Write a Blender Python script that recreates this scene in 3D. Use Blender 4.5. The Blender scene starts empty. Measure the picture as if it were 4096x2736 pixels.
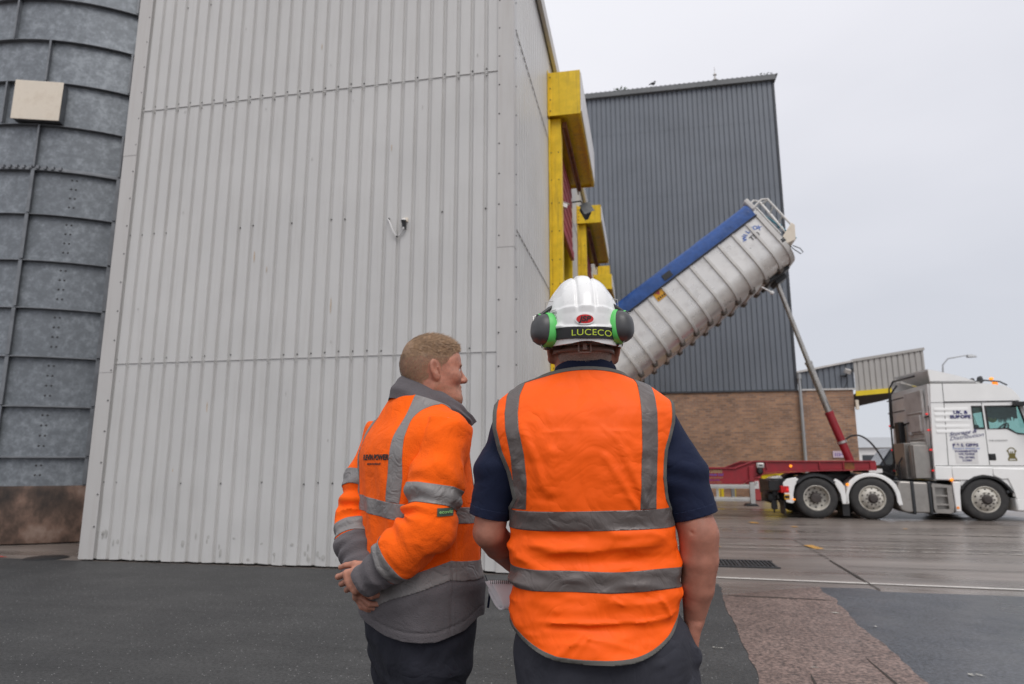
import bpy, bmesh, math, random
import numpy as np
from mathutils import Matrix, Vector, noise as mnoise
PI = math.pi
rad = math.radians
S = bpy.context.scene
COL = S.collection

# ------------------------------------------------------------------ camera
cam = bpy.data.objects.new('camera', bpy.data.cameras.new('camera'))
COL.objects.link(cam)
cam.location = (0, 0, 1.3)
cam.rotation_euler = (rad(90 + 10.367), 0, 0)
cam.data.sensor_width = 36.0
cam.data.lens = 2649 / 4096 * 36
cam.data.clip_start = 0.1
cam.data.clip_end = 3000
cam.data.dof.use_dof = True
cam.data.dof.focus_distance = 2.05
cam.data.dof.aperture_fstop = 4.0
S.camera = cam
S.render.resolution_x, S.render.resolution_y = 1024, 684

# ------------------------------------------------------------------ sky, sun, exposure
W = bpy.data.worlds.new('World')
S.world = W
W.use_nodes = True
SUN_EL, SUN_AZ = rad(52), rad(158)          # behind the camera, a little to the right
def build_world():
    nt = W.node_tree
    N, L = nt.nodes, nt.links
    bg = N['Background']
    sky = N.new('ShaderNodeTexSky'); sky.sky_type = 'NISHITA'; sky.sun_disc = False
    sky.sun_elevation = SUN_EL; sky.sun_rotation = SUN_AZ
    tc = N.new('ShaderNodeTexCoord')
    sep = N.new('ShaderNodeSeparateXYZ'); L.new(tc.outputs['Generated'], sep.inputs[0])
    # overcast deck: pale near the top, blue grey towards the horizon, uneven banks of cloud
    mp = N.new('ShaderNodeMapping'); mp.inputs['Scale'].default_value = (1.6, 1.6, 4.5)
    mp.inputs['Location'].default_value = (3.1, .7, 1.9)
    L.new(tc.outputs['Generated'], mp.inputs[0])
    nz = N.new('ShaderNodeTexNoise'); nz.inputs['Scale'].default_value = 1.3
    nz.inputs['Detail'].default_value = 4; nz.inputs['Roughness'].default_value = .45
    L.new(mp.outputs[0], nz.inputs['Vector'])
    add = N.new('ShaderNodeMath'); add.operation = 'MULTIPLY_ADD'
    L.new(nz.outputs['Fac'], add.inputs[0]); add.inputs[1].default_value = .38
    L.new(sep.outputs['Z'], add.inputs[2])
    # brighter to the left of the view
    lx = N.new('ShaderNodeMath'); lx.operation = 'MULTIPLY_ADD'
    L.new(sep.outputs['X'], lx.inputs[0]); lx.inputs[1].default_value = -.22
    L.new(add.outputs[0], lx.inputs[2])
    rp = N.new('ShaderNodeValToRGB')
    e = rp.color_ramp.elements
    e[0].position = .02; e[0].color = (5.4, 5.65, 6.15, 1)
    e[1].position = .95; e[1].color = (8.9, 8.9, 9.3, 1)
    m = e.new(.30); m.color = (5.9, 6.05, 6.6, 1)
    m = e.new(.62); m.color = (7.7, 7.7, 8.2, 1)
    L.new(lx.outputs[0], rp.inputs[0])
    mix = N.new('ShaderNodeMix'); mix.data_type = 'RGBA'; mix.inputs[0].default_value = .94
    L.new(sky.outputs[0], mix.inputs[6]); L.new(rp.outputs[0], mix.inputs[7])
    L.new(mix.outputs[2], bg.inputs['Color'])
    bg.inputs['Strength'].default_value = .098
build_world()
sun = bpy.data.objects.new('sun', bpy.data.lights.new('sun', 'SUN'))
COL.objects.link(sun)
sun.data.energy = 1.3
sun.data.angle = rad(35)
sun.data.color = (1, .97, .93)
sun.rotation_euler = (PI / 2 - SUN_EL, 0, PI - SUN_AZ)
S.view_settings.view_transform = 'Standard'
S.view_settings.look = 'None'
S.view_settings.exposure = 0.22
S.view_settings.gamma = 1.0
S.cycles.max_bounces = 8
S.cycles.caustics_reflective = False
S.cycles.caustics_refractive = False
S.cycles.use_denoising = True

# ------------------------------------------------------------------ helpers
A = rad(11.15)
ORG = Vector((0.006, 8.2285, 0))
BF = Matrix.Translation(ORG) @ Matrix.Rotation(-A, 4, 'Z')      # building frame: U along the front, V into the yard
ID = Matrix.Identity(4)

def thing(name, label, cat, loc=(0, 0, 0), frame=BF, group=None, kind=None):
    o = bpy.data.objects.new(name, None)
    COL.objects.link(o)
    o.empty_display_size = .2
    o.matrix_world = frame @ Matrix.Translation(Vector(loc))
    o['label'] = label; o['category'] = cat
    if group: o['group'] = group
    if kind: o['kind'] = kind
    ORIG[o.name] = Vector(loc)
    return o
ORIG = {}

def tag(o, label, cat=None, group=None, kind=None):
    if label: o['label'] = label
    if cat: o['category'] = cat
    if group: o['group'] = group
    if kind: o['kind'] = kind
    return o

class MB:
    """collects shapes; build() links them as ONE mesh object"""
    def __init__(s): s.v = []; s.f = []; s.m = []; s.X = None; s.mi = 0
    def add(s, vs, fs, mi=None):
        b = len(s.v)
        for p in vs:
            p = Vector(p)
            s.v.append(s.X @ p if s.X is not None else p)
        for f in fs:
            s.f.append([b + i for i in f]); s.m.append(s.mi if mi is None else mi)
    def box(s, x0, x1, y0, y1, z0, z1, mi=None):
        s.add([(x, y, z) for z in (z0, z1) for y in (y0, y1) for x in (x0, x1)],
              [(0, 2, 3, 1), (4, 5, 7, 6), (0, 1, 5, 4), (2, 6, 7, 3), (0, 4, 6, 2), (1, 3, 7, 5)], mi)
    def hexa(s, pts, mi=None):      # 8 corners in box order
        s.add(pts, [(0, 2, 3, 1), (4, 5, 7, 6), (0, 1, 5, 4), (2, 6, 7, 3), (0, 4, 6, 2), (1, 3, 7, 5)], mi)
    def prism(s, poly, a0, a1, axis='V', mi=None):
        """poly of 2D points extruded along an axis: V -> (p,a,q), U -> (a,p,q), Z -> (p,q,a)"""
        n = len(poly)
        mk = {'V': lambda p, a: (p[0], a, p[1]), 'U': lambda p, a: (a, p[0], p[1]), 'Z': lambda p, a: (p[0], p[1], a)}[axis]
        vs = [mk(p, a0) for p in poly] + [mk(p, a1) for p in poly]
        fs = [list(range(n)), list(range(2 * n - 1, n - 1, -1))]
        for i in range(n):
            j = (i + 1) % n
            fs.append((j, i, n + i, n + j))
        s.add(vs, fs, mi)
    def tube(s, pts, r, n=10, caps=True, mi=None):
        pts = [Vector(p) for p in pts]
        rs = r if isinstance(r, (list, tuple)) else [r] * len(pts)
        rings = []; up = None
        for i, p in enumerate(pts):
            d = (pts[min(i + 1, len(pts) - 1)] - pts[max(i - 1, 0)]).normalized()
            if up is None:
                up = Vector((0, 0, 1)) if abs(d.z) < .9 else Vector((1, 0, 0))
            x = d.cross(up).normalized(); up = x.cross(d).normalized()
            rings.append([p + (x * math.cos(t) + up * math.sin(t)) * rs[i] for t in [2 * PI * k / n for k in range(n)]])
        vs = [q for rg in rings for q in rg]; fs = []
        for i in range(len(pts) - 1):
            for k in range(n):
                fs.append((i * n + k, i * n + (k + 1) % n, (i + 1) * n + (k + 1) % n, (i + 1) * n + k))
        if caps:
            fs.append(list(range(n - 1, -1, -1))); fs.append([(len(pts) - 1) * n + k for k in range(n)])
        s.add(vs, fs, mi)
    def lathe(s, prof, c=(0, 0, 0), axis='Z', n=32, a0=0, a1=2 * PI, mi=None):
        """prof of (radius, height)"""
        full = abs(a1 - a0 - 2 * PI) < 1e-6
        k = n if full else n + 1
        vs = []; fs = []
        for i in range(k):
            t = a0 + (a1 - a0) * i / n
            for r, h in prof:
                x, y = r * math.cos(t), r * math.sin(t)
                p = {'Z': (x, y, h), 'V': (x, h, y), 'U': (h, x, y)}[axis]
                vs.append((p[0] + c[0], p[1] + c[1], p[2] + c[2]))
        m = len(prof)
        for i in range(n):
            j = (i + 1) % k
            for q in range(m - 1):
                fs.append((i * m + q, j * m + q, j * m + q + 1, i * m + q + 1))
        s.add(vs, fs, mi)
    def ball(s, c, r, n=10, mi=None):
        rx, ry, rz = r if isinstance(r, (tuple, list)) else (r, r, r)
        m = n // 2 + 1
        vs = []; fs = []
        for i in range(m + 1):
            t = PI * i / m
            for k in range(n):
                f = 2 * PI * k / n
                vs.append((c[0] + rx * math.sin(t) * math.cos(f), c[1] + ry * math.sin(t) * math.sin(f), c[2] + rz * math.cos(t)))
        for i in range(m):
            for k in range(n):
                fs.append((i * n + k, (i + 1) * n + k, (i + 1) * n + (k + 1) % n, i * n + (k + 1) % n))
        s.add(vs, fs, mi)
    def sheet(s, poly, z, mi=None):
        s.add([(p[0], p[1], z) for p in poly], [list(range(len(poly)))], mi)
    def build(s, name, mats, parent=None, bevel=0, smooth=32, seg=2, origin=None):
        me = bpy.data.meshes.new(name)
        o0 = origin if origin is not None else (ORIG.get(root_of(parent).name, Vector()) if parent else Vector())
        me.from_pydata([tuple(p - o0) for p in s.v], [], s.f)
        mats = mats if isinstance(mats, (list, tuple)) else [mats]
        for m in mats: me.materials.append(m)
        if len(mats) > 1: me.polygons.foreach_set('material_index', s.m)
        bm = bmesh.new(); bm.from_mesh(me)
        bmesh.ops.remove_doubles(bm, verts=bm.verts, dist=1e-5)
        bmesh.ops.recalc_face_normals(bm, faces=bm.faces)
        bm.to_mesh(me); bm.free()
        if smooth:
            me.polygons.foreach_set('use_smooth', [True] * len(me.polygons))
            me.set_sharp_from_angle(angle=rad(smooth))
        o = bpy.data.objects.new(name, me)
        COL.objects.link(o)
        if parent is not None: o.parent = parent
        if bevel:
            b = o.modifiers.new('bevel', 'BEVEL'); b.width = bevel; b.segments = seg; b.limit_method = 'ANGLE'; b.angle_limit = rad(35)
            b.harden_normals = False
        return o

def root_of(o):
    while o.parent is not None: o = o.parent
    return o

def arc_pts(cx, cz, r, a0, a1, n):
    return [(cx + r * math.cos(rad(a0 + (a1 - a0) * i / n)), cz + r * math.sin(rad(a0 + (a1 - a0) * i / n))) for i in range(n + 1)]

def band_poly(cx, cz, r0, r1, a0, a1, n=20):
    return arc_pts(cx, cz, r0, a0, a1, n) + arc_pts(cx, cz, r1, a1, a0, n)

def text_mesh(name, body, size, mat, parent, M, extrude=.001, align='CENTER', shear=0, space=1.0, sx=1.0, weight=0):
    """flat lettering; M places it: local x right, y up, z out"""
    cu = bpy.data.curves.new(name, 'FONT'); cu.body = body; cu.size = size; cu.align_x = align; cu.align_y = 'CENTER'
    cu.extrude = extrude; cu.shear = shear; cu.space_character = space; cu.offset = weight
    t = bpy.data.objects.new(name, cu); COL.objects.link(t)
    dg = bpy.context.evaluated_depsgraph_get(); dg.update()
    me = bpy.data.meshes.new_from_object(t.evaluated_get(dg))
    bpy.data.objects.remove(t)
    for v in me.vertices: v.co.x *= sx
    me.transform(M)
    me.materials.clear(); me.materials.append(mat)
    o = bpy.data.objects.new(name, me); COL.objects.link(o)
    if parent is not None: o.parent = parent
    return o

def face_v(u, v, z, root):      # lettering facing -V at absolute building coords
    o = ORIG[root.name]
    return Matrix.Translation(Vector((u, v, z)) - o) @ Matrix.Rotation(PI / 2, 4, 'X')

# ------------------------------------------------------------------ materials
def nd(nt, t, **kw):
    n = nt.nodes.new(t)
    for k, v in kw.items():
        if k in n.inputs.keys(): n.inputs[k].default_value = v
        else: setattr(n, k, v)
    return n

def mat(name, col, rough=.5, metal=0, var=.08, vs=4, bump=0, bs=60, dirt=None, dirt_col=(.08, .06, .045), streak=False, coat=0, spec=.5, rvar=.1, sheen=0, sub=0, bdist=.01, detail=5):
    """procedural surface: slow colour variation, optional grime in blotches or vertical streaks, fine bump"""
    m = bpy.data.materials.new(name); m.use_nodes = True
    nt = m.node_tree; L = nt.links
    b = nt.nodes['Principled BSDF']
    b.inputs['Metallic'].default_value = metal
    b.inputs['Specular IOR Level'].default_value = spec
    b.inputs['Coat Weight'].default_value = coat
    b.inputs['Coat Roughness'].default_value = .08
    if sheen:
        b.inputs['Sheen Weight'].default_value = sheen; b.inputs['Sheen Roughness'].default_value = .5
        b.inputs['Sheen Tint'].default_value = (*[min(1, c * 1.2 + .1) for c in col], 1)
    if sub:
        b.inputs['Subsurface Weight'].default_value = sub
        b.inputs['Subsurface Radius'].default_value = (.012, .005, .003)
        b.inputs['Subsurface Scale'].default_value = 1
    tc = nd(nt, 'ShaderNodeTexCoord')
    n1 = nd(nt, 'ShaderNodeTexNoise', Scale=vs, Detail=detail, Roughness=.6)
    L.new(tc.outputs['Object'], n1.inputs['Vector'])
    ramp = nd(nt, 'ShaderNodeMapRange'); ramp.inputs[1].default_value = .3; ramp.inputs[2].default_value = .7
    ramp.inputs[3].default_value = 1 - var; ramp.inputs[4].default_value = 1 + var
    L.new(n1.outputs['Fac'], ramp.inputs[0])
    mul = nd(nt, 'ShaderNodeVectorMath', operation='SCALE'); mul.inputs[0].default_value = col
    L.new(ramp.outputs[0], mul.inputs['Scale'])
    out = mul.outputs[0]
    if dirt:
        mp = nd(nt, 'ShaderNodeMapping'); mp.inputs['Scale'].default_value = (6, 6, .35) if streak else (1.3, 1.3, 1.3)
        L.new(tc.outputs['Object'], mp.inputs[0])
        n2 = nd(nt, 'ShaderNodeTexNoise', Scale=2.2, Detail=8, Roughness=.65)
        L.new(mp.outputs[0], n2.inputs['Vector'])
        mr = nd(nt, 'ShaderNodeMapRange'); mr.inputs[1].default_value = .5; mr.inputs[2].default_value = .78; mr.inputs[4].default_value = dirt
        L.new(n2.outputs['Fac'], mr.inputs[0])
        mx = nd(nt, 'ShaderNodeMix', data_type='RGBA'); mx.inputs[7].default_value = (*dirt_col, 1)
        L.new(mr.outputs[0], mx.inputs[0]); L.new(out, mx.inputs[6]); out = mx.outputs[2]
    L.new(out, b.inputs['Base Color'])
    rr = nd(nt, 'ShaderNodeMapRange'); rr.inputs[1].default_value = .3; rr.inputs[2].default_value = .7
    rr.inputs[3].default_value = max(.03, rough - rvar); rr.inputs[4].default_value = min(1, rough + rvar)
    L.new(n1.outputs['Fac'], rr.inputs[0]); L.new(rr.outputs[0], b.inputs['Roughness'])
    if bump:
        n3 = nd(nt, 'ShaderNodeTexNoise', Scale=bs, Detail=3)
        L.new(tc.outputs['Object'], n3.inputs['Vector'])
        bp = nd(nt, 'ShaderNodeBump', Strength=bump, Distance=bdist)
        L.new(n3.outputs['Fac'], bp.inputs['Height']); L.new(bp.outputs[0], b.inputs['Normal'])
    return m

M = {}
M['clad'] = mat('grey_cladding', (.56, .552, .54), .42, 0, .06, .7, dirt=.22, dirt_col=(.33, .30, .265), streak=True)
M['cladtrim'] = mat('pale_trim', (.52, .505, .49), .45, 0, .04, 1, dirt=.25, dirt_col=(.3, .25, .21), streak=True)
M['screw'] = mat('screw_head', (.05, .05, .05), .5)
M['slate'] = mat('slate_cladding', (.148, .165, .192), .42, 0, .10, .5, dirt=.35, dirt_col=(.13, .135, .14), streak=True)
M['slatetrim'] = mat('slate_trim', (.05, .055, .065), .5, 0, .2, 2)
M['paleclad'] = mat('pale_cladding', (.42, .405, .385), .5, 0, .05, 1, dirt=.3, dirt_col=(.22, .2, .18), streak=True)
M['galv'] = None
M['yellow'] = mat('yellow_paint', (.80, .535, .012), .42, 0, .14, 5, dirt=.75, dirt_col=(.22, .13, .03), streak=True)
M['yellowbin'] = mat('yellow_plastic', (.78, .58, .02), .4, 0, .06, 3)
M['rust'] = mat('rusty_steel', (.20, .075, .025), .8, 0, .5, 9, dirt=.7, dirt_col=(.05, .025, .015), bump=.4)
M['redshut'] = mat('red_shutter', (.36, .035, .04), .45, 0, .15, 2, dirt=.5, dirt_col=(.12, .07, .06))
M['inside'] = mat('dusty_interior', (.06, .048, .038), .9, 0, .3, 1)
M['dustyyellow'] = mat('dusty_yellow', (.24, .16, .05), .7, 0, .3, 3, dirt=.6)
M['darkgrey'] = mat('dark_grey_metal', (.03, .032, .035), .45, 0, .2, 8)
M['black'] = mat('black_plastic', (.016, .016, .017), .42, 0, .2, 8)
M['rubber'] = mat('tyre_rubber', (.035, .034, .034), .75, 0, .25, 6, bump=.2, dirt=.5, dirt_col=(.09, .08, .07))
M['white'] = mat('white_paint', (.90, .90, .885), .22, 0, .03, 2, coat=.5, dirt=.08, dirt_col=(.45, .42, .38), rvar=.05)
M['dirtywhite'] = mat('road_grimed_white', (.58, .56, .54), .5, 0, .12, 3, dirt=.5, dirt_col=(.20, .18, .16))
M['rim'] = mat('pale_wheel_rim', (.58, .55, .49), .4, 0, .12, 8, dirt=.5, dirt_col=(.18, .15, .12))
M['hub'] = mat('brown_hub', (.06, .05, .046), .6, 0, .3, 12)
M['tank'] = mat('grimy_aluminium', (.36, .34, .315), .38, .55, .15, 3, dirt=.55, dirt_col=(.15, .13, .11))
M['alu'] = mat('brushed_aluminium', (.52, .51, .49), .35, .55, .08, 4, dirt=.3, dirt_col=(.25, .23, .2))
M['steelpale'] = mat('pale_painted_steel', (.66, .645, .62), .45, .05, .08, 5)
M['body'] = mat('dull_stainless', (.76, .74, .71), .30, .5, .08, .9, dirt=.42, dirt_col=(.25, .215, .185))
M['redchassis'] = mat('red_chassis_paint', (.30, .018, .028), .38, 0, .15, 3, dirt=.45, dirt_col=(.10, .04, .04))
M['redbright'] = mat('faded_red_plastic', (.42, .06, .065), .5, 0, .1, 5)
M['ram'] = mat('chromed_ram', (.42, .40, .37), .25, .8, .1, 8, dirt=.6, dirt_col=(.12, .10, .085))
M['tarp'] = mat('blue_tarpaulin', (.022, .085, .30), .42, 0, .22, 5, bump=.5, bs=14, bdist=.02, dirt=.35, dirt_col=(.02, .03, .06))
M['pipe'] = mat('grey_pipe', (.36, .37, .38), .4, .2, .08, 4)
M['navytext'] = mat('navy_lettering', (.03, .03, .16), .5)
M['bluetext'] = mat('blue_lettering', (.03, .13, .5), .5)
M['blacktext'] = mat('black_lettering', (.01, .01, .01), .5)
M['goldtext'] = mat('faded_gold_lettering', (.42, .28, .14), .5)
M['violettext'] = mat('violet_lettering', (.16, .08, .36), .5)
M['olive'] = mat('olive_gold', (.16, .13, .03), .5)
M['cream'] = mat('cream_panel', (.74, .66, .55), .5, 0, .05, 3, dirt=.4, dirt_col=(.3, .2, .12))
M['paper'] = mat('white_panel', (.74, .73, .72), .5)
M['pinkpanel'] = mat('pale_mauve_sign', (.62, .5, .58), .5)
M['orangeplate'] = mat('amber_plate', (.75, .38, .02), .4)
M['teal'] = mat('teal_rope', (.02, .2, .27), .6)
M['greenleaf'] = mat('weed_green', (.05, .10, .025), .7, 0, .3, 20)
M['grass'] = mat('grass_green', (.06, .11, .03), .9, 0, .4, 3)
M['hill'] = mat('haze_tinted_hill', (.10, .14, .15), 1)  # haze of distance is put into the hill colour

def lamp_mat(name, col, s):
    m = bpy.data.materials.new(name); m.use_nodes = True
    b = m.node_tree.nodes['Principled BSDF']
    b.inputs['Base Color'].default_value = (*col, 1); b.inputs['Roughness'].default_value = .2
    b.inputs['Emission Color'].default_value = (*col, 1); b.inputs['Emission Strength'].default_value = s
    return m
M['redlamp'] = lamp_mat('lit_red_lamp', (.8, .015, .015), .55)
M['amberlamp'] = lamp_mat('lit_amber_lamp', (1, .30, .02), .8)
M['amberdim'] = lamp_mat('amber_lens', (.9, .25, .01), .15)
M['reddim'] = lamp_mat('red_lens', (.5, .01, .01), .1)

def glass(name, tint, fac=.12, rough=.03):
    m = bpy.data.materials.new(name); m.use_nodes = True
    nt = m.node_tree; L = nt.links; nt.nodes.remove(nt.nodes['Principled BSDF'])
    tr = nd(nt, 'ShaderNodeBsdfTransparent'); tr.inputs[0].default_value = (*tint, 1)
    gl = nd(nt, 'ShaderNodeBsdfGlossy'); gl.inputs['Roughness'].default_value = rough
    lw = nd(nt, 'ShaderNodeLayerWeight'); pw = nd(nt, 'ShaderNodeMath', operation='POWER'); pw.inputs[1].default_value = 5; nt.links.new(lw.outputs['Facing'], pw.inputs[0])
    fr = nd(nt, 'ShaderNodeMath', operation='MULTIPLY_ADD'); fr.inputs[1].default_value = .9; fr.inputs[2].default_value = .05; nt.links.new(pw.outputs[0], fr.inputs[0])
    mx = nd(nt, 'ShaderNodeMixShader')
    L.new(fr.outputs[0], mx.inputs[0]); L.new(tr.outputs[0], mx.inputs[1]); L.new(gl.outputs[0], mx.inputs[2])
    L.new(mx.outputs[0], nt.nodes['Material Output'].inputs[0])
    return m
M['glass'] = glass('green_tinted_glass', (.76, .90, .88))
M['lens'] = mat('lamp_glass', (.06, .07, .075), .45, 0, .1, 8)

def galv_mat():
    m = bpy.data.materials.new('galvanised_steel'); m.use_nodes = True
    nt = m.node_tree; L = nt.links; b = nt.nodes['Principled BSDF']
    tc = nd(nt, 'ShaderNodeTexCoord')
    n1 = nd(nt, 'ShaderNodeTexNoise', Scale=7.5, Detail=9, Roughness=.70)
    n2 = nd(nt, 'ShaderNodeTexNoise', Scale=.6, Detail=3)
    n3 = nd(nt, 'ShaderNodeTexNoise', Scale=22, Detail=4)
    for n in (n1, n2, n3): L.new(tc.outputs['Object'], n.inputs['Vector'])
    r = nd(nt, 'ShaderNodeValToRGB')
    e = r.color_ramp.elements
    e[0].position = .34; e[0].color = (.160, .176, .193, 1)
    e[1].position = .74; e[1].color = (.28, .305, .33, 1)
    x = e.new(.52); x.color = (.198, .217, .238, 1)
    mx = nd(nt, 'ShaderNodeMath', operation='MULTIPLY_ADD'); mx.inputs[1].default_value = .35
    L.new(n3.outputs['Fac'], mx.inputs[0]); 
    ad = nd(nt, 'ShaderNodeMath', operation='MULTIPLY_ADD'); ad.inputs[1].default_value = 1.6
    L.new(n1.outputs['Fac'], ad.inputs[0]); L.new(mx.outputs[0], ad.inputs[2])
    ad2 = nd(nt, 'ShaderNodeMath', operation='MULTIPLY_ADD'); ad2.inputs[1].default_value = .5
    L.new(n2.outputs['Fac'], ad2.inputs[0]); L.new(ad.outputs[0], ad2.inputs[2])
    sb = nd(nt, 'ShaderNodeMath', operation='SUBTRACT'); sb.inputs[1].default_value = 1.22
    L.new(ad2.outputs[0], sb.inputs[0]); L.new(sb.outputs[0], r.inputs[0])
    L.new(r.outputs[0], b.inputs['Base Color'])
    b.inputs['Metallic'].default_value = .25; b.inputs['Roughness'].default_value = .5
    return m
M['galv'] = galv_mat()
M['galvdark'] = mat('weathered_galvanised_rib', (.19, .20, .215), .5, .3, .25, 5)

def plinth_mat():
    m = mat('stained_concrete', (.27, .175, .13), .8, 0, .25, 3, dirt=1.0, dirt_col=(.035, .026, .02), streak=True, bump=.3, bs=30)
    return m
M['plinth'] = plinth_mat()
def stained(name, ramp, scale, stretch, rough=.8, bump=.3):
    m = bpy.data.materials.new(name); m.use_nodes = True
    nt = m.node_tree; L = nt.links; b = nt.nodes['Principled BSDF']; b.inputs['Roughness'].default_value = rough
    tc = nd(nt, 'ShaderNodeTexCoord'); mp = nd(nt, 'ShaderNodeMapping'); mp.inputs['Scale'].default_value = stretch; L.new(tc.outputs['Object'], mp.inputs[0])
    n = nd(nt, 'ShaderNodeTexNoise', Scale=scale, Detail=8, Roughness=.62); L.new(mp.outputs[0], n.inputs['Vector'])
    r = nd(nt, 'ShaderNodeValToRGB'); L.new(n.outputs['Fac'], r.inputs[0]); e = r.color_ramp.elements
    e[0].position, e[0].color = ramp[0][0], (*ramp[0][1], 1); e[1].position, e[1].color = ramp[-1][0], (*ramp[-1][1], 1)
    for p_, c_ in ramp[1:-1]: x = e.new(p_); x.color = (*c_, 1)
    L.new(r.outputs[0], b.inputs['Base Color'])
    bp = nd(nt, 'ShaderNodeBump', Strength=bump, Distance=.01); L.new(n.outputs['Fac'], bp.inputs['Height']); L.new(bp.outputs[0], b.inputs['Normal'])
    return m
M['plinth'] = stained('stained_concrete', [(.36, (.020, .015, .013)), (.47, (.075, .048, .036)), (.55, (.17, .105, .078)), (.68, (.33, .245, .20))], 1.1, (1.3, 1.3, .9))

def brick_mat():
    m = bpy.data.materials.new('brown_brickwork'); m.use_nodes = True
    nt = m.node_tree; L = nt.links; b = nt.nodes['Principled BSDF']
    tc = nd(nt, 'ShaderNodeTexCoord'); sp = nd(nt, 'ShaderNodeSeparateXYZ'); L.new(tc.outputs['Object'], sp.inputs[0])
    ad = nd(nt, 'ShaderNodeMath', operation='ADD'); L.new(sp.outputs[0], ad.inputs[0]); L.new(sp.outputs[1], ad.inputs[1])
    cb = nd(nt, 'ShaderNodeCombineXYZ'); L.new(ad.outputs[0], cb.inputs[0]); L.new(sp.outputs[2], cb.inputs[1])
    br = nd(nt, 'ShaderNodeTexBrick', Scale=1.0)
    br.inputs['Brick Width'].default_value = .225; br.inputs['Row Height'].default_value = .075
    br.inputs['Mortar Size'].default_value = .007; br.inputs['Bias'].default_value = -.1
    br.inputs['Color1'].default_value = (.42, .235, .14, 1); br.inputs['Color2'].default_value = (.235, .14, .10, 1)
    br.inputs['Mortar'].default_value = (.30, .26, .22, 1)
    L.new(cb.outputs[0], br.inputs['Vector'])
    n = nd(nt, 'ShaderNodeTexNoise', Scale=.9, Detail=7, Roughness=.7); L.new(tc.outputs['Object'], n.inputs['Vector'])
    mr = nd(nt, 'ShaderNodeMapRange'); mr.inputs[1].default_value = .3; mr.inputs[2].default_value = .7; mr.inputs[3].default_value = .68; mr.inputs[4].default_value = 1.3
    L.new(n.outputs['Fac'], mr.inputs[0])
    vm = nd(nt, 'ShaderNodeVectorMath', operation='SCALE'); L.new(br.outputs['Color'], vm.inputs[0]); L.new(mr.outputs[0], vm.inputs['Scale'])
    L.new(vm.outputs[0], b.inputs['Base Color']); b.inputs['Roughness'].default_value = .85
    bp = nd(nt, 'ShaderNodeBump', Strength=.6, Distance=.01); L.new(br.outputs['Fac'], bp.inputs['Height']); bp.invert = True
    L.new(bp.outputs[0], b.inputs['Normal'])
    return m
M['brick'] = brick_mat()

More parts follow.
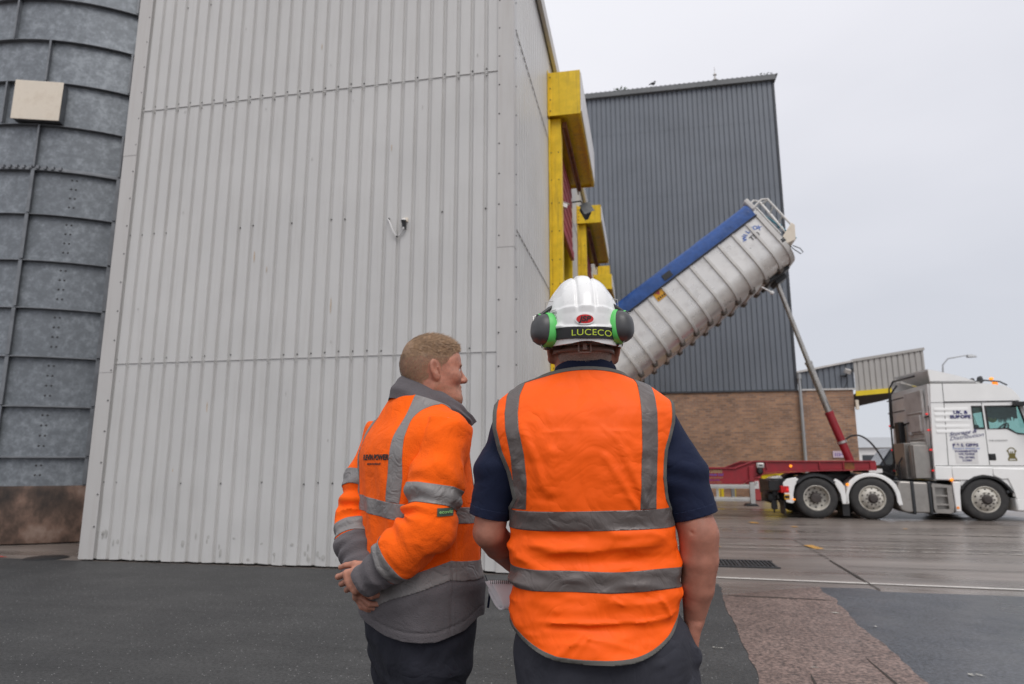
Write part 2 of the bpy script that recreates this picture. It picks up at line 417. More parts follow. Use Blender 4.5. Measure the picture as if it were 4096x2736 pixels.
def wet_ground(name, c0, c1, speck=0, speck_col=(.5, .5, .5), wet=.5, scale=1.2, r_wet=.06, r_dry=.5, grain=90, gb=.35, streaky=False, bd=.004, st=(.72, 1.15)):
    """paving: two-tone mottling, aggregate speckle, wet film where a slow noise says so"""
    m = bpy.data.materials.new(name); m.use_nodes = True
    nt = m.node_tree; L = nt.links; b = nt.nodes['Principled BSDF']
    tc = nd(nt, 'ShaderNodeTexCoord')
    mp = nd(nt, 'ShaderNodeMapping'); mp.inputs['Scale'].default_value = (.45, 1.7, 1) if streaky else (1, 1, 1)
    L.new(tc.outputs['Object'], mp.inputs[0])
    n1 = nd(nt, 'ShaderNodeTexNoise', Scale=scale, Detail=9, Roughness=.68); L.new(mp.outputs[0], n1.inputs['Vector'])
    n2 = nd(nt, 'ShaderNodeTexNoise', Scale=.55, Detail=5, Roughness=.55); L.new(mp.outputs[0], n2.inputs['Vector'])
    n3 = nd(nt, 'ShaderNodeTexNoise', Scale=grain, Detail=3, Roughness=.7); L.new(tc.outputs['Object'], n3.inputs['Vector'])
    mx = nd(nt, 'ShaderNodeMix', data_type='RGBA'); mx.inputs[6].default_value = (*c0, 1); mx.inputs[7].default_value = (*c1, 1)
    r1 = nd(nt, 'ShaderNodeMapRange'); r1.inputs[1].default_value = .35; r1.inputs[2].default_value = .66; L.new(n1.outputs['Fac'], r1.inputs[0])
    L.new(r1.outputs[0], mx.inputs[0]); out = mx.outputs[2]
    g = nd(nt, 'ShaderNodeMapRange'); g.inputs[1].default_value = .32; g.inputs[2].default_value = .68; g.inputs[3].default_value = 1 - gb; g.inputs[4].default_value = 1 + gb
    L.new(n3.outputs['Fac'], g.inputs[0])
    vm = nd(nt, 'ShaderNodeVectorMath', operation='SCALE'); L.new(out, vm.inputs[0]); L.new(g.outputs[0], vm.inputs['Scale']); out = vm.outputs[0]
    mp4 = nd(nt, 'ShaderNodeMapping'); mp4.inputs['Scale'].default_value = (.25, 2.6, 1); mp4.inputs['Rotation'].default_value = (0, 0, .12); L.new(tc.outputs['Object'], mp4.inputs[0])
    n4 = nd(nt, 'ShaderNodeTexNoise', Scale=1.1, Detail=7, Roughness=.6); L.new(mp4.outputs[0], n4.inputs['Vector'])
    s4 = nd(nt, 'ShaderNodeMapRange'); s4.inputs[1].default_value = .36; s4.inputs[2].default_value = .62; s4.inputs[3].default_value, s4.inputs[4].default_value = st; L.new(n4.outputs['Fac'], s4.inputs[0])
    v4 = nd(nt, 'ShaderNodeVectorMath', operation='SCALE'); L.new(out, v4.inputs[0]); L.new(s4.outputs[0], v4.inputs['Scale']); out = v4.outputs[0]
    if speck:
        vo = nd(nt, 'ShaderNodeTexVoronoi', Scale=36); L.new(tc.outputs['Object'], vo.inputs['Vector'])
        s1 = nd(nt, 'ShaderNodeMapRange'); s1.inputs[1].default_value = .17; s1.inputs[2].default_value = .10; s1.inputs[4].default_value = 1; L.new(vo.outputs['Distance'], s1.inputs[0])
        sc = nd(nt, 'ShaderNodeSeparateColor'); L.new(vo.outputs['Color'], sc.inputs[0])
        gt = nd(nt, 'ShaderNodeMath', operation='GREATER_THAN'); gt.inputs[1].default_value = 1 - speck; L.new(sc.outputs[0], gt.inputs[0])
        ml = nd(nt, 'ShaderNodeMath', operation='MULTIPLY'); L.new(s1.outputs[0], ml.inputs[0]); L.new(gt.outputs[0], ml.inputs[1])
        m2 = nd(nt, 'ShaderNodeMix', data_type='RGBA'); m2.inputs[7].default_value = (*speck_col, 1)
        L.new(ml.outputs[0], m2.inputs[0]); L.new(out, m2.inputs[6]); out = m2.outputs[2]
    # wet film: darker and smoother
    w = nd(nt, 'ShaderNodeMapRange', interpolation_type='SMOOTHSTEP'); w.inputs[1].default_value = 1 - wet - .12; w.inputs[2].default_value = 1 - wet + .12
    ma = nd(nt, 'ShaderNodeMath', operation='MULTIPLY_ADD'); ma.inputs[1].default_value = .35; L.new(n1.outputs['Fac'], ma.inputs[0])
    mb = nd(nt, 'ShaderNodeMath', operation='MULTIPLY'); mb.inputs[1].default_value = .65; L.new(n2.outputs['Fac'], mb.inputs[0]); L.new(mb.outputs[0], ma.inputs[2])
    L.new(ma.outputs[0], w.inputs[0])
    dk = nd(nt, 'ShaderNodeMapRange'); dk.inputs[3].default_value = 1; dk.inputs[4].default_value = .55; L.new(w.outputs[0], dk.inputs[0])
    v2 = nd(nt, 'ShaderNodeVectorMath', operation='SCALE'); L.new(out, v2.inputs[0]); L.new(dk.outputs[0], v2.inputs['Scale'])
    L.new(v2.outputs[0], b.inputs['Base Color'])
    ro = nd(nt, 'ShaderNodeMapRange'); ro.inputs[3].default_value = r_dry; ro.inputs[4].default_value = r_wet; L.new(w.outputs[0], ro.inputs[0])
    L.new(ro.outputs[0], b.inputs['Roughness'])
    inv = nd(nt, 'ShaderNodeMapRange'); inv.inputs[3].default_value = .7; inv.inputs[4].default_value = .05; L.new(w.outputs[0], inv.inputs[0])
    bp = nd(nt, 'ShaderNodeBump', Distance=bd); L.new(inv.outputs[0], bp.inputs['Strength']); L.new(n3.outputs['Fac'], bp.inputs['Height'])
    L.new(bp.outputs[0], b.inputs['Normal'])
    return m
M['concrete'] = wet_ground('wet_brown_concrete', (.185, .155, .138), (.26, .225, .203), wet=.45, scale=1.5, r_wet=.13, r_dry=.36, grain=60, gb=.15, streaky=True, bd=.003)
M['asphalt'] = wet_ground('dark_asphalt', (.030, .030, .0305), (.050, .0495, .049), speck=.22, speck_col=(.42, .42, .41), wet=.36, scale=.9, r_wet=.36, r_dry=.6, grain=48, gb=.5, bd=.006, st=(.82, 1.1))
M['asphaltblue'] = wet_ground('wet_blue_asphalt', (.045, .050, .060), (.075, .080, .092), speck=.25, speck_col=(.2, .2, .21), wet=.48, scale=1.4, r_wet=.24, r_dry=.42, grain=42, gb=.8, bd=.008, st=(.9, 1.08))
M['redasphalt'] = wet_ground('worn_red_asphalt', (.135, .090, .075), (.21, .147, .124), speck=.35, speck_col=(.055, .045, .042), wet=.40, scale=3.4, r_wet=.28, r_dry=.5, grain=36, gb=.8, bd=.008, st=(.94, 1.05))

def worn_paint(name, col, keep=.5):
    m = mat(name, col, .45, 0, .12, 9)
    nt = m.node_tree; L = nt.links; b = nt.nodes['Principled BSDF']
    tc = nd(nt, 'ShaderNodeTexCoord'); n = nd(nt, 'ShaderNodeTexNoise', Scale=7, Detail=9, Roughness=.75); L.new(tc.outputs['Object'], n.inputs['Vector'])
    r = nd(nt, 'ShaderNodeMapRange'); r.inputs[1].default_value = 1 - keep - .04; r.inputs[2].default_value = 1 - keep + .04; L.new(n.outputs['Fac'], r.inputs[0])
    L.new(r.outputs[0], b.inputs['Alpha'])
    return m
M['whiteline'] = worn_paint('worn_white_road_paint', (.60, .57, .53), .62)
M['faintline'] = worn_paint('faded_white_road_paint', (.42, .38, .34), .50)
M['yellowline'] = worn_paint('worn_yellow_road_paint', (.58, .30, .05), .58)
M['redline'] = worn_paint('red_spray_paint', (.6, .04, .03), .65)
M['joint'] = mat('dirt_filled_joint', (.035, .026, .02), .7, 0, .3, 10)
# ================================================================== SETTING
rng = random.Random(5)
def struct(name, mb, mats, label, kind='structure', **k):
    o = mb.build(name, mats, None, **k)
    o.matrix_world = BF
    o['kind'] = kind; o['label'] = label
    return o

def ragged(p0, p1, amp, step=.12):
    p0, p1 = Vector(p0), Vector(p1); n = max(2, int((p1 - p0).length / step))
    t = (p1 - p0).normalized(); nn = Vector((-t.y, t.x)); out = []
    for i in range(n):
        f = i / n
        p = p0.lerp(p1, f)
        a = amp * (mnoise.noise(Vector((p.x * 2.3, p.y * 2.3, 1.7))) * 1.3 + .6 * mnoise.noise(Vector((p.x * 9, p.y * 9, 4.1))))
        out.append(p + nn * a * min(1, f * 8, (1 - f) * 8 + .2))
    return out
def ragged_poly(pts, amps):
    out = []
    for i in range(len(pts)):
        out += ragged(pts[i], pts[(i + 1) % len(pts)], amps[i])
    return out

g = MB(); g.sheet([(-900, -300), (900, -300), (900, 1600), (-900, 1600)], 0)
struct('ground', g, M['concrete'], 'wet brown concrete yard reaching to the horizon', smooth=0)
g = MB(); g.sheet(ragged_poly([(-14, -9), (2.20, -9), (2.27, -2.6), (2.33, -.2), (.35, -.06), (-14, -.02)], [0, .02, .05, .03, .02, 0]), .004)
struct('asphalt', g, M['asphalt'], 'dark asphalt apron in front of the pale clad building', smooth=0)
g = MB(); g.sheet(ragged_poly([(2.14, -9), (3.15, -9), (3.2, -3.2), (3.27, -1.7), (3.36, -.2), (3.28, -.22), (2.3, -.84), (2.24, -2.6)], [0, .02, .05, .04, .02, .015, .02, .05]), .0075)
struct('paving_strip', g, M['redasphalt'], 'worn reddish strip of paving between two dark patches', smooth=0)
g = MB(); g.sheet(ragged_poly([(3.15, -9), (14, -9), (14, -.35), (3.93, -.34), (3.86, -.17), (3.34, -.2), (3.22, -1.7), (3.15, -3.2)], [0, 0, .015, .01, .01, .02, .04, .05]), .004)
struct('asphalt', g, M['asphaltblue'], 'wet blue grey asphalt patch in the right foreground', smooth=0)
# joints in the slabs
def strip(p0, p1, w, amp=.01):
    p0, p1 = Vector(p0), Vector(p1); t = (p1 - p0).normalized(); n = Vector((-t.y, t.x)) * w / 2
    return ragged(p0 + n, p1 + n, amp) + ragged(p1 - n, p0 - n, amp)
g = MB()
for p0, p1, w in (((4.0, 2.0), (3.93, -.33), .022), ((4.0, 1.42), (12, 1.05), .022), ((2.3, -.86), (3.33, -.93), .03), ((1.2, 4.55), (14, 4.45), .03), ((4.02, 2.0), (4.05, 4.5), .015), ((3.0, -2.9), (3.02, -4.2), .012), ((2.55, -3.35), (2.5, -4.1), .012), ((.4, 6.5), (14, 6.4), .03)):
    g.sheet(strip(p0, p1, w, .008), .0105)
struct('pavement_joint', g, M['joint'], 'dirt filled joints between the concrete slabs', smooth=0)
# painted lines
def marking(polys, m, label, z=.0085):
    g = MB()
    for p in polys: g.sheet(p, z)
    struct('road_marking', g, m, label, smooth=0)
marking([strip((1.9, .24), (14, -.42), .075, .012)], M['whiteline'], 'white painted line across the yard nearest the camera')
marking([strip((1.4, 3.62), (14, 3.38), .07, .012), strip((1.4, 3.22), (14, 2.82), .085, .012), strip((4.2, 5.95), (14, 5.5), .1, .014)], M['faintline'], 'faded pale lines running across the wet concrete', .0088)
marking([[(4.03, 3.62), (4.17, 3.66), (4.24, 3.18), (4.1, 3.13)], [(2.5, 3.62), (2.62, 3.62), (2.72, 3.15), (2.6, 3.15)], [(3.80, 7.9), (3.98, 7.95), (4.0, 7.6), (3.85, 7.6)], [(4.5, 7.0), (4.62, 7.02), (4.64, 6.85), (4.52, 6.85)], [(6.6, 6.9), (6.68, 6.9), (6.68, 6.8), (6.6, 6.8)], [(9.0, 5.6), (9.06, 5.6), (9.06, 5.5), (9.0, 5.5)]], M['yellowline'], 'short yellow paint marks on the wet concrete', .0125)
marking([strip((-7.55, .05), (-7.2, .07), .07, .012)], M['redline'], 'red sprayed mark on the asphalt by the silo plinth')
marking([strip((3.3, -2.0), (4.3, -1.75), .05, .03), strip((3.4, -3.1), (3.65, -3.25), .05, .03), strip((1.95, -2.85), (2.15, -2.88), .03, .01), strip((2.55, -3.25), (2.9, -3.2), .05, .02), strip((4.6, -1.7), (5.3, -1.75), .05, .03), strip((4.4, -2.5), (5.4, -2.4), .05, .03), strip((3.1, -1.5), (3.3, -1.52), .04, .02), strip((.12, -.35), (.5, -.6), .12, .05)], worn_paint('scraped_paint_flecks', (.5, .48, .42), .42), 'scraped remains of old white paint on the asphalt', .0118)
g = MB(); g.sheet([(-900, 130), (900, 130), (900, 300), (-900, 300)], .02)
struct('grass', g, M['grass'], 'distant strip of green grass beyond the yard', 'stuff', smooth=0)
g = MB()
hp = [(-700 + 35 * i, 9 + 6 * mnoise.noise(Vector((i * .33, 2, 0)))) for i in range(41)]
g.prism([(-700, -1)] + hp + [(700, -1)], 1000, 1030, 'V')
struct('hills', g, M['hill'], 'low hills on the horizon, tinted with blue haze', smooth=0)

# ================================================================== CLADDING
PITCH, DEPTH = .2, .036
def rib_profile(length, gw=.062, pitch=PITCH, off=.1):
    """(distance along, depth) of box-profile sheet: wide flats with narrow grooves"""
    pts = [(0, 0)]
    x = off
    while x + gw < length:
        a = x
        pts += [(a, 0), (a + .012, -DEPTH), (a + gw - .012, -DEPTH), (a + gw, 0)]
        x += pitch
    pts.append((length, 0))
    return pts
def corr(mb, p, d, length, z0, z1, nrm, rise=0, nz=1, jag=0, mi=0, off=.1, prof=None, z0f=None):
    """vertical corrugated sheet: start p=(U,V), direction d, outward normal nrm; rise lifts the whole sheet off the wall"""
    pr = prof or rib_profile(length, off=off)
    zs = [z0 + (z1(0) - z0 if callable(z1) else z1 - z0) * k / nz for k in range(nz + 1)]
    vs = []; n = len(pr)
    for k in range(nz + 1):
        for i, (x, h) in enumerate(pr):
            zt = z1(x) if callable(z1) else z1
            zb = z0f(x) if z0f else z0
            z = zb + (zt - zb) * k / nz
            o = h + rise
            if jag:
                q = Vector((x * 2.2, z * 2.4, 7))
                o += jag * .55 * mnoise.noise(q) * max(0, 1 - z / 2.2)
                if k == 0: z += jag * (.9 * mnoise.noise(Vector((x * 9, 3, 0))) + .4)
            vs.append((p[0] + d[0] * x + nrm[0] * o, p[1] + d[1] * x + nrm[1] * o, z))
    fs = [(k * n + i, k * n + i + 1, (k + 1) * n + i + 1, (k + 1) * n + i) for k in range(nz) for i in range(n - 1)]
    mb.add(vs, fs, mi)
def screw(mb, u, v, z, nrm, r=.011, mi=1):
    mb.lathe([(0, .010), (r * .6, .009), (r, .004), (r, -.004)], (0, 0, 0), 'Z', 6, mi=mi)
    k = len(mb.v) - 24
    for q in range(k, len(mb.v)):
        a, b, c = mb.v[q]
        mb.v[q] = Vector((u + nrm[0] * c - nrm[1] * a, v + nrm[1] * c + nrm[0] * a, z + b))

# ================================================================== PALE CLAD BUILDING
WH = 9.3
bl = thing('industrial_building', 'tall pale grey ribbed metal building with yellow loading doors', 'building', (0, 0, 0))
f = MB()
for i, (z0, z1, rs, nz, jg) in enumerate(((.012, 2.715, 0, 14, .03), (2.69, 6.62, .004, 3, 0), (6.59, WH, .008, 2, 0))):
    corr(f, (-5.86, 0), (1, 0), 5.72, z0, z1, (0, -1), rs, nz, jg, off=.06)
    if i: f.box(-5.8, -.16, -.0085 - rs, -.003 - rs, z0 - .0025, z0 + .0025, 2)  # thin strip coloured as the shadow line under each sheet lap
r2 = random.Random(11)
ribs = [-5.86 + .06 + .031 + PITCH * k for k in range(28)]
for z, pr, yy in ((2.76, .6, -.0), (6.66, .85, -.006), (1.04, .45, 0), (4.62, .42, -.004), (8.3, .4, -.008), (3.3, .0, 0)):
    for k_, u in enumerate(ribs):
        if r2.random() < pr:
            screw(f, u + .0, -.002 + DEPTH * .9 + yy, z + r2.uniform(-.012, .012), (0, -1), .0105)
            if z == 6.66 and k_ % 2: screw(f, u, -.002 + DEPTH * .9 + yy + .004, z - .1, (0, -1), .008)
# rust runs, scuffs and splashes on the sheets
r5 = random.Random(21)
def stain(u, z, w, h, mi, n=14):
    pts = []
    for k in range(n):
        t = 2 * PI * k / n; q = .65 + .35 * r5.random()
        pts.append((u + w * q * math.cos(t), -.0012 - .008 * (z > 2.7) - .004 * (z > 6.6), z + h * q * math.sin(t)))
    f.add(pts, [list(range(n))], mi)
flat = [-5.86 + .06 + .062 + .069 + PITCH * k for k in range(27)]
for k, z, w, h in ((10, 4.15, .012, .10), (11, 3.95, .008, .05), (16, 3.4, .010, .13), (7, 2.05, .011, .09), (20, 5.6, .008, .06), (22, 7.9, .010, .05), (24, 1.3, .008, .10), (5, 1.15, .012, .09), (14, 7.3, .008, .06)):
    stain(flat[k] + r5.uniform(-.04, .04), z, w, h, 3)
for k in range(46):
    stain(flat[r5.randrange(27)] + r5.uniform(-.045, .045), r5.uniform(.03, .36) ** 1.1 + .05, r5.uniform(.008, .030), r5.uniform(.012, .07), 4, 11)
for k in range(16):
    stain(flat[r5.randrange(27)] + r5.uniform(-.045, .045), r5.uniform(.5, 8.0), r5.uniform(.005, .012), r5.uniform(.01, .05), 4, 9)
o = f.build('front_wall', [M['clad'], M['screw'], mat('lap_shadow_paint', (.44, .43, .42), .7), mat('faint_rust_run', (.50, .40, .31), .6, 0, .12, 20), mat('grey_scuff', (.43, .42, .40), .6, 0, .2, 20)], bl, smooth=25)
tr = MB()
def lflash(mb, z0, z1, up, t=.003):
    mb.box(-.20, .02 + t, -.022 - up, -.012 - up, z0, z1)
    mb.box(.012 + up, .022 + up, -.012 - up, .14, z0, z1)
te = MB(); lflash(tr, .02, 4.1, 0); lflash(tr, 4.06, WH + .02, .004)
te.box(-6.0, -5.77, -.026, -.016, .02, 2.6); te.box(-6.0, -5.77, -.030, -.020, 2.57, 5.9); te.box(-6.0, -5.77, -.034, -.024, 5.87, WH)
te.box(-6.012, -6.002, -.016, .3, .02, WH)
for k in range(22):
    z = .35 + k * .43
    screw(tr, -.175, -.025, z, (0, -1), .011); screw(te, -5.80, -.03, z + .1, (0, -1), .011)
    screw(tr, .026, .115, z + .03, (1, 0), .011)
tr.build('corner_trim', [M['cladtrim'], M['screw']], bl); te.build('edge_trim', [M['cladtrim'], M['screw']], bl)
sw = MB()
DOORS = [(3.62, 6.72, 7.62), (9.2, 12.62, 7.55), (15.2, 17.2, 7.4)]
edges = [.12] + [x for d in DOORS for x in d[:2]] + [18.45]
for k in range(0, len(edges), 2):
    a, b = edges[k], edges[k + 1]
    for i, (z0, z1, rs) in enumerate(((.03, 4.4, 0), (4.38, 7.35, .004), (7.32, WH, .008))):
        corr(sw, (0, a), (0, 1), b - a, z0, z1, (1, 0), rs, 1, 0, off=.05)
        if i:
            sw.box(.004 + rs, .0105 + rs, a + .03, b, z0 - .004, z0 + .004, 2)  # painted lap shadow line, as on the front wall
for a, b, zt in DOORS:
    corr(sw, (0, a), (0, 1), b - a, zt, WH, (1, 0), .002, 1, 0, off=.05)
for z in (1.0, 2.6, 4.42, 5.9, 7.36, 8.8):
    for k in range(17):
        screw(sw, -DEPTH * .8, .12 + .05 + .031 + k * PITCH, z, (1, 0), .011)
sw.build('side_wall', [M['clad'], M['screw'], bpy.data.materials['lap_shadow_paint']], bl, smooth=25)
rf = MB()
rf.box(-6.05, .05, -.05, 18.5, WH + .02, WH + .14); rf.box(.03, .10, -.06, 18.5, WH - .10, WH + .19)
rf.build('roof', M['cladtrim'], bl)
iw = MB()
iw.box(-5.98, -5.9, .05, 18.4, .0, WH); iw.box(-5.9, -.1, .06, .12, .02, WH); iw.box(-5.9, -.1, 18.3, 18.4, .02, WH); iw.box(-5.9, -.1, .12, 18.3, WH - .1, WH)
for a, b in ((.13, 3.55), (6.8, 9.1), (12.7, 15.1), (17.3, 18.3)): iw.box(-.12, -.05, a, b, .02, WH - .11)
iw.build('inner_lining', M['inside'], bl)
def door(V0, V1, zt, zc0, zc1, proud, n):
    fr = MB()
    fr.box(.012, .045, V0 - .17, V0 - .10, .02, zt + .1)                        # thin outer flange
    fr.box(-.20, .24, V0 - .06, V0 + .16, .02, zt + .16)                        # near post
    fr.box(-.20, .10, V1 - .05, V1 + .06, .02, zt + .16)
    fr.box(-.10, .10, V0 + .165, V1 - .165, zt - .02, zt + .18)
    for k in range(14):
        for uu in (.05, .19): screw(fr, uu, V0 - .062, .3 + k * .52 + .03 * (k % 3), (0, -1), .012, 1)
    fr.build('door_frame', [M['yellow'], M['screw']], bl, bevel=.006)
    ca = MB()
    ca.box(.03, proud, V0 - .18, V0 - .172, zc0, zc1)                            # end plate
    ca.box(.03, proud, V1 + .172, V1 + .18, zc0, zc1)
    ca.box(.03, proud, V0 - .172, V1 + .172, zc1 - .012, zc1)
    ca.box(.03, proud - .02, V0 - .172, V1 + .172, zc0 + .05, zc0 + .062)        # recessed soffit
    ca.box(proud - .055, proud, V0 - .172, V1 + .172, zc0 - .0, zc0 + .05)
    ca.box(.012, .03, V0 - .24, V1 + .2, zc0 - .02, zc1 + .02)
    for k in range(4): screw(ca, .06, V0 - .182, zc0 + .1 + (zc1 - zc0 - .2) * k / 3, (0, -1), .014)
    cc = ca.build('door_canopy', [M['yellow'], M['screw']], bl, bevel=.006)
    fa = MB(); fa.box(proud + .002, proud + .02, V0 - .15, V1 + .15, zc0 + .06, zc1 - .04)
    fa.build('fascia_board', M['paper'], cc)
    ru = MB(); ru.box(.26, .34, V0 + .02, V1 + .02, zc0 - .16, zc0 - .04); ru.box(.26, .275, V0 + .02, V1 + .02, zc0 - .24, zc0 - .16)
    ru.build('rusty_rail', M['rust'], bl)
    sh = MB(); zs = zt - 1.75
    k = 0; z = zs + .2
    while z < zt:
        sh.box(.09, .12 + .012 * (k % 2), V0 + .17, V1 - .17, z, min(zt, z + .12)); z += .12; k += 1
    sh.mi = 0
    s = sh.build('roller_shutter', M['redshut'], bl)
    bb = MB(); bb.box(.08, .16, V0 + .17, V1 - .17, zs, zs + .19); bb.build('bottom_rail', M['redshut'], s, bevel=.01)
    jb = MB(); jb.box(-.75, -.21, V1 - .2, V1 - .05, .02, zt); jb.box(-.72, -.66, V1 - .28, V1 - .2, .02, zt)
    jb.build('inner_jamb', M['dustyyellow'], bl)
door(3.62, 6.72, 7.62, 7.78, 8.68, .63, 0)
door(9.2, 12.62, 7.55, 7.68, 8.18, .66, 1)
door(15.2, 17.2, 7.2, 7.4, 7.95, .66, 2)
yp = MB(); yp.box(.02, .5, 17.45, 17.6, 7.3, 9.0); yp.build('door_canopy', M['yellow'], bl, bevel=.006)

# floodlight and camera by the first door
fl = thing('floodlight', 'grey floodlight on a bracket beside the first yellow loading door', 'floodlight', (.3, 7.0, 6.9))
m = MB(); m.X = Matrix.Translation((.40, 7.0, 7.22)) @ Matrix.Scale(.8, 4) @ Matrix.Rotation(rad(-28), 4, 'Y') @ Matrix.Rotation(rad(20), 4, 'Z')
m.box(-.06, .06, -.2, .2, -.19, .19); m.build('housing', M['darkgrey'], fl, bevel=.012)
m2 = MB(); m2.X = m.X; m2.box(-.17, .17, -.212, -.203, -.165, .165); m2.box(.061, .07, -.17, .17, -.16, .16); m2.build('lamp_glass', M['lens'], fl)
m = MB(); m.tube([(.02, 6.95, 7.45), (.3, 6.95, 7.47), (.38, 7.0, 7.34)], .018); m.box(.0, .03, 6.87, 7.03, 7.35, 7.55); m.build('bracket', M['darkgrey'], fl)
cc = thing('security_camera', 'small pale camera fixed to the yellow post inside the first door', 'camera', (.1, 3.95, 6.3))
m = MB(); m.X = Matrix.Translation((.12, 3.95, 6.22)) @ Matrix.Rotation(rad(30), 4, 'Z') @ Matrix.Rotation(rad(12), 4, 'Y'); m.box(-.06, .18, -.05, .05, -.045, .045); m.box(-.03, .22, -.06, .06, .046, .056); m.build('camera_body', M['paper'], cc, bevel=.008)
m = MB(); m.tube([(.1, 3.79, 6.36), (.1, 3.88, 6.36), (.1, 3.93, 6.27)], .014); m.build('bracket', M['paper'], cc)

# sensor with its white cable
se = thing('wall_sensor', 'small black and yellow sensor with a looped white cable on the ribbed wall', 'sensor', (-1.47, -.02, 4.5))
SX = Matrix.Translation((-1.475, 0, 4.5)) @ Matrix.Scale(.68, 4) @ Matrix.Translation((1.475, 0, -4.5))
m = MB(); m.X = SX; m.box(-1.525, -1.415, -.034, -.006, 4.5, 4.585); m.build('mounting_plate', M['cream'], se, bevel=.004)
m = MB(); m.X = SX; m.lathe([(0, 0), (.03, 0), (.034, .05), (.045, .1), (.055, .12), (.055, .135), (0, .137)], (-1.475, -.10, 4.37), 'Z', 16); m.box(-1.47, -1.435, -.10, -.03, 4.34, 4.46)
m.build('sensor_housing', M['black'], se)
m = MB(); m.X = SX; m.lathe([(.05, 0), (.045, .02), (.02, .035), (0, .037)], (-1.475, -.10, 4.507), 'Z', 16); m.lathe([(0, -.04), (.018, -.04), (.018, 0)], (-1.475, -.10, 4.37), 'Z', 10); m.build('sensor_cap', M['paper'], se)
m = MB(); pts = []
for i in range(25):
    t = i / 24
    if t < .6: q = t / .6; pts.append((-1.72 + .02 * math.sin(q * 3) + .14 * q ** 1.6, -.022 - .03 * math.sin(q * 3), 4.565 + .02 * math.sin(q * 6) - .26 * q))
    else: q = (t - .6) / .4; pts.append((-1.58 + .105 * q, -.022 - .046 * q ** 2, 4.305 + .085 * q ** 2))
m.tube(pts, .0085, 8); m.build('cable', M['paper'], se)
for q in ((-1.705, -.022, 4.56), (-1.58, -.025, 4.30)): m = MB(); m.ball(q, .016); m.build('cable_clip', M['black'], se)

# ================================================================== SILO
SU, SV, SR = -9.9, 4.15, 3.25
si = thing('silo', 'round galvanised steel silo with bolted hoops on a stained concrete plinth', 'silo', (SU, SV, 0))
m = MB(); m.lathe([(SR - .05, .90), (SR - .05, 14.4)], (SU, SV, 0), 'Z', 128)
SHELL = m
m = MB(); m.lathe([(SR + .10, 14.35), (SR + .1, 14.42), (.5, 16.2), (0, 16.25)], (SU, SV, 0), 'Z', 64); m.build('roof', M['galvdark'], si)
m = MB(); m.lathe([(SR - .2, .02), (SR + .02, .02), (SR + .04, .12), (SR + .03, .88), (SR, .93), (SR - .2, .93)], (SU, SV, 0), 'Z', 128); m.build('plinth', M['plinth'], si, smooth=50)
RINGS = [1.4 + .84 * k for k in range(16)]
for k, z in enumerate(RINGS):
    m = MB(); w = .017 if k != 6 else .045
    m.lathe([(SR - .05, z - w), (SR + .032, z - w * .8), (SR + .032, z - w * .3), (SR - .02, z + w), (SR - .05, z + w)], (SU, SV, 0), 'Z', 128)
    m.build('hoop', M['galvdark'], si)
def rib_on(angle, z0, z1, w, d):
    m = MB(); m.X = Matrix.Translation((SU, SV, 0)) @ Matrix.Rotation(rad(angle), 4, 'Z')
    m.box(SR - .05, SR + d, -w, w, z0, z1); m.box(SR + d, SR + d + .012, -w * 1.6, w * 1.6, z0, z1)
    m.build('stiffener', M['galvdark'], si)
zs = [.93] + RINGS
for k in range(len(zs) - 1):
    st = 0 if (k < 7 or k % 2 == 1) else 11.6
    base = -71.2 if st == 0 else -60.0
    for j in (-2, -1, 0, 1, 2):
        an = -71.2 + 23.4 * j + (st if st else 0)
        if k >= 7 and st and j == 0: continue
        rib_on(an, zs[k] + .02, zs[k + 1] - .02, .018 if k < 7 else .010, .02)
for an in (-46.5, -44.2):
    m = MB(); m.X = Matrix.Translation((SU, SV, 0)) @ Matrix.Rotation(rad(an), 4, 'Z'); m.box(SR + .0, SR + .14, -.03, .03, .95, 14.2)
    m.build('stiffener', M['galvdark'], si)
m = SHELL; m.X = None
for k in range(7):
    nb = 4 if k else 2
    for q in range(nb):
        z = zs[k] + .1 + (zs[k + 1] - zs[k] - .16) * (q + .5) / nb
        for an in (-60.5, -59.2, -83.9, -82.6, -36, -34.8):
            x = SU + (SR - .05) * math.cos(rad(an)); y = SV + (SR - .05) * math.sin(rad(an))
            screw(m, x, y, z, (math.cos(rad(an)), math.sin(rad(an))), .017, 1)
m.build('shell', [M['galv'], M['screw']], si)
for k in range(9):
    m = MB()
    an = -80 + k * 2.05; m.X = Matrix.Translation((SU, SV, 0)) @ Matrix.Rotation(rad(an), 4, 'Z'); m.box(SR + .0, SR + .06, -.022, .022, 6.42, 6.48); m.build('bracket', M['galvdark'], si)
m = MB(); m.X = Matrix.Translation((SU, SV, 0)) @ Matrix.Rotation(rad(-71.6), 4, 'Z')
SBX = thing('equipment_box', 'square cream cabinet fixed high on the silo wall', 'box', (SU + SR * math.cos(rad(-71.6)), SV + SR * math.sin(rad(-71.6)), 7.7))
m.box(SR - .05, SR + .12, -.385, .385, 7.31, 8.04); m.build('cabinet_body', M['galvdark'], SBX, bevel=.01)
m2 = MB(); m2.X = m.X; m2.box(SR + .125, SR + .14, -.40, .40, 7.30, 8.05); m2.build('cabinet_door', M['cream'], SBX, bevel=.008)

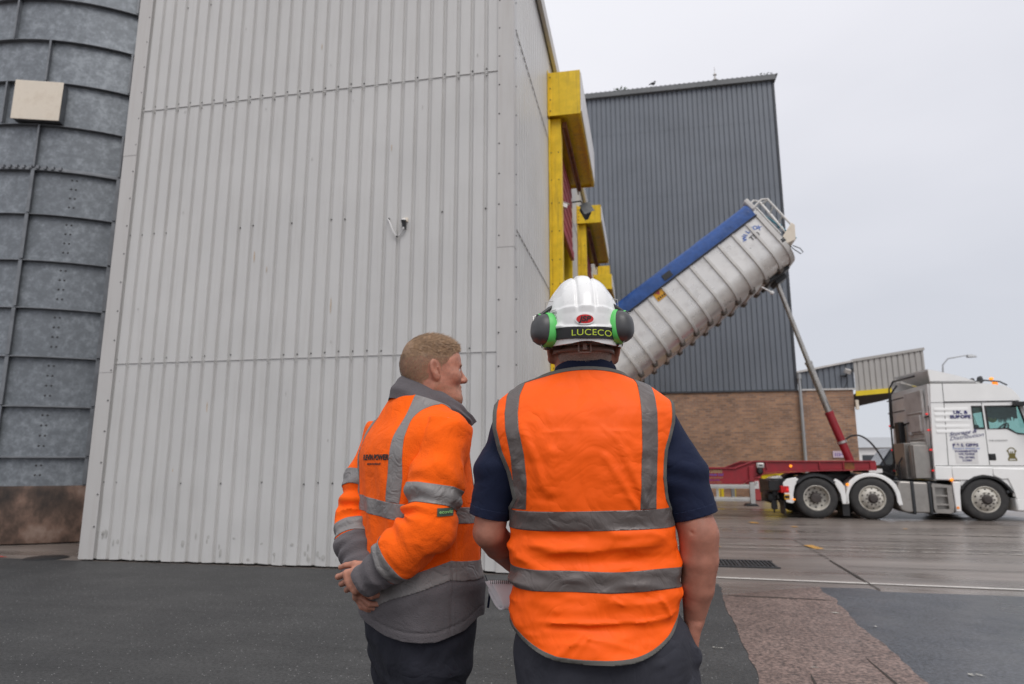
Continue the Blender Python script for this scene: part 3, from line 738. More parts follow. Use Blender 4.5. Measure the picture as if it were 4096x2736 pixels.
# ================================================================== DARK WAREHOUSE
DV = 18.5
dk = thing('warehouse', 'tall slate grey clad warehouse on a brown brick base', 'building', (7.35, DV, 0))
m = MB()
for i, (z0, z1, rs) in enumerate(((4.02, 8.1, 0), (8.07, 12.2, .004), (12.17, 15.1, .008), (15.07, 16.95, .012))):
    corr(m, (-6, DV), (1, 0), 13.33, z0, z1, (0, -1), rs, 1, off=.04)
    corr(m, (7.35, DV + .05), (0, 1), 14, z0, z1, (1, 0), rs, 1, off=.04)
m.build('cladding', M['slate'], dk, smooth=25)
m = MB(); m.box(7.29, 7.365, DV - .03, DV + .05, 4.0, 16.95); m.box(-6, 7.36, DV - .035, DV + .02, 3.99, 4.05)
m.build('trim', M['slatetrim'], dk)
m = MB(); m.box(-6.2, 7.42, DV - .16, DV + .04, 16.82, 17.0); m.box(-6.2, 7.44, DV - .06, DV + 14, 17.0, 17.1)
for k in range(70): m.box(-6 + k * .195, -5.93 + k * .195, DV - .06, DV + 14, 17.1, 17.125)
m.build('roof', mat('grey_roof_sheet', (.14, .145, .15), .6, 0, .2, 2), dk)
m = MB(); m.box(-6, 9.3, DV + .02, DV + 14, 0, 4.0); m.build('brick_base', M['brick'], dk)
m = MB(); corr(m, (7.44, DV - .0), (1, 0), 1.93, 4.02, lambda x: 4.70 + .178 * x, (0, -1), 0, 1, off=.03); m.build('lean_to_cladding', M['slate'], dk, smooth=25)
m = MB(); m.hexa([(7.36, DV - .08, 4.66), (9.37, DV - .08, 5.03), (7.36, DV + 6, 4.66), (9.37, DV + 6, 5.03), (7.36, DV - .08, 4.73), (9.37, DV - .08, 5.1), (7.36, DV + 6, 4.73), (9.37, DV + 6, 5.1)])
m.box(7.44, 9.38, DV - .03, DV + .02, 3.99, 4.05)
m.build('lean_to_roof', M['dirtywhite'], dk)
cy = MB()
corr(cy, (9.38, DV - .02), (1, 0), 2.42, 3.92, lambda x: 5.06 + .15 * x, (0, -1), 0, 1, off=.09, z0f=lambda x: 3.93 + .075 * x)
cy.add([(11.8, DV - .02, 4.10), (11.8, DV + 5, 4.05), (11.8, DV + 5, 5.42), (11.8, DV - .02, 5.42)], [(0, 1, 2, 3)])
can = cy.build('loading_canopy', M['paleclad'], dk, smooth=25)
m = MB(); m.hexa([(9.36, DV - .06, 5.03), (11.84, DV - .06, 5.40), (9.36, DV + 5, 5.03), (11.84, DV + 5, 5.40), (9.36, DV - .06, 5.13), (11.84, DV - .06, 5.50), (9.36, DV + 5, 5.13), (11.84, DV + 5, 5.50)]); m.build('canopy_roof', M['paleclad'], can)
m = MB(); m.hexa([(9.36, DV - .07, 3.75), (11.82, DV - .07, 3.95), (9.36, DV - .03, 3.75), (11.82, DV - .03, 3.95), (9.36, DV - .07, 3.93), (11.82, DV - .07, 4.12), (9.36, DV - .03, 3.93), (11.82, DV - .03, 4.12)]); m.build('yellow_beam', M['yellowbin'], can)
m = MB(); m.hexa([(9.34, DV - .02, 3.80), (11.8, DV - .02, 4.0), (9.34, DV + 4.6, 3.42), (11.8, DV + 4.6, 3.96), (9.34, DV - .02, 3.84), (11.8, DV - .02, 4.04), (9.34, DV + 4.6, 3.5), (11.8, DV + 4.6, 4.0)]); m.build('soffit', M['inside'], can)
dp = MB(); dp.tube([(7.42, DV - .1, 4.55), (7.42, DV - .1, 0.02)], .06, 12); dp.tube([(7.42, DV - .1, 2.42), (7.42, DV - .1, 2.34)], .072, 12); dp.tube([(7.42, DV - .1, 4.62), (7.42, DV - .1, 4.42)], .085, 12)
dp.build('downpipe', M['pipe'], dk)
m = MB(); m.box(9.32, 9.42, DV - .1, DV - .0, 3.25, 3.6); m.build('outside_lamp', M['cream'], dk)
# things on it
fl2 = thing('wall_floodlight', 'old floodlight with dangling cable on the dark lean-to wall', 'floodlight', (9.1, DV, 4.6))
m = MB(); m.X = Matrix.Translation((9.1, DV - .22, 4.66)) @ Matrix.Rotation(rad(25), 4, 'X') @ Matrix.Rotation(rad(20), 4, 'Y'); m.box(-.1, .1, -.08, .08, -.08, .08); m.build('housing', M['dirtywhite'], fl2, bevel=.01)
m = MB(); m.tube([(9.08, DV - .2, 4.58), (9.05, DV - .15, 4.5), (9.05, DV, 4.5)], .02); m.tube([(8.86, DV - .1, 4.5), (9.1, DV - .1, 4.5)], .03); m.tube([(9.08, DV - .15, 4.5), (9.12, DV - .04, 4.3), (9.05, DV - .04, 4.15), (8.98, DV - .04, 4.06)], .012)
m.tube([(9.3, DV - .1, 4.72), (9.3, DV, 4.72)], .05); m.build('bracket', M['black'], fl2)
sg = thing('wall_sign', 'pale mauve notice on the brown brick wall behind the hydraulic ram', 'sign', (8.75, DV, 1.6))
m = MB(); m.box(8.40, 8.98, DV - .02, DV + .01, 1.5, 1.74); m.build('sign_board', M['pinkpanel'], sg)
m = MB()
for k in range(3): m.box(8.47 + .07 * k, 8.50 + .07 * k, DV - .024, DV - .021, 1.55, 1.67)
m.box(8.66, 8.92, DV - .024, DV - .021, 1.60, 1.63); m.build('notice_print', M['violettext'], sg)
bd = thing('bird', 'small dark bird perched on the roof edge of the slate warehouse', 'bird', (2.5, DV, 17.14))
m = MB(); m.X = Matrix.Translation((2.5, DV - .05, 17.13)) @ Matrix.Scale(.62, 4) @ Matrix.Translation((-2.5, -DV + .05, -17.13))
m.ball((2.5, DV - .05, 17.33), (.16, .09, .10), 12); m.ball((2.62, DV - .05, 17.46), (.065, .06, .06), 10); m.tube([(2.66, DV - .05, 17.46), (2.74, DV - .05, 17.45)], [.02, .003], 6)
m.tube([(2.38, DV - .05, 17.33), (2.2, DV - .05, 17.26)], [.06, .02], 6); m.tube([(2.49, DV - .08, 17.26), (2.49, DV - .08, 17.12)], .01, 5); m.tube([(2.53, DV - .02, 17.26), (2.53, DV - .02, 17.12)], .01, 5)
m.build('bird_body', M['darkgrey'], bd)
fi = thing('roof_cowl', 'thin pale vent cowl standing on the slate warehouse roof', 'vent', (5.05, DV, 17.14))
m = MB(); m.lathe([(.09, 0), (.09, .05), (.035, .08), (.035, .22), (.08, .25), (.05, .32), (.012, .36), (.012, .62), (0, .63)], (5.05, DV, 17.12), 'Z', 12); m.build('cowl', M['dirtywhite'], fi)
def weed(u, n, h, lab):
    m = MB(); r = random.Random(int(u * 100))
    for k in range(n):
        a = r.uniform(0, 6.28); d = r.uniform(.0, .16); hh = r.uniform(.4, 1) * h
        p = Vector((u + r.uniform(-.25, .25), DV - .05 + r.uniform(-.06, .06), 17.12)); q = p + Vector((math.cos(a) * d, math.sin(a) * d, hh))
        s = Vector((math.sin(a), -math.cos(a), 0)) * .025
        m.add([p - s * .3, p + s * .3, p.lerp(q, .6) + s, q, p.lerp(q, .6) - s], [(0, 1, 2, 3, 4)])
    o = m.build('weed', M['greenleaf'], None, smooth=0); o.matrix_world = BF; tag(o, lab, 'weed', 'weeds on the warehouse roof edge')
weed(1.15, 26, .11, 'clump of green weeds growing at the left on the warehouse gutter'); weed(7.05, 16, .07, 'small tuft of weeds at the right end of the warehouse gutter')
# ================================================================== TRACTOR UNIT
TV = 9.3; TW = 2.5; ZO = .035
tk = thing('tractor_unit', 'white tractor unit with blue lettering, parked in front of the tipped trailer', 'lorry', (7.4, TV, 0))
K = ORIG[tk.name]
def zz(pts): return [(p[0], p[1] + ZO) for p in pts]

def wheel(parent, u, vface, z, style, side=1, R=.485, width=.30):
    """tyre with a rim child and a hub child; side +1 faces -V"""
    s = -side
    t = MB(); w = width * -s
    prof = [(.29, 0), (.30, -.012 ), (.36, -.022), (.43, -.02), (.468, .0), (R, .035), (R, width - .035), (.468, width), (.30, width), (.285, width * .5)]
    t.lathe([(r, s * -0 + (h if side > 0 else -h)) for r, h in prof], (0, 0, 0), 'V', 48)
    for k in (.09, .15, .21):
        pass
    ty = t.build('wheel', M['rubber'], None, smooth=40); ty.parent = parent; ty.location = Vector((u, vface, z)) - ORIG[root_of(parent).name]
    r = MB(); d = 1 if side > 0 else -1
    if style == 'dish':
        pr = [(.298, -.012), (.285, -.015), (.275, .01), (.262, .11), (.235, .135), (.17, .15), (0, .15)]
    else:
        pr = [(.298, -.012), (.285, -.016), (.272, .0), (.262, .03), (.25, .015), (.19, -.05), (.165, -.06), (0, -.06)]
    r.lathe([(a, b * d) for a, b in pr], (0, 0, 0), 'V', 40)
    for k in range(10):
        a = 2 * PI * (k + .5) / 10; rr = .222; y = (.14 if style == 'dish' else -.012) * d
        rr2 = .222
        r.lathe([(0, y - .012 * d), (.02, y - .012 * d), (.02, y + .02 * d)], (rr2 * math.cos(a), 0, rr2 * math.sin(a)), 'V', 10, mi=1)
    rim = r.build('rim', [M['rim'], M['black']], ty, smooth=35, origin=Vector())
    h = MB()
    y0 = .15 if style == 'dish' else -.06
    if style == 'dish': hp = [(.125, y0), (.12, y0 - .10), (.11, y0 - .125), (.06, y0 - .135), (0, y0 - .135)]
    else: hp = [(.115, y0), (.11, y0 - .02), (.085, y0 - .035), (.075, y0 - .055), (0, y0 - .06)]
    h.lathe([(a, b * d) for a, b in hp], (0, 0, 0), 'V', 24)
    for k in range(10):
        a = 2 * PI * k / 10; y = (y0 - .0) * d
        h.lathe([(.016, y + .01 * d), (.016, y - .035 * d), (0, y - .037 * d)], (.147 * math.cos(a), 0, .147 * math.sin(a)), 'V', 8)
    h.build('hub', M['hub'], ty, smooth=35, origin=Vector())
    return ty
for u, st in ((5.6, 'dish'), (6.83, 'flat'), (9.23, 'flat')):
    wheel(tk, u, TV + .02, .48, st, 1, width=.56 if st == 'dish' else .33)
    wheel(tk, u, TV + TW - .02, .48, st, -1, width=.56 if st == 'dish' else .33)
ax = MB()
for u in (5.6, 6.83, 9.23): ax.tube([(u, TV + .2, .48), (u, TV + TW - .2, .48)], .075, 10)
ax.box(5.45, 5.75, TV + .95, TV + 1.5, .3, .68)
ax.build('axle', M['darkgrey'], tk)
ch = MB()
for v in (TV + .75, TV + TW - .85): ch.box(4.75, 9.9, v, v + .1, .62, .90)
for u in (4.75, 6.2, 7.6, 8.8): ch.box(u, u + .12, TV + .85, TV + TW - .85, .66, .86)
ch.box(4.66, 4.78, TV + .3, TV + TW - .3, .52, .88)
ch.box(7.2, 8.3, TV + .12, TV + TW - .12, .80, .87)
ch.build('chassis', M['darkgrey'], tk, bevel=.008)
fw = MB()
fw.lathe([(0, .12), (.45, .12), (.48, .06), (.48, 0), (0, 0)], (6.25, TV + 1.25, 1.02), 'Z', 28); fw.box(5.85, 6.65, TV + .7, TV + 1.8, .90, 1.03)
fw.hexa([(5.5, TV + .85, .92), (5.9, TV + .85, .92), (5.5, TV + 1.65, .92), (5.9, TV + 1.65, .92), (5.55, TV + .85, .97), (5.9, TV + .85, 1.08), (5.55, TV + 1.65, .97), (5.9, TV + 1.65, 1.08)])
fw.build('fifth_wheel', M['black'], tk, bevel=.01)
# mudguards
def guard(u, zc, r0, r1, a0, a1, v0, v1, m, name='mudguard', extra=None):
    g = MB(); g.prism(band_poly(u, zc, r1 - .025, r1, a0, a1, 26), v0, v1, 'V')
    g.prism(band_poly(u, zc, r0, r1, a0, a1, 26), v0, v0 + .03, 'V')
    if extra:
        for p in extra: g.prism(p, v0 - .001, v0 + .03, 'V')
    return g.build(name, m, tk, bevel=.006)
for va, vb in ((TV - .02, TV + .62), (TV + TW - .62, TV + TW + .02)):
    near = va < TV
    guard(5.6, .46, .525, .60, 42, 138, va, vb, M['darkgrey'])
    w = MB()
    w.prism(zz([(4.85, .80), (4.95, .89), (5.15, .93), (5.22, .88), (5.12, .72), (5.07, .52), (5.085, .34), (5.03, .31), (4.90, .34), (4.87, .55)]), va, va + .03 if near else vb, 'V')
    w.prism(band_poly(5.6, .46, .575, .60, 138, 185, 10), va, vb, 'V')
    w.build('mudguard', M['white'], tk, bevel=.012)
    w = MB()
    w.prism(zz([(5.99, .86), (6.05, .90), (6.15, .84), (6.235, .72), (6.255, .31), (6.16, .31), (6.13, .55)]), va, va + .03 if near else vb, 'V')
    w.prism(band_poly(5.6, .46, .575, .60, -5, 42, 10), va, vb, 'V')
    w.build('mudguard', M['white'], tk, bevel=.012)
    w = MB()
    out = zz([(6.265, .31), (6.28, .70), (6.36, .86), (6.52, .98), (6.72, 1.03), (6.93, 1.03), (7.1, .99), (7.25, .90), (7.36, .78), (7.43, .60), (7.475, .30), (7.39, .29)])
    inn = [(6.83 + .525 * math.cos(rad(a)), .46 + .525 * math.sin(rad(a))) for a in range(-5, 188, 8)]
    w.prism(out + inn + zz([(6.30, .31)]), va, va + .03, 'V')
    w.prism(band_poly(6.83, .46, .565, .59, -8, 186, 26), va, vb, 'V')
    w.build('mudguard', M['white'], tk, bevel=.014)
# rear: lamps, plate, flap, air tanks
l = MB(); l.box(4.80, 4.86, TV - .02, TV + .40, .60, .76); l.box(4.86, 4.98, TV - .03, TV - .022, .60, .755); lm = l.build('rear_lamp', M['reddim'], tk, bevel=.01)
l = MB(); l.box(4.925, 4.965, TV - .036, TV - .031, .65, .70); l.build('lit_lens', M['redlamp'], lm)
l = MB(); l.box(4.80, 4.86, TV + TW - .40, TV + TW, .60, .76); l.build('rear_lamp', M['reddim'], tk, bevel=.01)
l = MB(); l.box(4.865, 4.985, TV - .030, TV - .022, .44, .56); l.build('number_plate', M['orangeplate'], tk)
l = MB(); l.box(4.875, 4.975, TV - .034, TV - .031, .47, .53); l.build('plate_lettering', M['blacktext'], tk)
l = MB()
for u in (5.05,): l.box(u, u + .06, TV - .034, TV - .022, .425, .46)
l.build('marker_lamp', M['amberlamp'], tk)
for u, z in ((6.30, .80), (8.55, .92)):
    l = MB(); l.lathe([(0, -.03), (.026, -.025), (.034, 0), (.034, .03)], (u, TV - .03, z), 'V', 14); l.build('marker_lamp', M['amberlamp'], tk)
l = MB(); l.lathe([(0, -.012), (.028, -.01), (.03, .0)], (8.62, TV - .022, .29), 'V', 12); l.build('marker_lamp', M['amberdim'], tk)
l = MB(); l.box(4.86, 4.88, TV + .02, TV + .6, .08, .40); l.build('mud_flap', M['black'], tk)
l = MB(); l.box(6.17, 6.32, TV + .05, TV + .55, .07, .34); l.build('mud_flap', M['black'], tk)
l = MB(); l.lathe([(0, -.26), (.10, -.24), (.14, -.16), (.14, .5), (.10, .58), (0, .6)], (4.66, TV + .62, .46), 'V', 20); l.build('air_tank', M['black'], tk)
l = MB(); l.box(4.55, 4.82, TV + .15, TV + .6, .64, .88); l.box(4.62, 4.75, TV + .3, TV + .42, .18, .4); l.box(4.66, 4.70, TV + .34, TV + .38, .10, .25); l.build('rear_bracket', M['black'], tk, bevel=.012)
# fuel tank, side steps
tkp = zz([(7.44, .84), (7.40, .70), (7.38, .30), (7.44, .18), (7.55, .13), (8.06, .12), (8.09, .14), (8.10, .80), (8.06, .82), (7.5, .85)])
l = MB(); l.prism(tkp, TV + .02, TV + .62, 'V'); l.build('fuel_tank', M['tank'], tk, bevel=.05, seg=3)
for u in (7.68, 8.04):
    l = MB(); l.prism([(u, .13), (u + .075, .13), (u + .075, .88), (u, .88)], TV - .004, TV + .63, 'V'); l.build('tank_strap', M['darkgrey'], tk, bevel=.02)
l = MB()
a = zz([(8.14, .80), (8.54, .76), (8.56, .30), (8.53, .15), (8.46, .12), (8.16, .13), (8.125, .18)])
for p in ([a[0], a[1], (8.545, .70 + ZO), (8.13, .72 + ZO)], [(8.13, .72 + ZO), (8.19, .72 + ZO), (8.19, .22 + ZO), (8.125, .22 + ZO)], [(8.44, .71 + ZO), (8.545, .70 + ZO), (8.555, .30 + ZO), (8.545, .22 + ZO), (8.44, .22 + ZO)], [(8.125, .22 + ZO), (8.545, .22 + ZO), (8.53, .15 + ZO), (8.46, .12 + ZO), (8.16, .13 + ZO)]):
    l.prism(p, TV - .01, TV + .10, 'V')
l.box(8.14, 8.55, TV + .10, TV + .5, .16, .78)
for z in (.30, .50): l.box(8.185, 8.445, TV + .0, TV + .13, z + ZO, z + .035 + ZO)
l.build('step', M['tank'], tk, bevel=.006)

# cab, hollow so that one sees through the windows
cb = MB()
n0, n1 = TV, TV + .06
f0, f1 = TV + TW - .06, TV + TW
arch = [(9.24 + .56 * math.cos(rad(a)), .43 + .56 * math.sin(rad(a))) for a in range(150, 18, -8)]
def side(v0, v1):
    z1, z2 = 2.045 + ZO, 2.59 + ZO
    cb.prism([(8.235, 1.2 + ZO), (8.22, .88 + ZO), (8.75, .87 + ZO)] + arch + [(9.80, .62), (9.80, .55), (10.60, .5), (10.62, 1.2), (10.60, 1.5), (10.35, 1.93), (10.05, 1.955), (9.84, z1), (9.45, z1), (8.265, z1)], v0, v1, 'V')
    cb.prism([(8.265, z1), (9.155, z1), (9.155, z2), (8.30, z2)], v0, v1, 'V')                # behind the window
    cb.prism([(9.395, z1), (9.44, z1), (9.43, z2), (9.385, z2)], v0, v1, 'V')                  # pillar
    cb.prism([(8.30, z2), (10.17, z2), (10.24, z2), (10.17, 2.86), (10.06, 3.0), (9.92, 3.09), (9.5, 3.15), (8.34, 3.17)], v0, v1, 'V')
    cb.prism([(10.30, 1.99), (10.35, 1.93), (10.42, 1.90), (10.24, z2), (10.15, z2)], v0, v1, 'V')
side(n0, n1); side(f0, f1)
cb.prism([(8.22, .90), (8.27, .90), (8.345, 3.17), (8.30, 3.17)], TV + .06, TV + TW - .06, 'V')          # rear wall
cb.prism([(8.33, 3.12), (9.5, 3.11), (9.9, 3.05), (10.04, 2.97), (10.14, 2.84), (10.2, 2.60), (10.24, 2.625), (10.17, 2.86), (10.06, 3.0), (9.92, 3.09), (9.5, 3.15), (8.34, 3.17)], TV + .06, TV + TW - .06, 'V')
cb.prism([(10.60, .5), (10.62, 1.2), (10.60, 1.5), (10.40, 1.95), (10.36, 1.93), (10.55, 1.5), (10.56, .5)], TV + .06, TV + TW - .06, 'V')
cb.box(8.27, 10.5, TV + .06, TV + TW - .06, 1.0, 1.06)
cab = cb.build('cab', M['white'], tk, smooth=30)
# skin details: lower sill, crease lines, door outline, gutter
l = MB(); l.prism(zz([(8.215, .89), (8.58, .885), (8.575, 1.18), (8.235, 1.20)]), TV - .03, TV, 'V'); l.prism(zz([(8.59, .885), (8.93, .88), (9.02, .955), (9.22, 1.0), (9.42, .96), (9.42, 1.165), (8.585, 1.18)]), TV - .03, TV, 'V'); l.build('sill_panel', M['white'], cab, bevel=.012)
l = MB(); l.prism(zz([(8.565, .85), (8.75, .85), (8.71, .60), (8.69, .17), (8.575, .16)]), TV - .02, TV + .1, 'V'); l.build('wheel_arch_panel', M['white'], cab, bevel=.02)
l = MB(); l.prism(band_poly(9.24, .43, .545, .60, 20, 152, 26), TV - .035, TV + .35, 'V'); l.build('wheel_arch', M['black'], cab, bevel=.008)
l = MB(); l.prism([(9.72, .95), (9.80, .70), (9.83, .50), (10.62, .42), (10.64, 1.16), (9.44, 1.19), (9.43, 1.02), (9.6, .93)], TV - .028, TV, 'V'); l.build('front_wing', M['white'], cab, bevel=.014)
l = MB(); l.box(9.82, 10.66, TV - .03, TV + TW + .03, .22, .53); l.build('bumper', M['white'], cab, bevel=.04)
l = MB(); l.lathe([(0, -.016), (.03, -.014), (.033, 0)], (9.68, TV - .03, .66), 'V', 12); l.build('side_marker', M['darkgrey'], cab)
l = MB(); l.box(8.59, 10.16, TV - .016, TV - .003, 2.675 + ZO, 2.70 + ZO); l.build('roof_gutter', M['black'], cab)
l = MB()
for p, q in (((8.60, 3.15), (8.59, 2.70)), ((8.59, 2.68), (8.53, 1.20)), ((9.385, 2.67), (9.38, 2.60)), ((9.39, 2.05), (9.39, 1.22)), ((8.25, 1.205), (10.6, 1.205)), ((8.31, 2.68), (8.6, 2.68)), ((8.35, 3.185), (9.5, 3.16))):
    dx = Vector((q[0] - p[0], q[1] - p[1])).normalized(); nx = Vector((-dx.y, dx.x)) * .006
    l.prism([(p[0] + nx.x, p[1] + nx.y + ZO), (q[0] + nx.x, q[1] + nx.y + ZO), (q[0] - nx.x, q[1] - nx.y + ZO), (p[0] - nx.x, p[1] - nx.y + ZO)], TV - .0035, TV - .0005, 'V')
l.build('panel_gap', M['darkgrey'], cab, smooth=0)
l = MB()
for k, z in enumerate((2.52, 2.40, 2.26, 2.12, 2.0)):
    l.hexa([(8.36, TV - .012, z), (9.08, TV - .003, z), (8.36, TV, z), (9.08, TV, z), (8.36, TV - .012, z + .05), (9.08, TV - .003, z + .05), (8.36, TV, z + .075), (9.08, TV, z + .075)])
l.build('pressed_rib', M['white'], cab, bevel=.004)
# windows
def pane(poly, v, parent):
    l = MB(); l.prism(poly, v - .004, v + .004, 'V'); return l.build('glass_pane', M['glass'], parent)
def frame(poly, v, w=.03):
    c = Vector((sum(p[0] for p in poly) / len(poly), sum(p[1] for p in poly) / len(poly)))
    l = MB()
    for i in range(len(poly)):
        p, q = Vector(poly[i]), Vector(poly[(i + 1) % len(poly)])
        l.prism([tuple(p), tuple(q), tuple(q + (c - q).normalized() * w), tuple(p + (c - p).normalized() * w)], v - .012, v + .02, 'V')
    return l.build('window_frame', M['black'], cab)
z1, z2 = 2.045 + ZO, 2.59 + ZO
W1 = [(9.155, z1), (9.395, z1), (9.385, z2), (9.155, z2)]
W2 = [(9.44, z1), (9.84, z1), (10.05, 1.955), (10.35, 1.93), (10.30, 1.99), (10.15, z2), (9.43, z2)]
for v in (TV, TV + TW - .03):
    for wp in (W1, W2):
        fr = frame(wp, v, .045); pane(wp, v + .03, fr)
l = MB(); l.prism([(10.24, 2.62), (10.42, 1.93), (10.40, 1.92), (10.22, 2.61)], TV + .06, TV + TW - .06, 'V'); l.build('windscreen', M['glass'], cab)
# interior seen through the glass
l = MB(); l.box(8.3, 9.3, TV + .1, TV + TW - .1, 1.06, 1.6); l.box(9.25, 9.40, TV + .25, TV + .85, 1.06, 2.2); l.box(9.25, 9.4, TV + 1.6, TV + 2.2, 1.06, 2.2); l.box(10.1, 10.45, TV + .1, TV + TW - .1, 1.3, 1.98); l.build('seats', M['black'], cab, bevel=.04)
l = MB(); l.X = Matrix.Translation((10.0, TV + .6, 2.05)) @ Matrix.Rotation(rad(-55), 4, 'Y')
l.tube([(.23 * math.cos(t), .23 * math.sin(t), 0) for t in [2 * PI * k / 24 for k in range(25)]], .018, 8, caps=False); l.box(-.2, .2, -.03, .03, -.02, .01); l.tube([(0, 0, 0), (0, 0, -.4)], .03); l.build('steering_wheel', M['black'], cab)
l = MB()                                                            # tasselled curtain along the top of the window
l.box(9.45, 10.14, TV + .09, TV + .12, 2.46, 2.62)
r3 = random.Random(3)
for k in range(46):
    x = 9.45 + .69 * k / 46; l.box(x, x + .012, TV + .09, TV + .105, 2.37 - r3.uniform(0, .10) - (.06 if k > 18 and k < 30 else 0), 2.47)
l.build('window_curtain', M['black'], cab)
l = MB(); l.ball((9.62, TV + .12, 2.32), (.10, .03, .085), 14); l.build('hanging_ornament', M['olive'], cab)
mi = MB(); mi.box(10.30, 10.46, TV - .36, TV - .12, 2.12, 2.62); mi.build('mirror', M['black'], cab, bevel=.03)
mi = MB(); mi.tube([(10.2, TV, 2.66), (10.34, TV - .2, 2.70), (10.38, TV - .22, 2.6)], .022); mi.build('mirror_arm', M['black'], cab); mi = MB(); mi.tube([(10.36, TV, 1.98), (10.38, TV - .2, 2.1)], .022); mi.box(10.02, 10.36, TV - .16, TV - .0, 2.60, 2.70); mi.build('mirror_arm', M['black'], cab, bevel=.012)
l = MB(); l.box(9.39, 9.54, TV - .008, TV + .0, 1.33 + ZO, 1.48 + ZO); l.box(9.42, 9.53, TV - .022, TV - .008, 1.36 + ZO, 1.44 + ZO); l.build('door_handle', M['black'], cab, bevel=.01)
# roof deflector with side wings, dark and hollow behind
l = MB()
def wing(v0, v1): l.prism([(8.345, 3.20), (8.32, 3.52), (8.55, 3.46), (9.0, 3.33), (9.42, 3.17)], v0, v1, 'V')
wing(TV, TV + .04); wing(TV + TW - .04, TV + TW)
n = 8
l.hexa([(8.32, TV + .04, 3.48), (9.42, TV + .04, 3.14), (8.42, TV + TW - .04, 3.58), (9.42, TV + TW - .04, 3.16), (8.32, TV + .04, 3.52), (9.42, TV + .04, 3.17), (8.42, TV + TW - .04, 3.62), (9.42, TV + TW - .04, 3.2)])
l.build('roof_deflector', M['white'], tk, smooth=30)
l = MB()
for z in (1.55, 2.25, 2.62, 2.95): l.box(8.17, 8.2, TV + 1.35, TV + TW - .02, z, z + .025)
l.tube([(8.19, TV + TW - .03, .95), (8.22, TV + TW - .03, 2.6), (8.26, TV + TW - .03, 3.3), (8.38, TV + TW - .05, 3.52)], .022); l.tube([(8.10, TV + TW - .5, 2.2), (8.12, TV + TW - .5, 3.1), (8.3, TV + TW - .5, 3.35)], .025); l.tube([(8.36, TV + TW - .05, 3.5), (8.34, TV + .9, 3.46)], .025)
l.tube([(8.22, TV + .08, .95), (8.29, TV + .08, 2.65)], .018)
l.tube([(8.1, TV + TW - .3, 2.2), (8.2, TV + .9, 2.32), (8.25, TV + .1, 2.4)], .018)
l.build('deflector_frame', M['black'], tk)
l = MB(); l.box(8.05, 8.2, TV + 1.45, TV + 1.75, 1.2, 2.35); l.build('exhaust_stack', M['black'], tk, bevel=.03)
l = MB(); l.box(8.2, 8.262, TV + .25, TV + 1.3, 1.25, 3.05)
for z in (2.5, 2.0, 1.85, 1.7): l.box(8.17, 8.2, TV + .3, TV + 1.2, z, z + .03)
l.box(8.15, 8.21, TV + .35, TV + 1.0, 2.05, 2.45); l.box(8.12, 8.2, TV + .95, TV + 1.05, 1.98, 2.06)
l.build('rear_panel', M['dirtywhite'], tk, bevel=.012)
l = MB(); l.box(7.86, 8.2, TV + .12, TV + .42, .95, 1.72); l.box(7.80, 8.18, TV + .5, TV + 1.2, .92, 1.78); l.box(7.84, 8.20, TV + .2, TV + .22, 1.0, 1.8); l.build('hydraulic_tank', M['tank'], tk, bevel=.05, seg=3)
for z, v in ((1.08, .06), (1.56, .06), (2.02, .06), (2.40, .06)):
    l = MB(); l.lathe([(0, -.03), (.02, -.02), (.02, .02)], (8.215, TV + v, z + .05), 'U', 10); l.build('marker_lamp', M['redlamp'], tk)
for z, v in ((1.1, 2.46), (2.3, 2.48), (1.65, 2.48)):
    l = MB(); l.ball((8.18, TV + v, z), .022, 8); l.build('marker_lamp', M['redlamp'], tk)
# coiled air lines
for q, (v, du) in enumerate(((1.0, 0), (1.25, .07), (1.5, .02))):
    l = MB(); pts = []
    for k in range(150):
        t = k / 149; a = t * 2 * PI * 15
        u = 8.1 - .95 * t - du; z = 1.72 - 1.9 * t + 1.35 * t * t + .06 * math.sin(t * 9 + q)
        pts.append((u + .01 * math.cos(a), TV + v + .055 * math.cos(a), z + .055 * math.sin(a)))
    l.tube(pts, .0085, 5); l.build('coiled_air_line', M['black'], tk)
l = MB(); l.box(6.98, 7.30, TV + .6, TV + 1.9, 1.06, 1.16); l.build('catwalk_plate', M['paper'], tk, bevel=.01)
l = MB(); l.tube([(7.72, TV + .7, .9), (7.72, TV + .7, 1.3), (8.05, TV + .7, 1.82)], .02); l.tube([(7.25, TV + .7, 1.12), (7.7, TV + .75, .95)], .018); l.box(7.45, 7.75, TV + 1.2, TV + 1.7, .9, 1.25); l.build('hose_bracket', M['black'], tk)
# roof lights
l = MB(); l.tube([(9.47, TV + .12, 3.19), (9.52, TV + .12, 3.24), (9.9, TV + .16, 3.20), (10.06, TV + .2, 3.12)], .018); l.tube([(9.52, TV + .12, 3.24), (9.52, TV + TW - .12, 3.26)], .018)
for v in (.3, .7, 1.2, 1.7, 2.2): l.lathe([(0, -.05), (.07, -.04), (.09, .0), (.09, .03), (0, .03)], (9.55, TV + v, 3.27), 'U', 14)
l.build('light_bar', M['darkgrey'], tk)
l = MB(); l.ball((9.72, TV + .14, 3.27), (.05, .04, .035), 10); l.build('marker_lamp', M['amberlamp'], tk)
l = MB(); l.lathe([(.05, 0), (.06, .02), (.055, .11), (.03, .14), (0, .145)], (9.93, TV + .45, 3.12), 'Z', 16); l.build('beacon', lamp_mat('amber_beacon', (1, .26, .02), .5), tk)
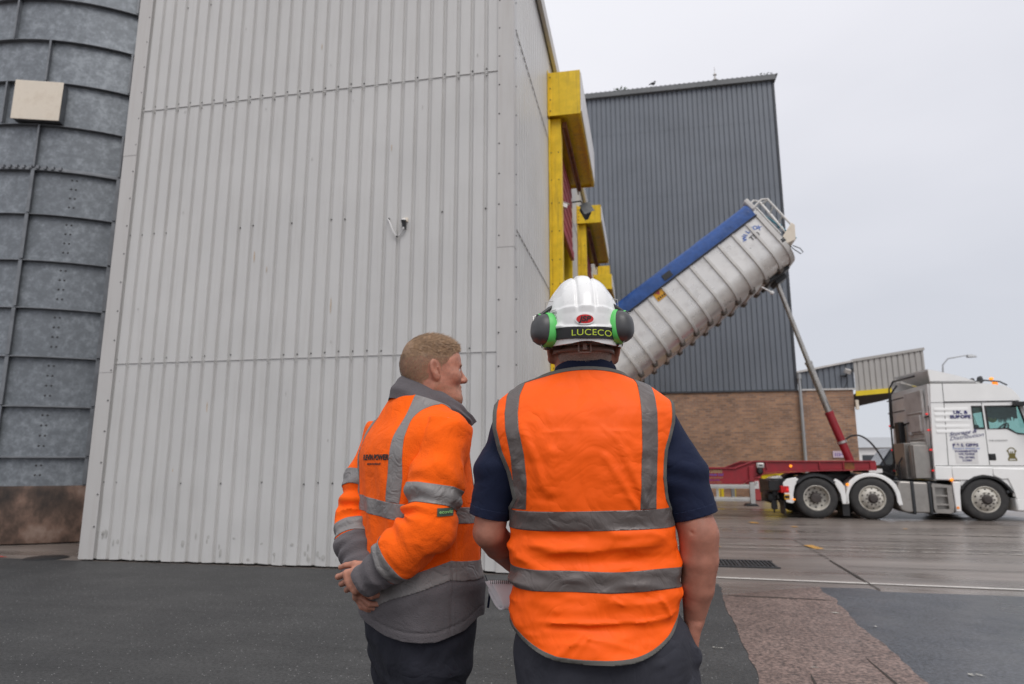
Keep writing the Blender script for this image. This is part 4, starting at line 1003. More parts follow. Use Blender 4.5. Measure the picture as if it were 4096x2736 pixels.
# lettering on the cab
def tx(body, u, z, size, m, **k): return text_mesh('lettering', body, size, m, cab, face_v(u, TV - .0145, z + ZO, tk), **k)
tx('UK. &', 8.91, 2.44, .105, M['navytext'], weight=.004, sx=1.15); tx('EUROPE', 8.90, 2.335, .105, M['navytext'], weight=.004, sx=1.15)
text_mesh('lettering', 'Storage &', .12, M['navytext'], cab, face_v(8.90, TV - .0145, 1.965 + ZO, tk) @ Matrix.Rotation(rad(8), 4, 'Z'), shear=.5, sx=1.25)
text_mesh('lettering', 'Distribution', .12, M['navytext'], cab, face_v(8.97, TV - .004, 1.87 + ZO, tk) @ Matrix.Rotation(rad(8), 4, 'Z'), shear=.5, sx=1.25)
l = MB(); l.box(8.70, 9.17, TV - .006, TV - .0005, 1.26 + ZO, 1.765 + ZO); l.build('nameplate', M['paper'], cab, bevel=.002)
def tp(body, z, size, m, **k): return text_mesh('lettering', body, size, m, cab, face_v(8.935, TV - .0075, z + ZO, tk), **k)
tp('P & S. GIBBS', 1.675, .098, M['navytext'], weight=.004, sx=1.05); tp('Transport Services Ltd', 1.602, .062, M['bluetext'], shear=.3)
tp('WARMINSTER', 1.535, .066, M['navytext'], weight=.002, sx=1.15); tp('WILTSHIRE', 1.47, .062, M['navytext'], weight=.002, sx=1.1); tp('TEL: (01985)', 1.395, .062, M['navytext'], weight=.002); tp('213084', 1.325, .066, M['navytext'], weight=.002)
tx('THE O.DELIGHT', 9.63, 1.78, .042, M['darkgrey'], sx=1.3)
# crest on the door: two-handled shape with arms
l = MB()
cu, cz = 9.875, 1.50
l.prism([(cu - .075, cz - .10), (cu + .075, cz - .10), (cu + .06, cz - .02), (cu + .05, cz + .02), (cu - .05, cz + .02), (cu - .06, cz - .02)], TV - .007, TV - .001, 'V')
l.prism(band_poly(cu - .0, cz + .075, .062, .082, 20, 160, 14), TV - .007, TV - .001, 'V')
for sgn in (-1, 1):
    l.prism([(cu + sgn * .06, cz + .09), (cu + sgn * .10, cz + .10), (cu + sgn * .095, cz + .055), (cu + sgn * .065, cz + .055)], TV - .008, TV - .002, 'V')
    l.prism([(cu + sgn * .065, cz - .13), (cu + sgn * .095, cz - .13), (cu + sgn * .085, cz - .08), (cu + sgn * .06, cz - .08)], TV - .008, TV - .002, 'V')
    l.prism([(cu + sgn * .055, cz + .06), (cu + sgn * .075, cz + .06), (cu + sgn * .07, cz - .02), (cu + sgn * .052, cz - .02)], TV - .008, TV - .002, 'V')
    l.prism([(cu + sgn * .012, cz + .075), (cu + sgn * .026, cz + .06), (cu + sgn * .03, cz + .02), (cu + sgn * .01, cz + .02)], TV - .008, TV - .002, 'V')
l.prism([(cu - .09, cz - .145), (cu + .09, cz - .145), (cu + .09, cz - .128), (cu - .09, cz - .128)], TV - .007, TV - .001, 'V')
l.build('crest', M['olive'], cab, smooth=0)

# ================================================================== TIPPING TRAILER
LV = TV + .05; LW = 2.4
tl = thing('tipping_trailer', 'silver ribbed tipping trailer raised on its ram above a red chassis', 'trailer', (2.5, LV, 0))
beam = [(-2.0, 1.12), (3.78, 1.12), (4.23, 1.29), (6.97, 1.29), (6.97, 1.13), (5.68, 1.10), (4.45, 1.03), (3.85, .76), (-2.0, .75)]
c = MB()
for v in (LV + .03, LV + LW - .13):
    c.prism(zz(beam), v, v + .09, 'V')
    c.prism(zz([(-2.0, 1.125), (3.78, 1.125), (4.23, 1.295), (6.98, 1.295), (6.98, 1.325), (4.22, 1.325), (3.77, 1.155), (-2.0, 1.155)]), v - .04, v + .14, 'V')
    c.prism(zz([(6.97, 1.125), (5.68, 1.095), (4.45, 1.025), (3.85, .755), (-2.0, .745), (-2.0, .72), (3.86, .725), (4.46, .995), (5.68, 1.07), (6.98, 1.10)]), v - .04, v + .14, 'V')
    for u in (5.72, 6.26, 4.5): c.box(u, u + .03, v - .035, v, 1.15, 1.32)
for u in (-1.8, -.3, 1.2, 2.6, 4.3, 5.6, 6.8): c.box(u, u + .14, LV + .12, LV + LW - .13, .95, 1.12) if u < 3.5 else c.box(u, u + .14, LV + .12, LV + LW - .13, 1.17, 1.30)
c.box(5.3, 6.97, LV + .1, LV + LW - .1, 1.15, 1.20); c.box(6.86, 7.0, LV, LV + LW, 1.13, 1.33)
chs = c.build('chassis', M['redchassis'], tl, bevel=.006)
l = MB(); l.box(6.30, 6.52, LV + .02, LV + .025, 1.15, 1.31); l.build('worn_patch', M['rust'], chs)
def bt(body, u, z, size, m, **k): return text_mesh('lettering', body, size, m, chs, face_v(u, LV + .0275, z + ZO, tl), align='RIGHT', **k)
bt('P & S. GIBBS', 3.47, 1.06, .105, M['goldtext'], weight=.004, sx=1.2); bt('Transport Services Ltd', 3.48, .985, .09, M['violettext'], shear=.3, weight=.003)
bt('WARMINSTER WILTSHIRE', 3.48, .905, .05, M['goldtext']); bt('TEL (01985) 213084', 3.40, .85, .05, M['violettext']); bt('UK & EUROPE', 3.44, .80, .045, M['goldtext'])
l = MB(); l.box(4.27, 4.46, LV - .05, LV + .02, 1.14 + ZO, 1.275 + ZO); l.build('work_lamp', M['alu'], tl, bevel=.03, seg=3)
l = MB(); l.box(4.33, 4.41, LV - .056, LV - .051, 1.20 + ZO, 1.225 + ZO); l.build('lamp_slot', M['black'], tl)
l = MB(); l.lathe([(0, -.09), (.05, -.085), (.075, -.05), (.08, .02), (0, .02)], (4.35, LV + .0, 1.07 + ZO), 'V', 18); l.build('reel', M['black'], tl)
l = MB(); l.lathe([(0, -.03), (.03, -.025), (.036, 0)], (5.08, LV + .03, 1.195 + ZO), 'V', 12); l.build('marker_lamp', M['amberlamp'], tl); tl.children[-1].scale = (1, 1, 1)
# landing gear
l = MB(); l.box(4.09, 4.20, LV - .02, LV + .14, .86, 1.22); l.prism([(4.02, .78), (4.22, .78), (4.22, 1.0), (4.09, 1.1)], LV + .02, LV + .12, 'V'); l.build('landing_leg', M['redchassis'], tl, bevel=.008)
l = MB(); l.box(4.09, 4.21, LV - .01, LV + .12, .30, .84); l.build('leg_post', M['alu'], tl, bevel=.008)
l = MB(); l.prism([(3.93, .27), (4.28, .27), (4.22, .33), (4.0, .33)], LV - .1, LV + .22, 'V'); l.build('leg_foot', M['black'], tl, bevel=.01)
l = MB(); l.box(3.90, 4.0, LV + LW - .3, LV + LW - .18, .36, 1.1); l.box(3.84, 4.06, LV + LW - .42, LV + LW - .06, .29, .35); l.build('landing_leg', M['pipe'], tl, bevel=.008)
l = MB(); l.box(3.78, 4.05, LV + .25, LV + .6, .80, 1.12); l.build('valve_box', M['black'], tl, bevel=.02)
# under-run guard
for z0, z1 in ((.65, .75), (.345, .445)):
    l = MB(); l.box(2.45, 4.08, LV - .02, LV + .02, z0 + ZO, z1 + ZO); l.box(2.45, 4.08, LV - .026, LV - .02, z0 + .035 + ZO, z1 - .035 + ZO); l.build('side_guard_rail', M['alu'], tl, bevel=.006)
for u in (2.6, 3.3):
    l = MB(); l.box(u, u + .06, LV + .02, LV + .07, .38, .78); l.build('guard_post', M['alu'], tl)
for u in (1.95, .65, -.65):
    for sd in (1, -1):
        wheel(tl, u, LV + .0 if sd > 0 else LV + LW, .48, 'flat', sd, width=.38)
ax = MB()
for u in (1.95, .65, -.65): ax.tube([(u, LV + .1, .48), (u, LV + LW - .1, .48)], .07, 10)
ax.build('axle', M['darkgrey'], tl)

# raised body, built flat along s (towards the front) and n (up) and tilted
M['luggrime'] = mat('grimy_underframe_paint', (.13, .115, .10), .6, .2, .3, 6)
TILT = rad(36.0)
P0 = Vector((4.66, LV, 7.78 + .02))
XB = Matrix.Translation(P0) @ Matrix.Rotation(-TILT, 4, 'Y')
BLN = 9.25; BD = 1.56
def section(v0, v1, n_top, r, nb):
    pts = [(v0, n_top)]
    for k in range(9):
        a = PI - (PI / 2) * -k / 8
        pts.append((v0 + r + r * math.cos(PI + PI / 2 * k / 8), nb + r + r * math.sin(PI + PI / 2 * k / 8)))
    for k in range(9):
        pts.append((v1 - r + r * math.cos(-PI / 2 + PI / 2 * k / 8), nb + r + r * math.sin(-PI / 2 + PI / 2 * k / 8)))
    pts.append((v1, n_top))
    return pts
bd_ = MB(); bd_.X = XB
outer = section(0, LW, 0, .52, -BD); inner = section(.05, LW - .05, 0, .48, -BD + .05)
ns = 24
vs = []
for k in range(ns + 1):
    s_ = -BLN + (BLN - .02) * k / ns
    for q, (v, n) in enumerate(outer):
        pz = Vector((s_ * 1.7, v * 1.3, n * 1.3))
        wv = .008 * mnoise.noise(pz)
        vs.append((s_, v + (wv if q < 9 else -wv), n))
m_ = len(outer)
fs = [(k * m_ + q, k * m_ + q + 1, (k + 1) * m_ + q + 1, (k + 1) * m_ + q) for k in range(ns) for q in range(m_ - 1)]
bd_.add(vs, fs)
bd_.prism([(v, n) for v, n in inner], -.06, -.021, 'U'); bd_.prism([(v, n) for v, n in inner], -BLN + .0, -BLN + .04, 'U')
vs = []
for s_ in (-BLN + .04, -.06):
    for v, n in inner: vs.append((s_, v, n))
bd_.add(vs, [(q, q + 1, m_ + q + 1, m_ + q) for q in range(m_ - 1)])
tb_ = bd_.build('tipping_body', M['body'], tl, smooth=40)
def u_rib(s0, s1, proud, m, name, n0=-.01):
    l = MB(); l.X = XB
    so = section(-proud, LW + proud, n0, .52 + proud * .6, -BD - proud * .8)
    si_ = section(.012, LW - .012, n0, .51, -BD + .012)
    n = len(so); vs = [(s_, v, q) for s_ in (s0, s1) for v, q in so] + [(s_, v, q) for s_ in (s0 - .012, s1 + .012) for v, q in si_]
    fs = []
    for k in range(n - 1):
        fs += [(k, k + 1, n + k + 1, n + k), (k, 2 * n + k, 2 * n + k + 1, k + 1), (n + k, n + k + 1, 3 * n + k + 1, 3 * n + k)]
    fs += [(0, n, 3 * n, 2 * n), (n - 1, 2 * n - 1, 4 * n - 1, 3 * n - 1)]
    l.add(vs, fs); return l.build(name, m, tb_, smooth=40)
s_ = -.17
u_rib(-.07, .05, .05, M['steelpale'], 'corner_post')
k = 0
while s_ - .22 - .455 * k > -BLN + .1:
    q = s_ - .22 - .455 * k
    u_rib(q - .034, q + .034, .046, M['steelpale'], 'rib'); k += 1
    # dark lugs beneath each rib
for j in range(k):
    q = s_ - .22 - .455 * j
    for sg, v0 in ((1, .32), (-1, LW - .62)):
        l = MB(); l.X = XB
        l.hexa([(q - .05, v0 + .04, -BD - .075), (q + .05, v0 + .04, -BD - .075), (q - .05, v0 + .26, -BD - .075), (q + .05, v0 + .26, -BD - .075), (q - .10, v0, -BD + .06), (q + .10, v0, -BD + .06), (q - .10, v0 + .30, -BD + .02), (q + .10, v0 + .30, -BD + .02)])
        l.build('cross_member_end', M['luggrime'], tb_, bevel=.01)
l = MB(); l.X = XB
l.box(-BLN, .03, -.03, .03, -.055, .02); l.box(-BLN, .03, LW - .03, LW + .03, -.055, .02)
l.build('top_rail', M['steelpale'], tb_, bevel=.01)
# rolled blue sheet along the near top edge and over the load
l = MB(); l.X = XB
def blue(v, s_): return .012 * mnoise.noise(Vector((s_ * 3, v * 5, 1)))
prof = [(-.055, -.12), (-.06, 0), (-.055, .12), (-.03, .22), (.04, .30), (.16, .33), (.5, .34), (1.2, .36), (1.9, .34), (2.24, .33), (2.36, .30), (2.43, .22), (2.455, .12), (2.455, -.06)]
vs = []; NSb = 40
for a in range(NSb + 1):
    ss = -BLN + (BLN - .06) * a / NSb
    for v, n in prof: vs.append((ss, v + blue(n, ss), n + .018 * mnoise.noise(Vector((ss * 2.1, v * 2, 3)))))
m_ = len(prof)
l.add(vs, [(a * m_ + b, a * m_ + b + 1, (a + 1) * m_ + b + 1, (a + 1) * m_ + b) for a in range(NSb) for b in range(m_ - 1)])
l.add([vs[NSb * m_ + b] for b in range(m_)], [list(range(m_))]); l.add([vs[b] for b in range(m_)], [list(range(m_))])
tp_ = l.build('sheet_cover', M['tarp'], tb_, smooth=50)
l = MB(); l.X = XB; l.tube([(-BLN, -.07, -.1), (-.05, -.07, -.1)], .018, 8); l.box(-2.96, -2.70, -.075, -.06, -.03, .13); l.build('cover_strap', M['darkgrey'], tp_)
# headboard, ladder rail and pipes at the raised front
l = MB(); l.X = XB; l.box(-.03, .10, .0, .3, .08, .42); l.box(-.02, .09, .05, LW - .05, .02, .36); l.build('headboard', M['dirtywhite'], tb_, bevel=.03)
l = MB(); l.X = XB
r_ = .028
l.tube([(.02, .12, .02), (.10, .12, .14), (.38, .12, .18), (.50, .12, .10), (.50, .12, -.95)], r_)
l.tube([(.02, .75, .35), (.45, .75, .42), (.55, .75, .30), (.50, .75, -.95)], r_); l.tube([(.50, .12, .08), (.52, .75, .20)], r_)
for n in (-.15, -.5): l.tube([(.5, .12, n), (.5, .75, n)], .02)
l.tube([(.14, .12, .10), (.14, .12, -.85)], .022); l.tube([(.30, .12, .16), (.26, .12, -.85)], .022)
l.build('ladder_rail', M['steelpale'], tb_)
l = MB(); l.X = XB; l.prism([(.10, -.95), (.52, -.80), (.54, -.90), (.30, -1.22), (.06, -1.16)], .05, .9, 'V'); l.build('step_bracket', M['cream'], tb_, bevel=.01)
l = MB(); l.X = XB; l.tube([(.12, .5, .22), (.28, .5, -.1), (.40, .5, -.6), (.46, .5, -.95), (.5, .5, -1.15)], .02); l.ball((.40, .5, -.62), .055); l.build('rope', M['teal'], tb_)
l = MB(); l.X = XB; l.tube([(.06, .02, -1.18), (.07, -.02, -1.4), (.12, -.02, -1.60), (.19, -.02, -1.60), (.20, -.02, -1.48), (.12, .0, -1.30)], .012, 6); l.build('hose_loop', M['darkgrey'], tb_)
l = MB(); l.X = XB; l.box(-.05, .08, -.05, .03, -1.10, -.98); l.build('latch', M['darkgrey'], tb_, bevel=.015)
l = MB(); l.X = XB; l.box(-.75, -.10, .6, LW - .6, -BD - .10, -BD - .0); l.box(-.55, -.2, .9, 1.5, -BD - .22, -BD - .08); l.build('ram_cradle', M['darkgrey'], tb_, bevel=.02)
l = MB(); l.X = XB; l.tube([(-1.15, .1, -BD - .1), (-1.05, .1, -BD - .35)], .02); l.ball((-1.05, .1, -BD - .38), .055); l.build('side_lamp', M['paper'], tb_)
# strap, warning plate, writing
l = MB(); l.X = XB; l.tube([(-6.7, -.04, -.55), (-6.68, -.045, -1.2)], .028); l.box(-6.75, -6.62, -.07, -.0, -1.28, -1.18); l.build('gas_strut', M['black'], tb_)
def on_body(s_, n, v=-.006): return XBo @ Matrix.Translation((s_, v, n)) @ Matrix.Rotation(PI / 2, 4, 'X')
XBo = Matrix.Translation(-ORIG[tl.name]) @ XB
l = MB(); l.X = XB; l.box(-3.44, -3.16, -.02, -.008, -.36, -.10); l.build('warning_plate', M['orangeplate'], tb_)
l = MB(); l.X = XB; l.prism([(-3.37, -.13), (-3.23, -.13), (-3.30, -.24)], -.024, -.021, 'V'); l.build('warning_triangle', M['redbright'], tb_)
l = MB(); l.X = XB
for q in range(4): l.box(-3.40 + .06 * q, -3.365 + .06 * q, -.024, -.021, -.33, -.27)
l.build('warning_print', M['blacktext'], tb_)
text_mesh('lettering', 'T50', .17, M['blacktext'], tb_, on_body(-.44, -.52, -.01), weight=.004)
for q, ch_ in enumerate('WILCOX'):
    a = rad(150 - 120 * q / 5); text_mesh('lettering', ch_, .15, M['bluetext'], tb_, XBo @ Matrix.Translation((-.44 + .26 * math.cos(a), -.01, -.50 + .19 * math.sin(a))) @ Matrix.Rotation(PI / 2, 4, 'X') @ Matrix.Rotation(a - PI / 2, 4, 'Z'), weight=.004)
# ram
RV = LV + 1.15
ra = [Vector((6.77, RV, 1.28)), Vector((6.34, RV, 2.60)), Vector((5.94, RV, 3.93)), Vector((5.20, RV, 6.5))]
for a, b, r_, m, nm in ((0, 1, .102, M['redchassis'], 'ram_barrel'), (1, 2, .085, M['ram'], 'ram_stage'), (2, 3, .062, M['ram'], 'ram_stage')):
    l = MB(); d = (ra[b] - ra[a]).normalized()
    l.tube([ra[a], ra[b]], r_, 20); l.tube([ra[b] - d * .05, ra[b] + d * .015], r_ + .012, 20); l.build(nm, m, tl, smooth=40)
l = MB(); q = ra[0].lerp(ra[1], .42); l.tube([q - (ra[1] - ra[0]).normalized() * .03, q + (ra[1] - ra[0]).normalized() * .03], .122, 20); l.build('ram_collar', M['alu'], tl)
l = MB(); q = ra[0].lerp(ra[1], .46)
from mathutils.geometry import interpolate_bezier as ib
l.tube([q + Vector((.1, 0, 0))] + [Vector(p) for p in ib(Vector((6.75, RV, 1.95)), Vector((7.05, RV - .1, 2.15)), Vector((7.3, RV - .2, 1.8)), Vector((7.5, RV - .2, 1.27)), 20)] + [Vector((7.6, RV - .2, 1.05))], .022, 10); l.build('hydraulic_hose', M['black'], tl)
l = MB(); l.box(6.6, 6.95, RV - .25, RV + .25, 1.2, 1.36); l.build('ram_mount', M['redchassis'], tl, bevel=.02)

# ================================================================== SMALLER THINGS IN THE YARD
def bin_(u, v, w, d, h, lab, grp=None):
    t = thing('wheelie_bin', lab, 'bin', (u, v, 0), group=grp)
    m = MB(); m.hexa([(u - w * .42, v - d * .42, .10), (u + w * .42, v - d * .42, .10), (u - w * .42, v + d * .42, .10), (u + w * .42, v + d * .42, .10), (u - w / 2, v - d / 2, h), (u + w / 2, v - d / 2, h), (u - w / 2, v + d / 2, h), (u + w / 2, v + d / 2, h)]); m.box(u - w * .53, u + w * .53, v - d * .53, v + d * .53, h - .10, h)
    m.build('bin_body', M['yellowbin'], t, bevel=.02)
    m = MB(); m.hexa([(u - w * .56, v - d * .56, h + .005), (u + w * .56, v - d * .56, h + .005), (u - w * .56, v + d * .56, h + .04), (u + w * .56, v + d * .56, h + .04), (u - w * .52, v - d * .52, h + .07), (u + w * .52, v - d * .52, h + .07), (u - w * .52, v + d * .52, h + .14), (u + w * .52, v + d * .52, h + .14)])
    m.build('bin_lid', M['yellowbin'], t, bevel=.025)
    for s in (-1, 1):
        m = MB(); m.tube([(u + s * w * .3 - .025, v + d * .38, .1), (u + s * w * .3 + .025, v + d * .38, .1)], .1, 16); m.build('bin_wheel', M['black'], t)
    m = MB(); m.box(u - w * .3, u + w * .3, v - d * .50 - .015, v - d * .42, .02, .12); m.build('bin_foot', M['yellowbin'], t)
bin_(5.86, 17.15, .60, .70, 1.0, 'yellow wheelie bin beside the red cabinet under the trailer neck', 'yellow bins by the brick wall')
bin_(6.50, 17.75, .62, .72, 1.06, 'yellow wheelie bin partly hidden behind the rear wheel of the tractor', 'yellow bins by the brick wall')
fp = thing('fire_point_cabinet', 'red cabinet with a white notice standing beside the yellow bins', 'cabinet', (5.36, 17.0, 0))
m = MB(); m.box(5.20, 5.52, 16.8, 17.2, .02, .78); m.build('cabinet_body', M['redbright'], fp, bevel=.02)
m = MB(); m.hexa([(5.17, 16.76, .78), (5.55, 16.76, .78), (5.17, 17.24, .78), (5.55, 17.24, .78), (5.30, 16.79, .96), (5.53, 16.79, 1.0), (5.30, 17.2, .96), (5.53, 17.2, 1.0)]); m.build('cabinet_lid', M['redbright'], fp, bevel=.015)
m = MB(); m.box(5.21, 5.47, 16.785, 16.797, .42, .68); m.build('notice', M['paper'], fp)
m = MB(); m.box(5.26, 5.42, 16.78, 16.784, .60, .62); m.box(5.26, 5.38, 16.78, 16.784, .54, .56); m.build('notice_print', M['darkgrey'], fp)
ba = thing('safety_barrier', 'low yellow safety barrier in front of the brick wall', 'barrier', (3.9, 17.9, 0))
m = MB()
for u in (4.17, 4.30, 4.72): m.box(u, u + .10, 17.85, 17.95, .02, .56)
m.build('barrier_post', M['yellowbin'], ba, bevel=.01)
m = MB(); m.box(4.30, 4.82, 17.82, 17.85, .46, .54); m.build('barrier_rail', M['yellowbin'], ba, bevel=.01)
dg_ = thing('drain_grate', 'dark slotted drain grate set in the wet concrete', 'drain', (2.85, 1.4, 0))
m = MB()
for k in range(19): u = 2.30 + .048 * k; m.box(u, u + .024, 1.10, 1.66, .004, .016)
m.build('grate_bars', M['darkgrey'], dg_)
m = MB(); m.box(2.27, 3.21, 1.06, 1.10, .003, .017); m.box(2.27, 3.21, 1.66, 1.70, .003, .017); m.box(2.72, 2.76, 1.1, 1.66, .003, .0165); m.build('grate_frame', M['darkgrey'], dg_)
m = MB(); m.sheet([(2.28, 1.1), (3.2, 1.1), (3.2, 1.66), (2.28, 1.66)], .0025); m.build('painted_grate_shade', M['black'], dg_)  # flat black sheet painting the shade below the bars, no pit is modelled
mh = thing('access_cover', 'dark oval cover in the asphalt beside the silo plinth', 'cover', (-6.6, .1, 0))
m = MB(); m.lathe([(0, .012), (.26, .012), (.28, .004)], (-6.62, .08, 0), 'Z', 28); m.build('cover_plate', M['black'], mh)

sl = thing('street_lamp', 'thin street lamp with a bent arm far behind the tractor unit', 'street lamp', (20.5, 38.5, 0))
m = MB(); m.tube([(20.5, 38.5, 0), (20.5, 38.5, 6.9), (20.55, 38.5, 7.5), (20.9, 38.5, 7.9), (21.8, 38.5, 8.05), (22.3, 38.5, 8.1)], [.09, .06, .045, .04, .035, .035], 8); m.build('lamp_post', M['pipe'], sl)
m = MB(); m.hexa([(22.0, 38.35, 7.93), (22.55, 38.4, 7.93), (22.0, 38.65, 7.93), (22.55, 38.6, 7.93), (22.0, 38.4, 8.12), (22.5, 38.45, 8.06), (22.0, 38.6, 8.12), (22.5, 38.55, 8.06)]); m.build('lamp_head', M['pipe'], sl, bevel=.02)

vn = thing('parked_van', 'dark van parked far behind the coiled air lines', 'van', (12.5, 25.5, 0))
m = MB(); m.prism([(11.6, .35), (14.8, .35), (14.8, 1.7), (14.6, 1.95), (12.4, 1.95), (11.9, 1.25), (11.6, 1.1)], 24.6, 26.3, 'V'); m.build('van_body', mat('dark_van_paint', (.03, .035, .045), .25, 0, .1, 2, coat=.5), vn, bevel=.08, seg=3)
m = MB(); m.prism([(12.05, 1.25), (12.9, 1.25), (12.9, 1.8), (12.45, 1.8)], 24.585, 24.596, 'V'); m.hexa([(11.94, 24.75, 1.26), (11.96, 24.75, 1.26), (11.94, 26.15, 1.26), (11.96, 26.15, 1.26), (12.34, 24.8, 1.86), (12.38, 24.8, 1.86), (12.34, 26.1, 1.86), (12.38, 26.1, 1.86)]); m.build('van_windows', M['lens'], vn)
m = MB()
for u in (12.2, 14.2):
    for v in (24.58, 26.1): m.tube([(u, v, .34), (u, v + .22, .34)], .34, 24)
m.build('van_wheels', M['rubber'], vn)
m = MB(); m.box(11.58, 11.6, 24.75, 25.0, .8, .95); m.box(11.58, 11.6, 25.9, 26.15, .8, .95); m.build('headlight', M['paper'], vn)
fs_ = thing('distant_shed', 'long low white shed far away across the yard', 'building', (40, 95, 0))
m = MB(); m.box(22, 60, 92, 104, 0, 3.4); m.build('shed_wall', M['paper'], fs_)
m = MB(); m.hexa([(21.6, 91.6, 3.4), (60.4, 91.6, 3.4), (21.6, 104.4, 3.4), (60.4, 104.4, 3.4), (21.6, 97.9, 5.0), (60.4, 97.9, 5.0), (21.6, 98.1, 5.0), (60.4, 98.1, 5.0)]); m.build('shed_roof', M['pipe'], fs_)
m = MB()
for k in range(6): m.box(25 + 6 * k, 27.6 + 6 * k, 91.94, 91.99, .0, 2.4)
m.build('shed_doors', M['slatetrim'], fs_)
# ================================================================== PEOPLE: distance-field modelling helpers
V3 = lambda *a: np.array(a, dtype=np.float64)
def _hash(ix, iy, iz):
    h = (ix * 374761393 + iy * 668265263 + iz * 2147483647 + 974711) & 0x7fffffff
    h = ((h ^ (h >> 13)) * 1274126177) & 0x7fffffff
    return ((h ^ (h >> 16)) & 0xffff) / 32767.5 - 1
def vnoise(P):
    P = np.asarray(P, float); i = np.floor(P).astype(np.int64); f = P - i; f = f * f * (3 - 2 * f)
    r = 0
    for a in (0, 1):
        for b in (0, 1):
            for c in (0, 1):
                w = (f[:, 0] if a else 1 - f[:, 0]) * (f[:, 1] if b else 1 - f[:, 1]) * (f[:, 2] if c else 1 - f[:, 2])
                r = r + w * _hash(i[:, 0] + a, i[:, 1] + b, i[:, 2] + c)
    return r
def fbm(P, o=3):
    r = 0; a = 1; P = np.asarray(P, float)
    for k in range(o): r = r + a * vnoise(P + 17.3 * k); P = P * 2.03; a *= .5
    return r
def smin(a, b, k):
    if k <= 0: return np.minimum(a, b)
    h = np.clip(.5 + .5 * (b - a) / k, 0, 1)
    return b + (a - b) * h - k * h * (1 - h)
def seg_t(P, a, b):
    d = b - a
    return np.clip(((P - a) @ d) / (d @ d), 0, 1)
def d_cone(P, a, b, ra, rb):
    t = seg_t(P, a, b)
    return np.linalg.norm(P - a - t[:, None] * (b - a), axis=1) - (ra + (rb - ra) * t)
def d_ell(P, c, r, R=None):
    q = P - c
    if R is not None: q = q @ R
    k0 = np.linalg.norm(q / r, axis=1); k1 = np.linalg.norm(q / r ** 2, axis=1) + 1e-9
    return k0 * (k0 - 1) / k1
def rotm(ax, ang):
    return np.array(Matrix.Rotation(rad(ang), 3, ax))
class Loft:
    """vertical stack of superellipse sections in a turned frame"""
    def __init__(s, rows, C, phi, sm=.018):
        rows = np.array(sorted(rows), float); s.z0, s.z1 = rows[0, 0], rows[-1, 0]
        s.zz = np.arange(s.z0 - .06, s.z1 + .06, .003); g = np.exp(-.5 * (np.arange(-20, 21) * .003 / sm) ** 2); g /= g.sum()
        s.t = []
        for k in range(1, rows.shape[1]):
            y = np.interp(s.zz, rows[:, 0], rows[:, k]); s.t.append(np.convolve(np.pad(y, 20, mode='edge'), g, 'valid'))
        s.C = V3(*C, 0); a = rad(phi); s.f = V3(math.sin(a), math.cos(a), 0); s.r = V3(math.cos(a), -math.sin(a), 0)
        s.hmax = rows[:, [2, 4, 5]].max()
    def local(s, P): q = P - s.C; return q @ s.r, q @ s.f
    def __call__(s, P):
        lx, ly = s.local(P); z = P[:, 2]
        cx, hw, cy, hb, hf, n = [np.interp(z, s.zz, t) for t in s.t]
        x = np.abs(lx - cx); y = ly - cy; h = np.where(y < 0, hb, hf)
        q = ((x / hw) ** n + (np.abs(y) / h) ** n + 1e-12) ** (1 / n)
        d = (q - 1) * np.minimum(hw, h)
        return np.maximum(d, np.maximum(z - s.z1, s.z0 - z))
    def world(s, lx, ly, z): return s.C + s.r * lx + s.f * ly + V3(0, 0, z)
